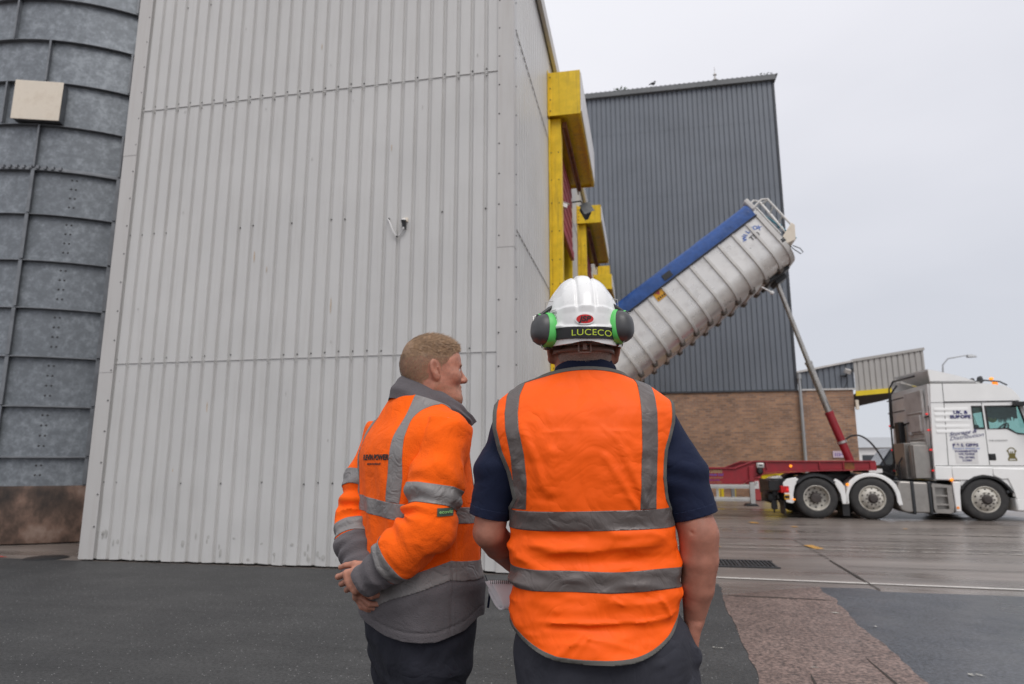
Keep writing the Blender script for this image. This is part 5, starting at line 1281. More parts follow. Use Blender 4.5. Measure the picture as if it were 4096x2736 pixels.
class Sdf:
    def __init__(s): s.p = []; s.disp = None; s.off = 0
    def add(s, fn, c, rr, k=.02, op='u'): s.p.append((fn, np.asarray(c, float), rr, k, op)); return s
    def cone(s, a, b, ra, rb, k=.02, op='u'):
        a, b = np.asarray(a, float), np.asarray(b, float)
        return s.add(lambda P: d_cone(P, a, b, ra, rb), (a + b) / 2, np.linalg.norm(a - b) / 2 + max(ra, rb), k, op)
    def ell(s, c, r, R=None, k=.02, op='u'):
        c, r = np.asarray(c, float), np.asarray(r, float)
        return s.add(lambda P: d_ell(P, c, r, R), c, r.max(), k, op)
    def chain(s, pts, rs, k=.02):
        for i in range(len(pts) - 1): s.cone(pts[i], pts[i + 1], rs[i], rs[i + 1], k)
        return s
    def loft(s, L, k=.03, grow=0):
        c = L.C + V3(0, 0, (L.z0 + L.z1) / 2)
        return s.add(lambda P: L(P) - grow, c, math.hypot(L.hmax * 1.5, (L.z1 - L.z0) / 2) + .05, k)
    def eval(s, P, near=None, marg=.07):
        d = None
        for fn, c, rr, k, op in s.p:
            if near is not None and np.linalg.norm(near[0] - c) - rr > near[1] + marg: continue
            e = fn(P)
            if d is None: d = e if op == 'u' else None; continue
            d = smin(d, e, k) if op == 'u' else -smin(-d, e, k)
        if d is None: return np.full(len(P), .2)
        d = d - s.off
        if s.disp is not None: d = d - s.disp(P)
        return d
    def mesh(s, res, lo=None, hi=None):
        if lo is None:
            lo = np.min([c - rr for f, c, rr, k, o in s.p if o == 'u'], axis=0) - .03
            hi = np.max([c + rr for f, c, rr, k, o in s.p if o == 'u'], axis=0) + .03
        lo, hi = np.asarray(lo, float), np.asarray(hi, float)
        B = 12; nb = np.ceil((hi - lo) / (res * B)).astype(int); n = nb * B + 1
        D = np.full(n, 1.0, np.float32); h = res * B * math.sqrt(3) / 2
        bi = np.stack(np.meshgrid(*[np.arange(k) for k in nb], indexing='ij'), -1).reshape(-1, 3)
        cen = lo + (bi + .5) * B * res
        dc = np.concatenate([s.eval(cen[k:k + 20000]) for k in range(0, len(cen), 20000)])
        loc = np.stack(np.meshgrid(*[np.arange(B + 1)] * 3, indexing='ij'), -1).reshape(-1, 3)
        for b, c, d0 in zip(bi, cen, dc):
            sl = tuple(slice(b[q] * B, b[q] * B + B + 1) for q in range(3))
            if abs(d0) > h * 2.0 + .012:
                if d0 < 0: D[sl] = -1
                continue
            D[sl] = s.eval(lo + (b * B + loc) * res, (c, h)).reshape(B + 1, B + 1, B + 1)
        return surface_nets(D, lo, res)
def surface_nets(D, lo, res):
    ins = D < 0; n = np.array(D.shape) - 1
    cnt = np.zeros(n, np.uint8)
    cor = [(a, b, c) for a in (0, 1) for b in (0, 1) for c in (0, 1)]
    for a, b, c in cor: cnt += ins[a:n[0] + a, b:n[1] + b, c:n[2] + c]
    cells = np.argwhere((cnt > 0) & (cnt < 8)); flat = (cells[:, 0] * n[1] + cells[:, 1]) * n[2] + cells[:, 2]
    acc = np.zeros((len(cells), 3)); w = np.zeros(len(cells))
    val = {c: D[cells[:, 0] + c[0], cells[:, 1] + c[1], cells[:, 2] + c[2]].astype(float) for c in cor}
    for c in cor:
        for ax in range(3):
            if c[ax]: continue
            e = list(c); e[ax] = 1; e = tuple(e); va, vb = val[c], val[e]; m = (va < 0) != (vb < 0)
            t = va[m] / (va[m] - vb[m]); q = np.array(c, float)[None].repeat(m.sum(), 0); q[:, ax] += t; acc[m] += q; w[m] += 1
    V = lo + (cells + acc / w[:, None]) * res
    quads = []
    for ax in range(3):
        o = [slice(1, n[k]) for k in range(3)]; o[ax] = slice(0, n[ax]); o2 = list(o); o2[ax] = slice(1, n[ax] + 1)
        A, Bq = ins[tuple(o)], ins[tuple(o2)]
        idx = np.argwhere(A != Bq); 
        if not len(idx): continue
        flip = A[tuple(idx.T)]
        g = idx + np.array([0 if k == ax else 1 for k in range(3)])
        u, v = (ax + 1) % 3, (ax + 2) % 3
        ids = []
        for du, dv in ((-1, -1), (0, -1), (0, 0), (-1, 0)):
            q = g.copy(); q[:, u] += du; q[:, v] += dv
            ids.append(np.searchsorted(flat, (q[:, 0] * n[1] + q[:, 1]) * n[2] + q[:, 2]))
        Q = np.stack(ids, 1); Q[~flip] = Q[~flip][:, ::-1]; quads.append(Q)
    Q = np.concatenate(quads)
    T = np.concatenate([Q[:, [0, 1, 2]], Q[:, [0, 2, 3]]])
    return V, T
def vnormals(V, T):
    fn = np.cross(V[T[:, 1]] - V[T[:, 0]], V[T[:, 2]] - V[T[:, 0]]); N = np.zeros_like(V)
    for k in range(3):
        for a in range(3): N[:, a] += np.bincount(T[:, k], fn[:, a], len(V))
    return N / (np.linalg.norm(N, axis=1)[:, None] + 1e-12)
class Skin_:
    """triangle surface with normals that can be cut along any scalar field"""
    def __init__(s, V, T, N=None): s.V, s.T = V, T; s.N = vnormals(V, T) if N is None else N
    def clip(s, f):
        V, T, N = s.V, s.T, s.N
        f = f(V) if callable(f) else f
        f = np.where(np.abs(f) < 1e-7, 1e-7, f); ins = f > 0; c = ins[T].sum(1)
        out = [T[c == 3]]; nv, nn = [V], [N]; base = len(V)
        tri = T[(c == 1) | (c == 2)]; cc = c[(c == 1) | (c == 2)]
        if len(tri):
            fi = ins[tri]; lone = np.where(cc == 1, np.argmax(fi, 1), np.argmin(fi, 1)); ar = np.arange(len(tri))
            a, b, d = tri[ar, lone], tri[ar, (lone + 1) % 3], tri[ar, (lone + 2) % 3]
            E = np.concatenate([np.stack([a, b], 1), np.stack([a, d], 1)]); Es = np.sort(E, 1)
            U, inv = np.unique(Es, axis=0, return_inverse=True); inv = inv.reshape(-1)
            t = (f[U[:, 0]] / (f[U[:, 0]] - f[U[:, 1]]))[:, None]
            nv.append(V[U[:, 0]] * (1 - t) + V[U[:, 1]] * t); nn.append(N[U[:, 0]] * (1 - t) + N[U[:, 1]] * t)
            p, q = base + inv[:len(tri)], base + inv[len(tri):]
            m1 = cc == 1
            out.append(np.stack([a, p, q], 1)[m1]); m2 = ~m1
            out.append(np.stack([p, b, d], 1)[m2]); out.append(np.stack([p, d, q], 1)[m2])
        V2, N2, T2 = np.concatenate(nv), np.concatenate(nn), np.concatenate(out)
        used = np.unique(T2); mp = np.full(len(V2), -1); mp[used] = np.arange(len(used))
        return Skin_(V2[used], mp[T2], N2[used])
    def push(s, d): return Skin_(s.V + s.N * d, s.T, s.N)
    def build(s, name, m, parent, thick=0, cols=None, smooth=True):
        me = bpy.data.meshes.new(name); o0 = np.array(ORIG[root_of(parent).name])
        me.vertices.add(len(s.V)); me.vertices.foreach_set('co', (s.V - o0).astype(np.float32).ravel())
        me.loops.add(len(s.T) * 3); me.loops.foreach_set('vertex_index', s.T.astype(np.int32).ravel())
        me.polygons.add(len(s.T)); me.polygons.foreach_set('loop_start', np.arange(0, len(s.T) * 3, 3, dtype=np.int32))
        me.update(calc_edges=True); me.validate()
        me.polygons.foreach_set('use_smooth', [smooth] * len(me.polygons))
        me.materials.append(m)
        o = bpy.data.objects.new(name, me); COL.objects.link(o); o.parent = parent
        if thick:
            b = o.modifiers.new('thickness', 'SOLIDIFY'); b.thickness = thick; b.offset = -1; b.use_rim = True
        return o
    def bvh(s):
        from mathutils.bvhtree import BVHTree
        return BVHTree.FromPolygons([tuple(v) for v in s.V], [tuple(int(i) for i in t) for t in s.T])
def wrap_text(body, size, m, parent, bvh, centre, right, out, lift=.0015, dx=0, dy=0, name='lettering', **k):
    """lettering laid on a curved surface: flat text dropped onto it along -out"""
    right = Vector(right).normalized(); out = Vector(out).normalized(); up = out.cross(right).normalized(); right = up.cross(out)
    R = Matrix((right, up, out)).transposed().to_4x4(); c = Vector(centre)
    t = text_mesh(name, body, size, m, None, Matrix.Identity(4), extrude=0, **k)
    bm = bmesh.new(); bm.from_mesh(t.data); bmesh.ops.triangulate(bm, faces=bm.faces)
    for _ in range(2):
        es = [e for e in bm.edges if e.calc_length() > size * .16]
        if es: bmesh.ops.subdivide_edges(bm, edges=es, cuts=1); bmesh.ops.triangulate(bm, faces=bm.faces)
    o0 = ORIG[root_of(parent).name]
    for v in bm.verts:
        p = c + R.to_3x3() @ Vector((v.co.x + dx, v.co.y + dy, 0))
        hit, n, i, dd = bvh.ray_cast(p + out * .15, -out, .4)
        v.co = ((hit + n * lift) if hit else p) - o0
    bm.to_mesh(t.data); bm.free(); t.parent = parent
    return t
def ridge(P, pts, w, amp):
    """soft crease along a polyline"""
    d = None
    for i in range(len(pts) - 1):
        a, b = np.asarray(pts[i], float), np.asarray(pts[i + 1], float); t = seg_t(P, a, b)
        e = np.linalg.norm(P - a - t[:, None] * (b - a), axis=1); d = e if d is None else np.minimum(d, e)
    return amp * np.exp(-(d / w) ** 2)
def arm_s(P, pts):
    """distance travelled along the arm's centre line"""
    best = None; s0 = 0; r = None
    for i in range(len(pts) - 1):
        a, b = np.asarray(pts[i], float), np.asarray(pts[i + 1], float); L = np.linalg.norm(b - a)
        d = b - a; t = ((P - a) @ d) / (d @ d)
        lo = -9 if i == 0 else 0; hi = 9 if i == len(pts) - 2 else 1
        t = np.clip(t, lo, hi)
        e = np.linalg.norm(P - a - t[:, None] * d, axis=1); s_ = s0 + t * L
        if best is None: best, r = e, s_
        else: m = e < best; best = np.where(m, e, best); r = np.where(m, s_, r)
        s0 += L
    return r

def add_head(S_, c, yaw, pitch=0, scale=1.0, wide=1.0, ears=True, neck=None, jowl=0, eo=0):
    """cranium, jaw, nose, brow, sockets, lips and ears; face looks along +y of the head frame"""
    R = rotm('Z', -yaw) @ rotm('X', pitch); c = np.asarray(c, float)
    def w(x, y, z): return c + R @ (V3(x * wide, y, z) * scale)
    def ell(p, r, k=.02, op='u', Q=None): S_.ell(w(*p), V3(r[0] * wide, r[1], r[2]) * scale, R if Q is None else R @ Q, k * scale, op)
    def cone(a, b, ra, rb, k=.015, op='u'): S_.cone(w(*a), w(*b), ra * scale, rb * scale, k * scale, op)
    ell((0, -.012, .038), (.076, .099, .084), .02)
    ell((0, -.045, .012), (.070, .066, .072), .03)
    ell((0, .030, -.030), (.064, .068, .088), .035)
    for s in (-1, 1):
        cone((s * .050, .000, -.060), (s * .020, .068, -.096), .024, .021, .03)
        ell((s * .040, .066, -.022), (.024, .026, .026), .025)
    ell((0, .076, -.098), (.022, .017, .018), .02)
    if jowl: ell((0, .045, -.105), (.05, .05, .03), .04)
    ell((0, .070, .040), (.058, .026, .040), .03)
    ell((0, .086, .020), (.048, .012, .010), .014)
    for s in (-1, 1):
        ell((s * .031, .100, .002), (.019, .018, .012), .012, 's')
        ell((s * .031, .079, .001), (.0135, .0135, .0135), .003)
        cone((s * .017, .091, .010), (s * .045, .082, .009), .0055, .004, .008)
        cone((s * .017, .088, -.010), (s * .044, .080, -.008), .005, .004, .008)
    cone((0, .090, .012), (0, .113, -.028), .0075, .0115, .012)
    ell((0, .116, -.033), (.011, .011, .010), .008)
    for s in (-1, 1): ell((s * .012, .104, -.036), (.009, .011, .008), .006)
    cone((-.020, .093, -.059), (.020, .093, -.059), .0065, .0065, .010); cone((-.017, .091, -.071), (.017, .091, -.071), .008, .008, .010)
    cone((-.026, .101, -.0650), (.026, .101, -.0650), .0032, .0032, .004, 's')
    if ears:
        for s in (-1, 1):
            Q = rotm('Z', s * 26) @ rotm('X', 12)
            ell((s * (.082 + eo), -.010, .000), (.0085, .019, .034), .006, 'u', Q)
            ell((s * (.0905 + eo), -.006, .003), (.007, .0105, .020), .005, 's', Q)
            ell((s * (.078 + eo), -.002, -.027), (.007 + eo * .4, .011, .013), .008)
            cone((s * .086, .003, .004), (s * .083, .007, -.012), .004, .004, .004)
    return w, R

def add_hand(S_, wrist, R, side=1, curl=(35, 45, 25), spread=4, thumb=(35, 20), scale=1.0, k=.007, vary=(0, 4, 8, 14)):
    """palm plus four fingers and a thumb. frame: +y to the fingertips, +x thumb side, +z back of the hand"""
    R = np.asarray(R, float); wrist = np.asarray(wrist, float); tips = []
    def w(p): q = V3(*p) * scale; q[0] *= side; return wrist + R @ q
    for x0, x1, y1, r in ((.013, .030, .086, .0135), (.004, .010, .090, .0135), (-.006, -.010, .086, .013), (-.014, -.029, .078, .012)):
        S_.cone(w((x0, .004, 0)), w((x1, y1, .002)), .0145 * scale, r * scale, .014)
    S_.ell(w((.022, .030, -.010)), V3(.017, .030, .014) * scale, R, .012)
    S_.ell(w((-.018, .035, -.009)), V3(.014, .034, .012) * scale, R, .012)
    fing = ((.031, .088, (.044, .026, .021), .0098), (.0105, .092, (.048, .030, .022), .0100), (-.0105, .088, (.044, .028, .021), .0095), (-.030, .079, (.034, .021, .019), .0084))
    for q, (x, y, L, r) in enumerate(fing):
        p = V3(x, y, .0); a = 0; sp = rad((1.5 - q) * spread)
        for j in range(3):
            a += rad(curl[j] + vary[q] * (1 if j == 0 else .5)); d = V3(math.sin(sp) * math.cos(a), math.cos(a) * math.cos(sp), -math.sin(a))
            e = p + d * L[j]; S_.cone(w(p), w(e), (r - .0006 * j) * scale, (r - .0006 * (j + 1)) * scale, .004 if j == 0 else .003)
            p = e
        tips.append(w(p))
    p = V3(.026, .022, -.006); a, b = rad(thumb[0]), rad(thumb[1])
    d = V3(math.sin(a), math.cos(a) * math.cos(b), -math.sin(b))
    e = p + d * .046; S_.cone(w(p), w(e), .0145 * scale, .0115 * scale, .010)
    d2 = V3(math.sin(a * .55), math.cos(a * .55) * math.cos(b * 1.4), -math.sin(b * 1.4)); f = e + d2 * .034; S_.cone(w(e), w(f), .0112 * scale, .0098 * scale, .004)
    d3 = V3(math.sin(a * .2), math.cos(a * .2) * math.cos(b * 2), -math.sin(b * 2)); g_ = f + d3 * .026; S_.cone(w(f), w(g_), .0098 * scale, .0078 * scale, .003)
    return w, tips
def frame3(y, zhint):
    y = np.asarray(y, float); y = y / np.linalg.norm(y); z = np.asarray(zhint, float); z = z - y * (z @ y); z /= np.linalg.norm(z); x = np.cross(y, z)
    return np.stack([x, y, z], 1)

# ---- materials of people and clothes
def cloth(name, col, bump=.3, bs=300, bd=.001, sheen=0, rough=.8, wv=None, var=.04):
    m = mat(name, col, rough, 0, var, 12, bump=bump, bs=bs, bdist=bd, sheen=sheen, rvar=.05, spec=.25)
    return m
M['skin'] = mat('ruddy_skin', (.37, .158, .108), .55, 0, .15, 30, bump=.25, bs=200, bdist=.001, sub=.06, spec=.4)
M['skin2'] = mat('fair_skin', (.43, .195, .132), .52, 0, .22, 45, bump=.2, bs=200, bdist=.001, sub=.06, spec=.4)
M['orange'] = cloth('fluorescent_orange_polyester', (1.0, .118, .004), .12, 500, .0006, 0, .6)
M['orangefleece'] = cloth('fluorescent_orange_fleece', (1.0, .130, .005), .8, 230, .0022, .35, .95)
M['greyfleece'] = cloth('grey_fleece', (.115, .105, .112), .9, 230, .0022, .45, .95, var=.10)
M['tape'] = mat('grey_reflective_tape', (.225, .212, .208), .55, .1, .06, 9, bump=.10, bs=900, bdist=.0004)
M['tapedark'] = mat('dark_grey_reflective_tape', (.128, .108, .102), .38, .2, .06, 9, bump=.10, bs=900, bdist=.0004)
M['piping'] = cloth('grey_binding', (.12, .115, .105), .3, 600)
M['navy'] = cloth('navy_pique_cotton', (.010, .015, .040), .35, 700, .0006, .06, .85)
M['navytrousers'] = cloth('dark_navy_work_cotton', (.038, .039, .050), .35, 420, .0008, .05, .85, var=.15)
M['blacktrousers'] = cloth('black_work_cotton', (.020, .021, .030), .35, 420, .0008, .05, .85, var=.15)
M['boot'] = mat('black_leather', (.02, .018, .016), .45, 0, .2, 20, bump=.2)
M['hairsandy'] = mat('sandy_hair', (.33, .205, .115), .55, 0, .25, 60)
M['hairshort'] = mat('clipped_sandy_hair', (.28, .175, .108), .7, 0, .25, 240, bump=.8, bs=520, bdist=.002)
M['hairside'] = mat('fine_side_hair', (.235, .145, .09), .6, 0, .3, 60)
M['hairgrey'] = mat('clipped_grey_hair', (.33, .24, .20), .7, 0, .3, 260, bump=.8, bs=520, bdist=.002)
def crinkle(m, scale, dist, strength, distort=.8):
    nt = m.node_tree; L = nt.links; b = nt.nodes['Principled BSDF']; tc = nd(nt, 'ShaderNodeTexCoord')
    n = nd(nt, 'ShaderNodeTexNoise', Scale=scale, Detail=3, Roughness=.45, Distortion=distort); L.new(tc.outputs['Object'], n.inputs['Vector'])
    a = nd(nt, 'ShaderNodeMath', operation='SUBTRACT'); a.inputs[1].default_value = .5; L.new(n.outputs['Fac'], a.inputs[0])
    c = nd(nt, 'ShaderNodeMath', operation='ABSOLUTE'); L.new(a.outputs[0], c.inputs[0])
    p = nd(nt, 'ShaderNodeMath', operation='MULTIPLY'); p.inputs[1].default_value = 4; p.use_clamp = True; L.new(c.outputs[0], p.inputs[0])
    bp = nd(nt, 'ShaderNodeBump', Strength=strength, Distance=dist); L.new(p.outputs[0], bp.inputs['Height'])
    old = b.inputs['Normal'].links[0].from_node if b.inputs['Normal'].links else None
    if old: L.new(bp.outputs[0], old.inputs['Normal'])
    else: L.new(bp.outputs[0], b.inputs['Normal'])
crinkle(M['orange'], 7, .010, .38); crinkle(M['tapedark'], 16, .004, .5); crinkle(M['tape'], 22, .004, .6); crinkle(M['orangefleece'], 9, .010, .35); crinkle(M['greyfleece'], 9, .008, .35); crinkle(M['navy'], 9, .008, .4); crinkle(M['navytrousers'], 8, .010, .5); crinkle(M['blacktrousers'], 8, .010, .5)
def hair_blades(name, m, parent, sk, n, length, flow, seed, width=.0011, lift=.5, jitter=.35):
    """short separate hairs rooted on the scalp: length(P) and flow(P) say how long and which way"""
    r = np.random.RandomState(seed)
    A_ = sk.V[sk.T[:, 0]]; Bv = sk.V[sk.T[:, 1]]; Cv = sk.V[sk.T[:, 2]]
    ar = np.linalg.norm(np.cross(Bv - A_, Cv - A_), axis=1); pick = r.choice(len(ar), n, p=ar / ar.sum())
    u, v = r.rand(n), r.rand(n); fl = u + v > 1; u[fl], v[fl] = 1 - u[fl], 1 - v[fl]
    P = A_[pick] + (Bv - A_)[pick] * u[:, None] + (Cv - A_)[pick] * v[:, None]; N = sk.N[sk.T[pick, 0]]
    L = length(P) * r.uniform(.6, 1.15, n); F = flow(P) + r.normal(0, jitter, (n, 3))
    d = F + N * lift; d /= np.linalg.norm(d, axis=1)[:, None]; d2 = d - N * .35; d2 /= np.linalg.norm(d2, axis=1)[:, None]
    side = np.cross(d, N); side /= np.linalg.norm(side, axis=1)[:, None] + 1e-9; side *= width * r.uniform(.7, 1.4, n)[:, None]
    mid = P + d * (L * .55)[:, None]; tip = mid + d2 * (L * .45)[:, None]
    V = np.stack([P - side, P + side, mid + side * .8, mid - side * .8, tip], 1).reshape(-1, 3)
    b = np.arange(n)[:, None] * 5
    T = np.concatenate([b + [0, 1, 2], b + [0, 2, 3], b + [3, 2, 4]])
    return Skin_(V, T, np.zeros_like(V)).build(name, m, parent, smooth=False)
# ================================================================== PERSON IN THE ORANGE VEST
m1 = thing('person', 'broad person seen from behind in sleeveless orange vest over navy polo shirt, hand in pocket', 'person', (.24, 2.0, 0), ID)
T1 = Loft([(.66, .255, .215, .01, .15, .16, 2.3), (.72, .255, .232, .01, .168, .17, 2.4), (.80, .246, .234, .01, .166, .18, 2.5), (.90, .242, .236, .01, .153, .20, 2.5), (1.0, .239, .234, .01, .145, .22, 2.5), (1.10, .236, .231, .01, .142, .21, 2.5),
           (1.20, .224, .226, .0, .150, .18, 2.5), (1.30, .208, .240, .0, .158, .16, 2.5), (1.38, .207, .268, .0, .155, .14, 2.5), (1.44, .212, .270, .0, .142, .12, 2.4), (1.485, .214, .250, .0, .122, .105, 2.3), (1.525, .219, .180, .005, .104, .09, 2.2), (1.56, .223, .112, .012, .098, .085, 2.1), (1.60, .225, .096, .02, .098, .085, 2), (1.64, .225, .088, .02, .076, .085, 2)], (0, 2.0), 0)
aL = [V3(.022, 2.0, 1.425), V3(-.068, 2.025, 1.10), V3(.02, 2.28, .962)]
aR = [V3(.420, 2.0, 1.425), V3(.536, 1.975, 1.10), V3(.520, 2.0, .865)]
b1 = Sdf()
b1.loft(T1, .03, -.028)
hd1c = V3(.219, 2.018, 1.643)
add_head(b1, hd1c, 0, 2, 1.05, 1.02, jowl=1, eo=.012)
b1.cone((.221, 2.015, 1.63), (.223, 2.03, 1.48), .077, .078, .03)
b1.chain([aL[0], V3(-.040, 2.014, 1.27), aL[1]], [.058, .054, .047], .012); b1.chain([aL[1], aL[1] * .68 + aL[2] * .32, aL[2]], [.047, .0465, .030], .006)
b1.chain([aR[0], V3(.492, 1.989, 1.27), aR[1]], [.058, .058, .055], .012); b1.chain([aR[1], V3(.535, 1.975, 1.03), V3(.530, 1.985, .95), aR[2]], [.055, .0540, .0455, .030], .006)
b1.ell((.539, 1.950, 1.10), (.03, .03, .04), None, .04)
RH = frame3((-.14, .22, -1), (1, -.1, 0)); add_hand(b1, aR[2] + V3(0, .0, -.012), RH, -1, (18, 25, 15), 2, (25, 10), 1.02)
LH = frame3((.75, .55, -.35), (-.25, -.2, 1)); _w, _t = add_hand(b1, aL[2] + V3(.012, .015, -.01), LH, 1, (38, 50, 30), 3, (40, 45), 1.0)
for s, hx, fx in ((-1, .145, .125), (1, .375, .40)):
    b1.chain([V3(hx, 2.0, .80), V3((hx + fx) / 2, 2.01, .48), V3(fx, 1.985, .10)], [.095, .062, .045], .04)
    b1.cone((fx, 1.97, .05), (fx + s * .02, 2.13, .035), .042, .036, .03)
def b1disp(P):
    d = np.zeros(len(P))
    e = P - V3(.56, 1.93, 1.10)
    m = (np.abs(P[:, 2] - 1.1) < .12) & (P[:, 0] > .4)
    if m.any(): d[m] -= ridge(P[m], [(.505, 1.925, 1.108), (.545, 1.92, 1.100), (.585, 1.945, 1.115)], .005, .004) + ridge(P[m], [(.515, 1.925, 1.085), (.55, 1.92, 1.078)], .004, .0025)
    m = (np.abs(P[:, 2] - .86) < .05) & (P[:, 0] > .4)
    if m.any(): d[m] -= ridge(P[m], [(.48, 1.98, .872), (.52, 1.965, .862), (.555, 1.99, .868)], .003, .001)
    return d + .0005 * fbm(P * 40, 2)
b1.disp = b1disp
B1 = Skin_(*b1.mesh(.0035))
body1 = B1.build('body', M['skin'], m1)
# grey stubble on the back of the head
def hq(P, c, R): return (P - c) @ R
R1 = rotm('X', 2)
def nape1(P):
    q = hq(P, hd1c, R1) / 1.05
    line = np.interp(q[:, 1], [-.13, -.08, -.045, -.02, .0, .04, .09], [-.050, -.048, -.040, .0, .02, .03, .08])
    ear = np.minimum(np.linalg.norm(q - V3(.087, -.01, 0), axis=1), np.linalg.norm(q - V3(-.087, -.01, 0), axis=1)) - .036
    return np.minimum(q[:, 2] - line + .006 * vnoise(P * 90), ear)
H1 = B1.clip(lambda P: P[:, 2] - 1.56).clip(nape1).push(.0015)
hair1 = H1.build('hair', M['hairgrey'], m1)
hair_blades('hair_strands', M['hairgrey'], hair1, H1, 5000, lambda P: np.full(len(P), .004), lambda P: np.tile(V3(0, -.2, -1), (len(P), 1)), 3, .0005, .35)
# trousers
t1 = Sdf(); t1.loft(Loft([(.56, .258, .20, .01, .09, .09, 2.3), (.68, .255, .225, .01, .145, .145, 2.3), (.76, .255, .228, .01, .148, .16, 2.4), (.84, .246, .213, .01, .142, .17, 2.4), (.98, .242, .225, .01, .125, .18, 2.4), (1.04, .242, .222, .01, .12, .18, 2.4)], (0, 2.0), 0), .03)
for s, hx, fx in ((-1, .138, .13), (1, .385, .405)):
    t1.chain([V3(hx, 2.0, .78), V3((hx * .4 + fx * .6), 2.0, .46), V3(fx, 1.985, .10)], [.124, .098, .092], .035)
t1.ell((.492, 2.04, .700), (.050, .088, .085), None, .03); t1.cone((.478, 1.985, .83), (.505, 1.98, .77), .020, .032, .02)
def t1disp(P):
    f = fbm(P * V3(9, 9, 5), 3)
    d = .006 * f + .0035 * np.sin(P[:, 2] * 75 + 4 * fbm(P * 5, 2)) * np.clip(1 - np.abs(P[:, 2] - .45) / .16, 0, 1)
    d -= ridge(P, [(.256, 1.82, .9), (.256, 1.80, .72)], .006, .004)
    d += ridge(P, [(.475, 1.90, .87), (.512, 1.95, .80), (.53, 2.0, .765)], .006, .006)
    for a, b in (((.50, 1.93, .72), (.40, 1.87, .60)), ((.505, 1.95, .69), (.44, 1.89, .57)), ((.51, 1.97, .66), (.47, 1.92, .54)), ((.06, 1.86, .74), (.18, 1.86, .70)), ((.30, 1.83, .75), (.40, 1.86, .78))):
        d += ridge(P, [a, b], .010, .006)
    return d
t1.disp = t1disp
TR1 = Skin_(*t1.mesh(.0055)).clip(lambda P: P[:, 2] - (.085 + .012 * vnoise(P * 14))).clip(lambda P: 1.0 - P[:, 2])
TR1.build('trousers', M['navytrousers'], m1, .003)
def boots(parent, feet, m):
    for fx, fy, yaw in feet:
        s = Sdf(); R = rotm('Z', -yaw)
        def w(p): return V3(fx, fy, 0) + R @ V3(*p)
        s.chain([w((0, -.02, .16)), w((0, -.015, .06))], [.052, .05], .02); s.cone(w((0, -.03, .045)), w((.005, .16, .040)), .045, .042, .03); s.cone(w((0, -.03, .02)), w((.005, .17, .02)), .046, .047, .01)
        sk = Skin_(*s.mesh(.006)).clip(lambda P: P[:, 2] - .001)
        sk.build('boot', m, parent)
boots(m1, [(.13, 1.985, -8), (.405, 1.985, 10)], M['boot'])
# polo shirt
p1_ = Sdf(); p1_.loft(T1, .03, -.012)
sL = [aL[0], V3(-.035, 2.012, 1.28), V3(-.072, 2.03, 1.13)]; sR = [aR[0], V3(.490, 1.99, 1.28), V3(.537, 1.985, 1.13)]
p1_.chain(sL, [.068, .068, .058], .035); p1_.chain(sR, [.069, .074, .066], .035)
def p1disp(P):
    return .003 * fbm(P * V3(12, 12, 8), 3) + .004 * np.sin((P[:, 2] + .35 * P[:, 0]) * 60 + 3 * fbm(P * 6, 2)) * np.clip(1 - np.abs(P[:, 2] - 1.30) / .12, 0, 1) * (np.abs(P[:, 0] - .22) > .2)
p1_.disp = p1disp
P1 = Skin_(*p1_.mesh(.005))
def cuff(sl, end):
    return lambda P: np.where(np.abs(P[:, 0] - (.0 if sl is sL else .47)) < .3, 1, 1) * 0 + end - arm_s(P, sl)
eL, eR = .318, .302
def keep_polo(P):
    f = np.full(len(P), 1.0)
    l = (P[:, 0] < .0) & (P[:, 2] < 1.25); r = (P[:, 0] > .455) & (P[:, 2] < 1.25)
    f[l] = eL - arm_s(P[l], sL); f[r] = eR - arm_s(P[r], sR)
    return f
def tilt_cut(P):          # sleeve ends are cut square to the arm
    fl = (P - V3(-.072, 2.03, 1.146)) @ V3(-.20, .08, -.97); fr = (P - V3(.537, 1.985, 1.150)) @ V3(.26, -.02, -.96)
    s = np.where(P[:, 0] < .22, -fl, -fr)
    near = (np.linalg.norm(P[:, :2] - V3(-.072, 2.03, 0)[:2], axis=1) < .12) & (P[:, 0] < .006) | (np.linalg.norm(P[:, :2] - V3(.537, 1.985, 0)[:2], axis=1) < .12) & (P[:, 0] > .462)
    return np.where(near & (P[:, 2] < 1.30), s, np.clip(P[:, 2] - .93, -1, 1) + .0)
PK = P1.clip(tilt_cut).clip(lambda P: np.hypot((P[:, 0] - .224) / .084, (P[:, 1] - 2.02) / .084) * .084 - .084 + np.where(P[:, 2] < 1.45, 1, 0))
polo = PK.build('polo_shirt', M['navy'], m1, .004)
for nm, cpt, ax, x0 in (('l', V3(-.072, 2.03, 1.146), V3(-.20, .08, -.97), -1), ('r', V3(.537, 1.985, 1.150), V3(.26, -.02, -.96), 1)):
    hem = PK.clip(lambda P: np.where((P[:, 0] < .0) if x0 < 0 else (P[:, 0] > .462), 1., -1.)).clip(lambda P: P[:, 2] - 1.05).clip(lambda P: .026 + (P - cpt) @ ax).push(.0016)
    hem.build('sleeve_hem', M['navy'], polo, .003)
c = MB(); n = 48
for k in range(n + 1):
    t = 2 * PI * k / n; bk = -math.cos(t)                 # t = 0 at the back
    for r_, z in ((.089, 1.540), (.092, 1.572), (.094, 1.597), (.092, 1.604), (.087, 1.600), (.085, 1.56)):
        fr_ = (1 + bk) / 2
        c.v.append(Vector((.224 + r_ * math.sin(t) * 1.02, 2.012 - r_ * math.cos(t) * .98, z - .045 * fr_ + (.0 if r_ > .11 else 0))))
c.f = [[k * 6 + q, (k + 1) * 6 + q, (k + 1) * 6 + q + 1, k * 6 + q + 1] for k in range(n) for q in range(5)]; c.m = [0] * len(c.f)
c.build('collar', M['navy'], polo, smooth=60)
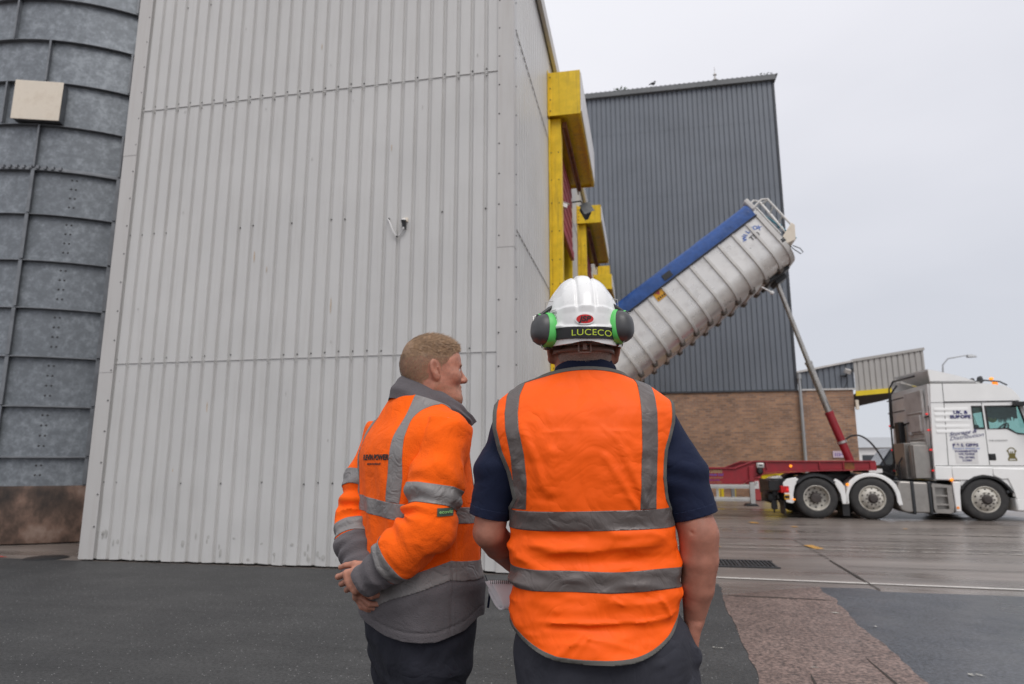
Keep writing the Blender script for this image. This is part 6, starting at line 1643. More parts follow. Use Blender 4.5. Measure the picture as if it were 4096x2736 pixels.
# vest
v1 = Sdf(); v1.loft(T1, .03, .006)
v1.cone((.07, 2.0, 1.455), (.018, 2.0, 1.415), .085, .079, .03); v1.cone((.37, 2.0, 1.455), (.424, 2.0, 1.415), .085, .080, .03)
FOLDS1 = [([(.300, 1.845, 1.345), (.345, 1.85, 1.245), (.366, 1.855, 1.19)], .012, .0075), ([(.255, 1.84, 1.315), (.305, 1.845, 1.24), (.338, 1.85, 1.185)], .011, .006), ([(.385, 1.855, 1.30), (.378, 1.855, 1.20)], .010, .005),
          ([(.030, 1.86, 1.39), (.062, 1.85, 1.31), (.082, 1.85, 1.24)], .014, .006), ([(.11, 1.84, 1.33), (.10, 1.845, 1.22)], .014, .005), ([(.02, 1.87, 1.28), (.035, 1.86, 1.20)], .012, .004),
          ([(.015, 1.88, 1.085), (.12, 1.855, 1.072), (.26, 1.85, 1.078), (.43, 1.87, 1.098)], .020, .011), ([(.05, 1.87, 1.105), (.2, 1.855, 1.108)], .010, -.006), ([(.28, 1.855, 1.110), (.44, 1.87, 1.118)], .012, .007), ([(.02, 1.88, 1.040), (.2, 1.855, 1.035), (.44, 1.87, 1.045)], .012, -.008),
          ([(.012, 1.87, .888), (.15, 1.845, .884), (.30, 1.845, .882), (.44, 1.865, .890)], .006, .005), ([(.014, 1.87, .873), (.3, 1.845, .868), (.44, 1.865, .875)], .008, -.004),
          ([(.115, 1.845, .80), (.17, 1.84, .845), (.20, 1.84, .87)], .008, .005), ([(.20, 1.84, .85), (.27, 1.84, .835), (.33, 1.85, .815)], .007, .004), ([(.03, 1.87, .955), (.05, 1.865, .905)], .008, .005), ([(.40, 1.865, .95), (.43, 1.88, .90)], .010, .006), ([(.35, 1.855, .955), (.37, 1.86, .90)], .008, -.004),
          ([(.09, 1.85, .955), (.115, 1.85, .91)], .008, .004), ([(.19, 1.84, 1.42), (.24, 1.84, 1.36)], .03, .003), ([(.36, 1.87, .95), (.36, 1.855, .80)], .003, -.002),
          ([(.08, 1.845, 1.385), (.33, 1.845, 1.388)], .004, .0025), ([(.195, 1.84, 1.40), (.192, 1.84, 1.25)], .005, .0025), ([(.16, 1.84, .80), (.215, 1.84, .868)], .005, .0035), ([(.05, 1.86, .84), (.13, 1.845, .872)], .004, .003), ([(.21, 1.84, .825), (.30, 1.85, .848)], .004, .003),
          ([(.25, 1.84, 1.40), (.32, 1.85, 1.33)], .006, .003), ([(.10, 1.845, 1.02), (.16, 1.845, 1.055)], .005, .003), ([(.30, 1.85, 1.04), (.42, 1.865, 1.065)], .005, .0035), ([(.04, 1.865, .93), (.09, 1.85, .90)], .004, .003), ([(.27, 1.845, .945), (.33, 1.85, .905)], .004, .003)]
def v1disp(P):
    back = np.clip((2.0 - P[:, 1]) / .08, 0, 1)
    d = np.zeros(len(P))
    for pts, w, a in FOLDS1:
        d += ridge(P, pts, w, a)
    low = np.clip((1.20 - P[:, 2]) / .15, 0, 1)
    q = P * V3(5, 5, 15)
    d += (.0035 + .003 * low) * fbm(q, 3)
    d += .0045 * low * (1 - np.abs(vnoise(P * V3(6, 6, 22) + 5)) * 2)
    d += .003 * (1 - np.abs(vnoise(P * V3(15, 15, 5) + V3(2, 0, 0))) * 2) * np.clip(1 - np.abs(P[:, 2] - 1.26) / .10, 0, 1)
    d += .007 * np.clip((.86 - P[:, 2]) / .09, 0, 1) * np.sin(P[:, 0] * 26 + 1.0)
    return d
v1.disp = v1disp
VS = Skin_(*v1.mesh(.0045, (-.14, 1.74, .74), (.60, 2.32, 1.64)))
def f_neck(P): return (1.577 - .9 * (P[:, 0] - .225) ** 2) - P[:, 2]
def f_front(P): return np.where((P[:, 1] > 2.05), np.maximum(np.abs(P[:, 0] - .225) - np.clip((P[:, 2] - 1.2) * .30, 0, .1), 1.2 - P[:, 2]), .2)
def f_hem(P):
    x = P[:, 0] - .225; zb = np.where(x < 0, .787 + .063 * np.abs(x / .222) ** 3.2, .787 + .078 * np.abs(x / .225) ** 3.2)
    return (P[:, 2] - zb) * .93
def f_arm(P):
    zl = np.interp(P[:, 2], [1.13, 1.17, 1.2, 1.274, 1.336, 1.398, 1.445, 1.5, 1.56], [-.06, -.012, .004, -.014, -.040, -.0555, -.055, -.048, -.08])
    zr = np.interp(P[:, 2], [1.13, 1.17, 1.2, 1.26, 1.336, 1.413, 1.476, 1.52, 1.56], [.54, .460, .442, .433, .441, .469, .477, .474, .48])
    return np.where(P[:, 2] < 1.13, .2, np.minimum(P[:, 0] - zl, zr - P[:, 0]))
EDGE = lambda P: np.minimum(np.minimum(f_neck(P), f_front(P)), np.minimum(f_hem(P), f_arm(P)))
VC = VS.clip(f_hem).clip(f_neck).clip(f_front).clip(f_arm)
vest = VC.build('hi_vis_vest', M['orange'], m1, .003)
VC.clip(lambda P: .0105 - EDGE(P)).push(.0018).build('edge_binding', M['piping'], vest, .0045)
def tape(f, name='reflective_tape', lift=.0014):
    g = VC
    for q in (f if isinstance(f, (list, tuple)) else [f]): g = g.clip(q)
    return g.push(lift).build(name, M['tapedark'], vest, .0012)
wob = lambda P, k: .003 * vnoise(P * V3(7, 7, 1) + k)
tape(lambda P: .0262 - np.abs(P[:, 2] - (1.146 + .016 * (P[:, 0] - .21)) - wob(P, 3)))
tape(lambda P: .0268 - np.abs(P[:, 2] - (.988 + .004 * (P[:, 0] - .21)) - wob(P, 8)))
def vband(zs, xs, hw, up):
    def f(P):
        xc = np.interp(P[:, 2], zs, xs); return hw - np.abs(P[:, 0] - xc) + np.where(P[:, 2] < 1.166, -1, 0) * 0
    return f
tape([vband([1.16, 1.17, 1.25, 1.32, 1.394, 1.44, 1.493, 1.56], [.020, .020, .022, .015, .000, -.002, .004, .03], .0185, 1), lambda P: P[:, 2] - 1.1735])
tape([vband([1.16, 1.17, 1.26, 1.35, 1.44, 1.527, 1.56], [.374, .374, .378, .384, .388, .390, .385], .0235, 1), lambda P: P[:, 2] - 1.1755])

# ================================================================== HARD HAT WITH EAR DEFENDERS
HX, HY = .214, 2.0
hh = thing('hard_hat', 'white ribbed hard hat with grey and green ear defenders worn by the broad person', 'hard hat', (HX, HY, 1.70), ID)
hs = Sdf()
hs.ell((HX, HY, 1.708), (.1185, .150, .157), None, .01)
hs.loft(Loft([(1.620, HX, .112, 0, .143, .143, 2), (1.66, HX, .1175, 0, .148, .147, 2), (1.71, HX, .1185, 0, .150, .150, 2), (1.74, HX, .1165, 0, .147, .147, 2)], (0, HY), 0), .012)
hs.ell((HX, HY + .125, 1.680), (.085, .075, .012), rotm('X', -12), .02)
def hsd(P):
    x = P[:, 0] - HX; top = np.clip((P[:, 2] - 1.725) / .03, 0, 1)
    gv = np.exp(-((np.abs(x) - .0255) / .0045) ** 2); g2 = 1 / (1 + np.exp((np.abs(x) - .068) / .0035))
    d = top * (.0042 * g2 - .0055 * gv + .0018 * np.exp(-(x / .022) ** 4))
    rim = 1.686 + .010 * np.clip((np.abs(x)) / .1, 0, 1) ** 2
    d += .0035 / (1 + np.exp((P[:, 2] - rim) / .0012)) * (P[:, 1] < 2.03)
    d += .004 * np.exp(-((np.abs(x) - .083) / .016) ** 4) * np.exp(-((P[:, 2] - 1.692) / .008) ** 2) * (P[:, 1] < 2.0)
    return d
hs.disp = hsd
HS = Skin_(*hs.mesh(.0026, (HX - .16, HY - .19, 1.60), (HX + .16, HY + .24, 1.89)))
def rimf(P): return P[:, 2] - (1.632 + .018 * np.clip((P[:, 1] - 1.86) / .2, 0, 1) + .010 * np.exp(-((P[:, 0] - HX) / .05) ** 2) * (P[:, 1] < 1.95))
HSC = HS.clip(rimf)
M['helmet'] = mat('white_glossy_plastic', (.80, .80, .79), .28, 0, .02, 12, coat=.3, bump=.12, bs=320, bdist=.0006)
sh = HSC.build('shell', M['helmet'], hh, .003)
hb = HSC.bvh()
# rain drops standing on the shell
rr = np.random.RandomState(4); l = MB()
idx = rr.choice(len(HSC.V), 420)
for i in idx:
    p, nrm = HSC.V[i], HSC.N[i]
    if p[2] < 1.71: continue
    r_ = rr.uniform(.0006, .0017); l.ball(tuple(p + nrm * r_ * .1), r_, 6)
l.build('rain_drops', glass('clear_water', (.97, .97, .97)), sh, smooth=60)
band = HSC.clip(lambda P: .0165 - np.abs(P[:, 2] - (1.669 - .004 * np.exp(-((P[:, 0] - HX) / .06) ** 2) * (P[:, 1] < 2))))
hbnd = band.push(.0035).build('headlamp_strap', M['black'], hh, .003)
wrap_text('LUCECO', .0245, mat('lime_print', (.55, .68, .06), .6), hbnd, band.push(.0035).bvh(), (HX + .014, 1.84, 1.665), (1, 0, 0), (0, -1, 0), .0006, sx=1.2, space=1.05)
# oval badge
def oval(cx, cz, a, b, lift, m, name, parent):
    o0 = ORIG[root_of(parent).name]; v = []; f = []
    for k in range(28):
        t = 2 * PI * k / 28; v.append((cx + a * math.cos(t), cz + b * math.sin(t)))
    l = MB(); pts = []
    for s in (1, .5):
        for x, z in v:
            h, n, i, d = hb.ray_cast(Vector((cx + (x - cx) * s, 1.6, cz + (z - cz) * s)), Vector((0, 1, 0)), 1); pts.append(h + Vector((0, -lift, 0)))
    h, n, i, d = hb.ray_cast(Vector((cx, 1.6, cz)), Vector((0, 1, 0)), 1); pts.append(h + Vector((0, -lift, 0)))
    outer = [p + Vector((0, lift + .001, 0)) for p in pts[:28]]
    l.add(pts + outer, [(k, (k + 1) % 28, 28 + (k + 1) % 28, 28 + k) for k in range(28)] + [(28 + k, 28 + (k + 1) % 28, 56) for k in range(28)] + [(57 + k, 57 + (k + 1) % 28, (k + 1) % 28, k) for k in range(28)])
    return l.build(name, m, parent, smooth=40)
bdg = oval(HX - .006, 1.7045, .0285, .0165, .0035, M['helmet'], 'badge_rim', sh)
M['redbadge'] = mat('red_badge', (.58, .012, .014), .35)
bg2 = oval(HX - .006, 1.7045, .0245, .0130, .0045, M['redbadge'], 'badge', sh)
wrap_text('JSP', .0205, M['blacktext'], sh, hb, (HX - .006, 1.84, 1.704), (1, 0, 0), (0, -1, 0), .0058, shear=.2, weight=.0007, sx=1.15)
# printed label on the shell, left: rows of small bars
l = MB(); rr2 = random.Random(8)
def on_shell(x, z, lift):
    h, n, i, d = hb.ray_cast(Vector((x, 1.6, z)), Vector((0, 1, 0)), 1); return h + n * lift
def patch(x0, x1, z0, z1, lift):
    nx = max(1, int((x1 - x0) / .003)); q = [on_shell(x0 + (x1 - x0) * k / nx, z, lift) for z in (z0, z1) for k in range(nx + 1)]
    l.add(q, [(k, k + 1, nx + 2 + k, nx + 1 + k) for k in range(nx)])
patch(.112, .1325, 1.710, 1.744, .0008); l.build('printed_label', M['paper'], sh)
l = MB(); x = .116
while x < .130:
    w_ = rr2.uniform(.0004, .0012); patch(x, x + w_, 1.729, 1.738, .0012); patch(x, x + w_, 1.714, 1.722, .0012); x += w_ + rr2.uniform(.0006, .0012)
for z in (1.7255, 1.7415): patch(.117, .129, z, z + .0012, .0012)
l.build('label_print', M['darkgrey'], sh)
# inner harness: nape band with buckle
l = MB(); n = 40; pts = []
for k in range(n + 1):
    t = rad(-82 + 164 * k / n); x, y = HX + .004 + .094 * math.sin(t), 2.005 - .112 * math.cos(t)
    pts += [(x, y, 1.642 - .004 * math.cos(t)), (x * 1 + .002 * math.sin(t), y - .002 * math.cos(t), 1.625 - .005 * math.cos(t))]
l.add(pts, [(2 * k, 2 * k + 2, 2 * k + 3, 2 * k + 1) for k in range(n)])
hn = l.build('nape_strap', mat('orange_lit_strap', (.17, .095, .07), .5, 0, .1, 40), hh); hn.modifiers.new('thickness', 'SOLIDIFY').thickness = .003  # pale plastic strap; reflected orange light is put into its brown colour
l = MB(); yb = 1.888
for a, b, c_, d in ((-.022, -.017, 1.613, 1.649), (.013, .018, 1.613, 1.649), (-.022, .018, 1.645, 1.650), (-.022, .018, 1.612, 1.617)): l.box(HX - .002 + a, HX - .002 + b, yb - .006, yb, c_, d)
l.box(HX - .010, HX + .003, yb - .008, yb - .003, 1.621, 1.641); l.build('buckle', mat('orange_lit_buckle', (.20, .11, .08), .35), hh, bevel=.0012)  # buckle colour carries the same reflected orange light
# ear defenders
M['cup'] = mat('dark_grey_plastic_cup', (.052, .052, .055), .42, 0, .12, 40, bump=.08, bs=300, bdist=.0005)
M['greenplastic'] = mat('bright_green_plastic', (.10, .55, .12), .4, 0, .05, 30)
def defender(cx, cy, cz, nrm, sgn, tilt):
    n = Vector(nrm).normalized(); zt = (Vector((0, 0, 1)) + Vector((sgn * tilt, 0, 0))); zt = (zt - n * zt.dot(n)).normalized(); t = zt.cross(n)
    X = Matrix.Translation((cx, cy, cz)) @ Matrix((t, zt, n)).transposed().to_4x4()
    def sq(mb, prof, a=1, b=1, pw=2.4, arc=None):          # profile (radius, height) on an egg shaped outline
        N = 40; vs = []
        for k in range(N):
            th = 2 * PI * k / N if arc is None else rad(arc[0] + (arc[1] - arc[0]) * k / (N - 1)); c_, s_ = math.cos(th), math.sin(th)
            rr_ = 1 / ((abs(c_) ** pw + abs(s_) ** pw) ** (1 / pw))
            for r, h in prof: vs.append((a * r * c_ * rr_, b * r * s_ * rr_ * (1 + .06 * s_), h))
        q = len(prof)
        mb.add(vs, [(k * q + i, ((k + 1) % N) * q + i, ((k + 1) % N) * q + i + 1, k * q + i + 1) for k in range(N if arc is None else N - 1) for i in range(q - 1)])
    l = MB(); l.X = X
    sq(l, [(.046, 0), (.0465, .008), (.0458, .022), (.043, .038), (.037, .051), (.026, .060), (.011, .0645), (0, .065)], .94, 1.06)
    cup = l.build('ear_cup', M['cup'], hh, smooth=60)
    l = MB(); l.X = X; sq(l, [(.0470, .000), (.0490, .003), (.0492, .014), (.0486, .024), (.0455, .0300)], .94, 1.06, 2.4, (-105, 100) if sgn < 0 else (80, 285))
    l.build('green_band', M['greenplastic'], cup, smooth=60)
    l = MB(); l.X = X; vs = []
    for k in range(15):                              # tongue of the green band running up to the pivot
        u = k / 14; h0 = .006 + .026 * u ** 2; w_ = .026 * (1 - .45 * u)
        for q in (-1, -.33, .33, 1): vs.append((w_ * q * .9, .0500 - .004 * u - .012 * u * u * abs(q) , h0 + .0016 + .010 * u))
    l.add(vs, [(k * 4 + q, k * 4 + q + 1, k * 4 + q + 5, k * 4 + q + 4) for k in range(14) for q in range(3)]); tg = l.build('green_tongue', M['greenplastic'], cup, smooth=60); tg.modifiers.new('thickness', 'SOLIDIFY').thickness = .005
    l = MB(); l.X = X; sq(l, [(.030, -.030), (.042, -.030), (.0490, -.022), (.0502, -.010), (.0490, -.001), (.044, .001)], .94, 1.08)
    l.build('cushion', M['black'], hh, smooth=60)
    l = MB(); l.X = X; l.lathe([(0, .0), (.008, 0), (.008, .010), (.006, .012), (0, .012)], (0, .042, .036), 'Z', 14); l.build('pivot', M['greenplastic'], cup, smooth=40)
    l = MB(); l.tube([X @ Vector((0, .040, .046)), X @ Vector((sgn * -.004, .070, .012)), X @ Vector((sgn * -.006, .086, -.012))], [.0055, .006, .0045], 10); l.tube([X @ Vector((0, .040, .030)), X @ Vector((0, .040, .052))], .0075, 10); l.build('arm', M['black'], hh, smooth=40)
    l = MB(); top = X @ Vector((sgn * -.006, .084, -.012)); o_ = sgn
    l.tube([top, top + Vector((o_ * .012, -.004, .012)), top + Vector((o_ * .034, -.006, .008)), top + Vector((o_ * .036, -.004, -.010)), top + Vector((o_ * .022, -.002, -.018)), top + Vector((o_ * .006, 0, -.014))], .0013, 6)
    l.tube([top + Vector((o_ * .022, -.002, -.018)), X @ Vector((sgn * .0, .040, .048)) + Vector((o_ * .014, 0, 0)), X @ Vector((0, -.01, .056)), X @ Vector((0, -.052, .03))], .0013, 6)
    l.build('wire_spring', M['alu'], hh, smooth=40)
    l = MB(); l.X = X; l.ball((0, -.050, .012), (.007, .006, .008), 8); l.build('lower_clip', M['black'], cup)
    sx_ = HX + sgn * .117
    l = MB(); l.ball((sx_ + sgn * .006, 1.99, 1.735), (.016, .030, .020), 12); l.box(min(sx_, sx_ + sgn * .016), max(sx_, sx_ + sgn * .016), 1.975, 2.01, 1.70, 1.748); l.build('mounting_clip', M['black'], hh, bevel=.004)
    return X
XL = defender(.119, 1.930, 1.683, (-.91, -.41, .06), -1, .12)
XR = defender(.296, 1.920, 1.690, (.85, -.52, .08), 1, .18)

# ================================================================== NOTE PAD
npad = thing('note_pad', 'white spiral note pad folded over in the hand of the broad person', 'note pad', (-.02, 2.25, .88), ID)
prof = [(x_ - .010, y_ - .012, z_) for x_, y_, z_ in [(-.061, 2.235, .929), (-.045, 2.228, .905), (-.030, 2.222, .880), (-.021, 2.220, .860), (-.019, 2.222, .849), (-.024, 2.228, .8405), (-.034, 2.236, .842), (-.048, 2.246, .857), (-.062, 2.256, .881), (-.074, 2.262, .905)]]
l = MB(); wv = [V3(0, 0, 0), V3(.03, .010, -.001), V3(.062, .024, -.004), V3(.10, .045, -.010)]
l.add([tuple(V3(*p) + w_) for w_ in wv for p in prof], [(k * 10 + i, k * 10 + i + 1, k * 10 + 11 + i, k * 10 + 10 + i) for k in range(3) for i in range(9)])
M['page'] = mat('white_paper', (.88, .86, .88), .6, 0, .02, 30)
o = l.build('pages', M['page'], npad, smooth=70); o.modifiers.new('sub', 'SUBSURF').levels = 2; o.modifiers['sub'].render_levels = 2; o.modifiers.new('thickness', 'SOLIDIFY').thickness = .004
l = MB()
for k in range(3):
    l.add([tuple(V3(*p) + w_ + V3(-.006 - .005 * k, .007 + .004 * k, -.002 * k)) for w_ in wv for p in prof[:5]], [(q * 5 + i, q * 5 + i + 1, q * 5 + 6 + i, q * 5 + 5 + i) for q in range(3) for i in range(4)])
o = l.build('loose_pages', M['page'], npad, smooth=70); o.modifiers.new('thickness', 'SOLIDIFY').thickness = .0012
l = MB()
for k in range(13):
    p = V3(-.068, 2.221, .925) + V3(.0062, .0022, -.0004) * k
    l.tube([tuple(p + V3(0, .004 * math.sin(t) - .003, .0055 * math.cos(t) + .002)) for t in [2 * PI * q / 10 for q in range(9)]], .0009, 5)
l.build('spiral_wire', M['black'], npad)

# ================================================================== PERSON IN THE FLEECE JACKET
m2 = thing('person', 'fair haired person in an orange and grey fleece jacket, hands clasped behind the back', 'person', (-.32, 2.36, 0), ID)
PHI = 55; C2 = (-.325, 2.36)
T2 = Loft([(.70, .01, .205, .01, .16, .19, 2.3), (.76, .01, .214, .01, .17, .20, 2.3), (.85, .01, .218, .01, .175, .195, 2.3), (.95, .005, .218, .0, .172, .197, 2.3), (1.05, 0, .216, .0, .168, .195, 2.3), (1.15, 0, .218, -.005, .165, .18, 2.3), (1.25, 0, .226, -.012, .165, .165, 2.3), (1.33, 0, .232, -.018, .160, .145, 2.3), (1.395, 0, .220, -.018, .138, .125, 2.3), (1.44, 0, .172, -.012, .112, .102, 2.2), (1.485, 0, .130, -.002, .112, .09, 2.1), (1.53, 0, .108, .008, .103, .085, 2), (1.57, 0, .092, .02, .09, .08, 2)], C2, PHI)
rS = [V3(-.214, 2.185, 1.395), V3(-.236, 2.135, 1.24), V3(-.258, 2.095, 1.105), V3(-.335, 2.100, 1.035), V3(-.418, 2.135, .970)]
lS = [V3(-.478, 2.51, 1.395), V3(-.522, 2.46, 1.24), V3(-.546, 2.41, 1.105), V3(-.530, 2.335, 1.025), V3(-.498, 2.268, .958)]
b2 = Sdf(); b2.loft(T2, .03, -.03)
h2c = V3(-.283, 2.35, 1.622); HYAW = 73
w2, R2 = add_head(b2, h2c, HYAW, 2, .99, 1.04, jowl=1)
b2.cone(h2c + V3(-.012, -.004, -.03), V3(-.318, 2.358, 1.44), .066, .076, .03)
b2.chain(rS[:3], [.06, .054, .045], .03); b2.chain(rS[2:], [.045, .044, .029], .02)
b2.chain(lS[:3], [.06, .054, .045], .03); b2.chain(lS[2:], [.045, .044, .029], .02)
RHD = frame3((-.86, .10, -.40), (-.25, -1, .05)); add_hand(b2, rS[4] + V3(-.004, .0, .002), RHD, 1, (42, 48, 25), 5, (30, 12), .98, vary=(-14, 0, 6, 20))
LHD = frame3((.12, -.60, -.72), (-.90, -.35, .05)); add_hand(b2, lS[4] + V3(.0, -.010, -.004), LHD, -1, (50, 45, 25), 6, (35, 30), .98, vary=(10, 0, -6, -18))
for sg, yaw in ((-1, 60), (1, 60)):
    h = T2.world(sg * .098, 0, .80); f_ = T2.world(sg * .115, -.01, .10); k_ = (h + f_) / 2 + T2.f * .015
    b2.chain([h, k_, f_], [.09, .06, .043], .04); b2.cone(f_ + V3(0, 0, -.05), f_ + T2.f * .13 + V3(0, 0, -.065), .04, .035, .03)
b2.disp = lambda P: .0008 * fbm(P * 40, 2)
B2 = Skin_(*b2.mesh(.003))
body2 = B2.build('body', M['skin2'], m2)
def q2(P): return (P - h2c) @ R2 / .99
def hair_f(P):
    q = q2(P)
    line = np.interp(q[:, 1], [-.13, -.09, -.05, -.030, -.018, .012, .022, .040, .052, .070, .10], [-.070, -.066, -.050, -.030, .0, -.012, .016, .028, .046, .064, .076])
    ear = np.minimum(np.linalg.norm((q - V3(.090, -.008, 0)) / V3(1.2, 1, 1.35), axis=1), np.linalg.norm((q + V3(.090, .008, 0)) / V3(1.2, 1, 1.35), axis=1)) - .027
    return np.minimum(q[:, 2] - line + .004 * vnoise(P * 120), ear)
HC = B2.clip(lambda P: P[:, 2] - 1.53).clip(lambda P: .13 - np.abs(q2(P)[:, 0])).clip(hair_f)
qz = q2(HC.V)
top = np.clip((qz[:, 2] - .055) / .05, 0, 1); top = top * top * (3 - 2 * top); edge = np.clip(hair_f(HC.V) / .02, 0, 1)
HP = Skin_(HC.V + HC.N * (.0006 + .0018 * edge + .009 * top * edge)[:, None], HC.T)
def crown(P): q = q2(P); return q[:, 2] - (.046 + .010 * vnoise(P * 60) + .004 * vnoise(P * 160) - .012 * np.clip(q[:, 1] / .09, 0, 1))
hair2 = HP.clip(crown).build('hair', M['hairshort'], m2)
HS2 = HP.clip(lambda P: .062 - q2(P)[:, 2])
hair_blades('side_hair', M['hairside'], hair2, HS2, 9000, lambda P: .0016 + .0022 * np.clip((q2(P)[:, 2] + .03) / .08, 0, 1), lambda P: np.tile(R2 @ V3(0, -.5, -.85), (len(P), 1)), 12, .00042, .25, .25)
hf = R2 @ V3(0, 1, 0)
def hlen(P): z = q2(P)[:, 2]; return .0028 + .022 * np.clip((z - .045) / .05, 0, 1)
def hflow(P):
    q = q2(P); t = np.clip((q[:, 2] - .04) / .04, 0, 1)[:, None]
    up = np.tile(R2 @ V3(.15, .9, .2), (len(P), 1)); dn = np.tile(R2 @ V3(0, -.35, -.9), (len(P), 1)); return up * t + dn * (1 - t)
hair_blades('hair_strands', M['hairsandy'], hair2, HP, 16000, hlen, hflow, 5, .0008, .20, .20)
def beard(P):
    q = q2(P); ln = np.interp(q[:, 1], [-.02, .005, .03, .06, .09, .12], [-.02, -.035, -.055, -.060, -.050, -.045])
    return np.minimum(np.minimum(ln - q[:, 2] + .004 * vnoise(P * 90), q[:, 1] + .01), q[:, 2] + .118)
BD_ = B2.clip(lambda P: P[:, 2] - 1.46).clip(lambda P: .13 - np.abs(q2(P)[:, 0])).clip(beard)
hair_blades('stubble', M['hairsandy'], m2, BD_, 4200, lambda P: np.full(len(P), .0022), lambda P: np.tile(V3(0, 0, -1), (len(P), 1)), 9, .00045, .3)
l = MB()
for s in (-1, 1):
    l.ball(tuple(w2(s * .031, .0815, .001)), .0128, 12)
l.build('eyes', mat('eye_white', (.6, .57, .54), .25), m2)
l = MB()
for s in (-1, 1): l.tube([tuple(w2(s * .016, .100, .017)), tuple(w2(s * .032, .0985, .0205)), tuple(w2(s * .050, .082, .0155))], [.0025, .003, .0015], 6)
l.build('eyebrows', M['hairsandy'], m2)
# jacket body
j = Sdf(); j.loft(T2, .03, .008)
j.ell(rS[0] + V3(-.02, .03, .0), (.095, .085, .075), None, .05); j.ell(lS[0] + V3(.04, -.03, -.0), (.095, .085, .075), None, .05)
def jdisp(P):
    lx, ly = T2.local(P)
    d = .004 * fbm(P * V3(7, 7, 5), 3) + .005 * (1 - 2 * np.abs(vnoise(P * V3(9, 9, 4) + 9)))
    d += .0055 * np.sin(lx * 52 + 2.2 * fbm(P * 3, 2) + 1) * np.clip(1 - np.abs(P[:, 2] - 1.12) / .15, 0, 1) * (ly < .02)
    d -= ridge(P, [T2.world(-.17, -.16, 1.40), T2.world(-.10, -.17, 1.355), T2.world(-.04, -.175, 1.36), T2.world(.06, -.155, 1.42), T2.world(.12, -.12, 1.455)], .0045, .0035)
    zc = np.interp(P[:, 0], [-.47, -.376, -.192, -.122], [.862, .911, .968, .957])
    d -= .003 * np.exp(-((P[:, 2] - zc + .030) / .004) ** 2)
    d += .006 * np.exp(-((P[:, 2] - zc + .045) / .03) ** 2)
    d -= .003 * np.exp(-((P[:, 2] - hemz(P) - .028) / .003) ** 2)
    sx = np.abs(lx - .215) ; d -= .003 * np.exp(-((ly - .0) / .004) ** 2) * (lx > .1) * (P[:, 2] < 1.1)
    return d
def hemz(P): return np.interp(P[:, 0], [-.52, -.47, -.40, -.333, -.234, -.144, -.106], [.815, .795, .775, .764, .762, .787, .815])
j.disp = jdisp
JS = Skin_(*j.mesh(.0045))
JC = JS.clip(lambda P: P[:, 2] - hemz(P))
def j_neck(P): lx, ly = T2.local(P); return np.where(P[:, 2] > 1.38, np.hypot(lx / .088, (ly - .05) / .125) * .1 - .1, .2)
JC = JC.clip(j_neck)
def j_collar(P):
    lx, ly = T2.local(P); th = np.abs(np.arctan2(lx, -(ly - .03))); t = np.clip(th / rad(152), 0, 1)
    return np.where((np.hypot(lx, ly - .03) < .17) & (P[:, 2] > 1.38), 1.548 - .112 * t ** 1.4 - P[:, 2], .2)
JC = JC.clip(j_collar)
def zc2(P): return np.interp(P[:, 0], [-.52, -.47, -.376, -.192, -.122, -.10], [.85, .862, .911, .968, .957, .955])
jk = JC.clip(lambda P: P[:, 2] - zc2(P)).build('fleece_jacket', M['orangefleece'], m2, .004)
JC.clip(lambda P: zc2(P) - P[:, 2]).build('grey_hem', M['greyfleece'], jk, .004)
def jt(fs, nm='reflective_tape'):
    g = JC
    for q in fs: g = g.clip(q)
    return g.push(.0014).build(nm, M['tape'], jk, .0012)
jt([lambda P: .0285 - np.abs(P[:, 2] - zc2(P) - .002)])
jt([lambda P: .0255 - np.abs(P[:, 2] - np.interp(P[:, 0], [-.51, -.36, -.1], [1.168, 1.148, 1.13]))])
for sg in (-1, 1):
    jt([lambda P: .0235 - np.abs(T2.local(P)[0] * sg - np.interp(P[:, 2], [1.15, 1.25, 1.33, 1.40, 1.47, 1.52], [.134, .147, .150, .142, .124, .112])), lambda P: 1.545 - P[:, 2], lambda P: P[:, 2] - np.interp(P[:, 0], [-.51, -.36, -.1], [1.1945, 1.1745, 1.1565])])
# collar standing round the neck and folding open at the front
c = MB(); n = 56; rowsn = 9
for k in range(n + 1):
    th = rad(-152 + 304 * k / n); t = abs(th) / rad(152); sn = math.sin(th)
    lo_ = V3(.122 * sn, -.108 + .250 * t ** 1.35, 1.532 - .110 * t ** 1.4); hi_ = V3(.100 * sn, -.080 + .270 * t ** 1.35, 1.602 - .150 * t ** 1.35)
    outw = V3(sn, -math.cos(th), 0); fold = .011 * math.sin(3.2 * th + 1)
    for q, (a, o_) in enumerate(((-.15, .006), (.15, .014), (.42, .019 + fold), (.62, .012), (.85, .013 + fold * .5), (1.0, .008), (1.04, 0), (1.0, -.008), (.5, -.010))):
        p = lo_ * (1 - a) + hi_ * a + outw * o_; ww = T2.world(p[0], p[1], p[2]); c.v.append(Vector(ww + V3(.008 * a, 0, 0)) + Vector((outw[0], outw[1], .3)) * (.006 * mnoise.noise(Vector((ww[0] * 16, ww[1] * 16, ww[2] * 26)))))
c.f = [[k * rowsn + q, (k + 1) * rowsn + q, (k + 1) * rowsn + q + 1, k * rowsn + q + 1] for k in range(n) for q in range(rowsn - 1)]; c.m = [0] * len(c.f)
co = c.build('collar', M['greyfleece'], jk, smooth=80); s_ = co.modifiers.new('sub', 'SUBSURF'); s_.levels = s_.render_levels = 1
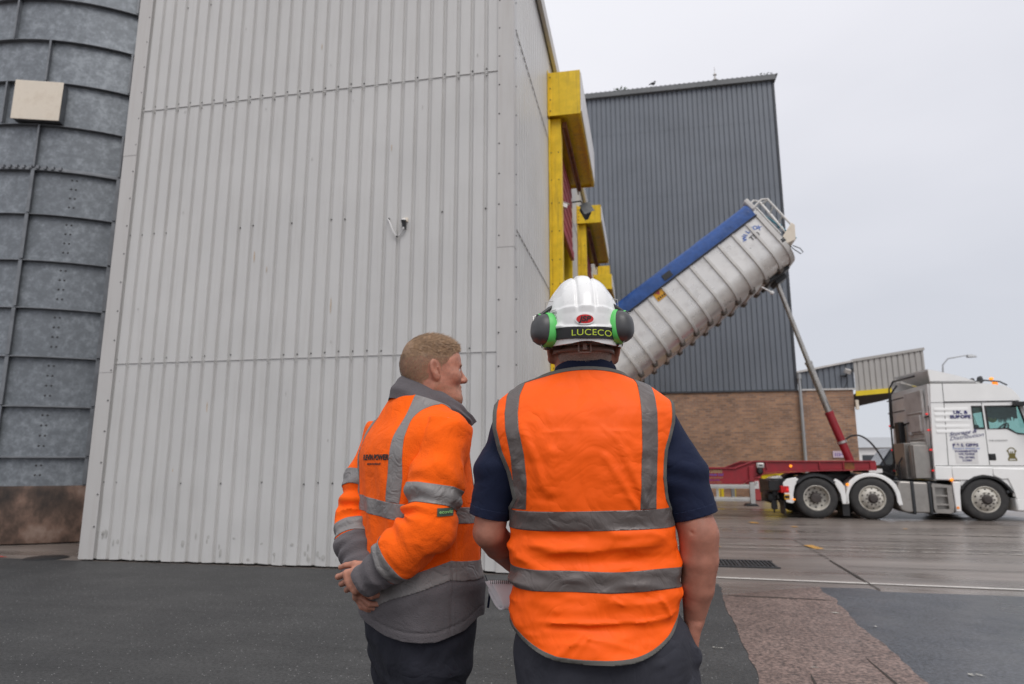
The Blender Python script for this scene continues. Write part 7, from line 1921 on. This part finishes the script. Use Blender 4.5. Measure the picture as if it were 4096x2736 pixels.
# sleeves
def sleeve(S_, radii, bands, grey, end, seed):
    s = Sdf(); s.chain(S_, radii, .03)
    Ltot = sum(np.linalg.norm(S_[i + 1] - S_[i]) for i in range(4)); s.cone(S_[4], S_[4] + (S_[4] - S_[3]) / np.linalg.norm(S_[4] - S_[3]) * .05, radii[4], radii[4] * .95, .02)
    Le = sum(np.linalg.norm(S_[i + 1] - S_[i]) for i in range(2)); E = S_[2]
    inner = (S_[0] + S_[4]) / 2 - E; inner /= np.linalg.norm(inner)
    def disp(P):
        a = arm_s(P, S_); side_ = np.clip(((P - E) @ inner) / .08, -.3, 1)
        w_ = np.exp(-((a - Le) / .09) ** 2)
        d = .0115 * w_ * (.40 + side_) * np.sin(a * 125 + 2.4 * fbm(P * 7 + seed, 2)) + .0045 * fbm(P * V3(11, 11, 11) + seed, 3) + .005 * (1 - 2 * np.abs(vnoise(P * V3(14, 14, 9) + seed * 2)))
        d += .004 * np.exp(-((a - (Ltot - .05)) / .05) ** 2) * np.sin(a * 150 + 3 * vnoise(P * 12 + seed)) + .0025 * np.sin(a * 60 + 5 * vnoise(P * 8)) 
        d -= .003 * np.exp(-((a - grey) / .003) ** 2) - .004 * np.exp(-((a - end + .012) / .010) ** 2)
        return d
    s.disp = disp
    K = Skin_(*s.mesh(.004)).clip(lambda P: end - arm_s(P, S_)).clip(lambda P: arm_s(P, S_) + .03)
    sl = K.clip(lambda P: grey - arm_s(P, S_)).build('sleeve', M['orangefleece'], jk, .004)
    K.clip(lambda P: arm_s(P, S_) - grey).build('cuff', M['greyfleece'], jk, .004)
    for b0, b1_ in bands:
        K.clip(lambda P: (b1_ - b0) / 2 - np.abs(arm_s(P, S_) - (b0 + b1_) / 2 + .004 * np.sin(P[:, 0] * 30))).push(.0024).build('reflective_tape', M['tape'], jk, .0012)
    return K
KR = sleeve(rS, [.080, .083, .076, .066, .052], [(.188, .246), (.432, .478)], .478, .575, 1)
KL = sleeve(lS, [.080, .078, .068, .060, .050], [(.160, .215), (.362, .412)], .412, .565, 6)
# woven tag on the near sleeve
bv = KR.bvh(); o0 = ORIG[m2.name]
l = MB(); q = []
for zi in range(4):
    for xi in range(6):
        p = Vector((-.222 + .044 * xi / 5, 1.9, 1.168 - .024 * zi / 3)); h, nn_, i, d = bv.ray_cast(p, Vector((0, 1, 0)), 1)
        q.append((h if h else Vector((p.x, 2.07, p.z))) + Vector((0, -.004, 0)))
l.add(q, [(r_ * 6 + k, r_ * 6 + k + 1, r_ * 6 + k + 7, r_ * 6 + k + 6) for r_ in range(3) for k in range(5)]); tg = l.build('woven_tag', mat('grey_green_tag', (.055, .085, .06), .6), jk)
class _Shift:
    def __init__(s, b): s.b = b
wrap_text('ecoviz', .0135, mat('pale_green_print', (.30, .62, .22), .5), tg, bv, (-.201, 2.06, 1.1565), (1, 0, 0), (0, -1, 0), .0056, weight=.0002)
# print on the back
jb = JC.bvh(); bc = T2.world(.005, -.17, 1.315)
M['blackprint'] = mat('black_print', (.018, .012, .010), .7)
bc = T2.world(.044, -.18, 1.318)
wrap_text('PLEVIN POWER', .0235, M['blackprint'], jk, jb, bc, T2.r, -T2.f, .0022, weight=.0012, sx=1.02)
wrap_text('GENERATION SPECIALIST', .0088, M['blackprint'], jk, jb, bc - V3(0, 0, .021), T2.r, -T2.f, .0022, weight=.0004, sx=.95)
l = MB()
def pulse(pts, w_):
    vs = []
    for x, z in pts:
        for dz in (-w_, w_):
            p = Vector(T2.world(.044 + x * .70, -.30, 1.318 + z * .8 + dz)); h, nn_, i, d = jb.ray_cast(p, Vector(T2.f), .4); vs.append((h if h else p) + Vector(-T2.f) * .0016)
    l.add(vs, [(2 * k, 2 * k + 2, 2 * k + 3, 2 * k + 1) for k in range(len(pts) - 1)])
pulse([(-.135, 0), (-.115, 0), (-.108, -.035), (-.098, .045), (-.090, -.03), (-.084, .03), (-.075, 0)], .0012)
pulse([(.055, -.03), (.062, .035), (.070, -.02), (.082, .055), (.092, -.03), (.10, .0), (.135, .0)], .0012)
l.build('pulse_line_print', mat('dull_orange_print', (.55, .12, .01), .7), jk)
l = MB(); l.tube([Vector(T2.world(.10, .192, z)) for z in (.86, .95, 1.05, 1.15, 1.25)], .004, 6); l.build('zip', M['blackprint'], jk)
l = MB(); p = T2.world(.165, .172, .93); l.tube([Vector(p), Vector(p + V3(.012, -.01, -.03)), Vector(p + V3(.016, -.012, -.055))], .0015, 5); l.tube([Vector(p + V3(.016, -.012, -.055)), Vector(p + V3(.010, -.012, -.10))], .0042, 6); l.build('zip_pull', M['navy'], jk)
# trousers and boots
t2 = Sdf(); t2.loft(Loft([(.54, .01, .165, .01, .09, .10, 2.3), (.67, .01, .195, .01, .145, .16, 2.3), (.76, .01, .206, .01, .162, .185, 2.3), (.90, .008, .212, .0, .160, .195, 2.3), (.98, .005, .212, .0, .158, .195, 2.3)], C2, PHI), .03)
for sg in (-1, 1):
    h = T2.world(sg * .098, 0, .76); f_ = T2.world(sg * .115, -.01, .10); k_ = (h + f_) / 2 + T2.f * .015
    t2.chain([h, k_, f_], [.116, .090, .085], .035)
def t2disp(P):
    d = .006 * fbm(P * V3(9, 9, 5) + 3, 3) + .004 * np.sin(P[:, 2] * 60 + 5 * fbm(P * 5, 2)) * np.clip(1 - np.abs(P[:, 2] - .62) / .2, 0, 1)
    for a, b in ((T2.world(.20, -.04, .74), T2.world(.10, -.12, .56)), (T2.world(.21, -.0, .72), T2.world(.16, -.08, .55)), (T2.world(-.08, -.16, .74), T2.world(.04, -.15, .66)), (T2.world(.19, .03, .70), T2.world(.20, -.02, .50))): d += ridge(P, [a, b], .010, .007)
    return d
t2.disp = t2disp
Skin_(*t2.mesh(.0055)).clip(lambda P: P[:, 2] - (.085 + .012 * vnoise(P * 14))).clip(lambda P: .95 - P[:, 2]).build('trousers', M['blacktrousers'], m2, .003)
ft = [T2.world(sg * .115, -.01, 0) for sg in (-1, 1)]
boots(m2, [(ft[0][0], ft[0][1], 50), (ft[1][0], ft[1][1], 62)], M['boot'])
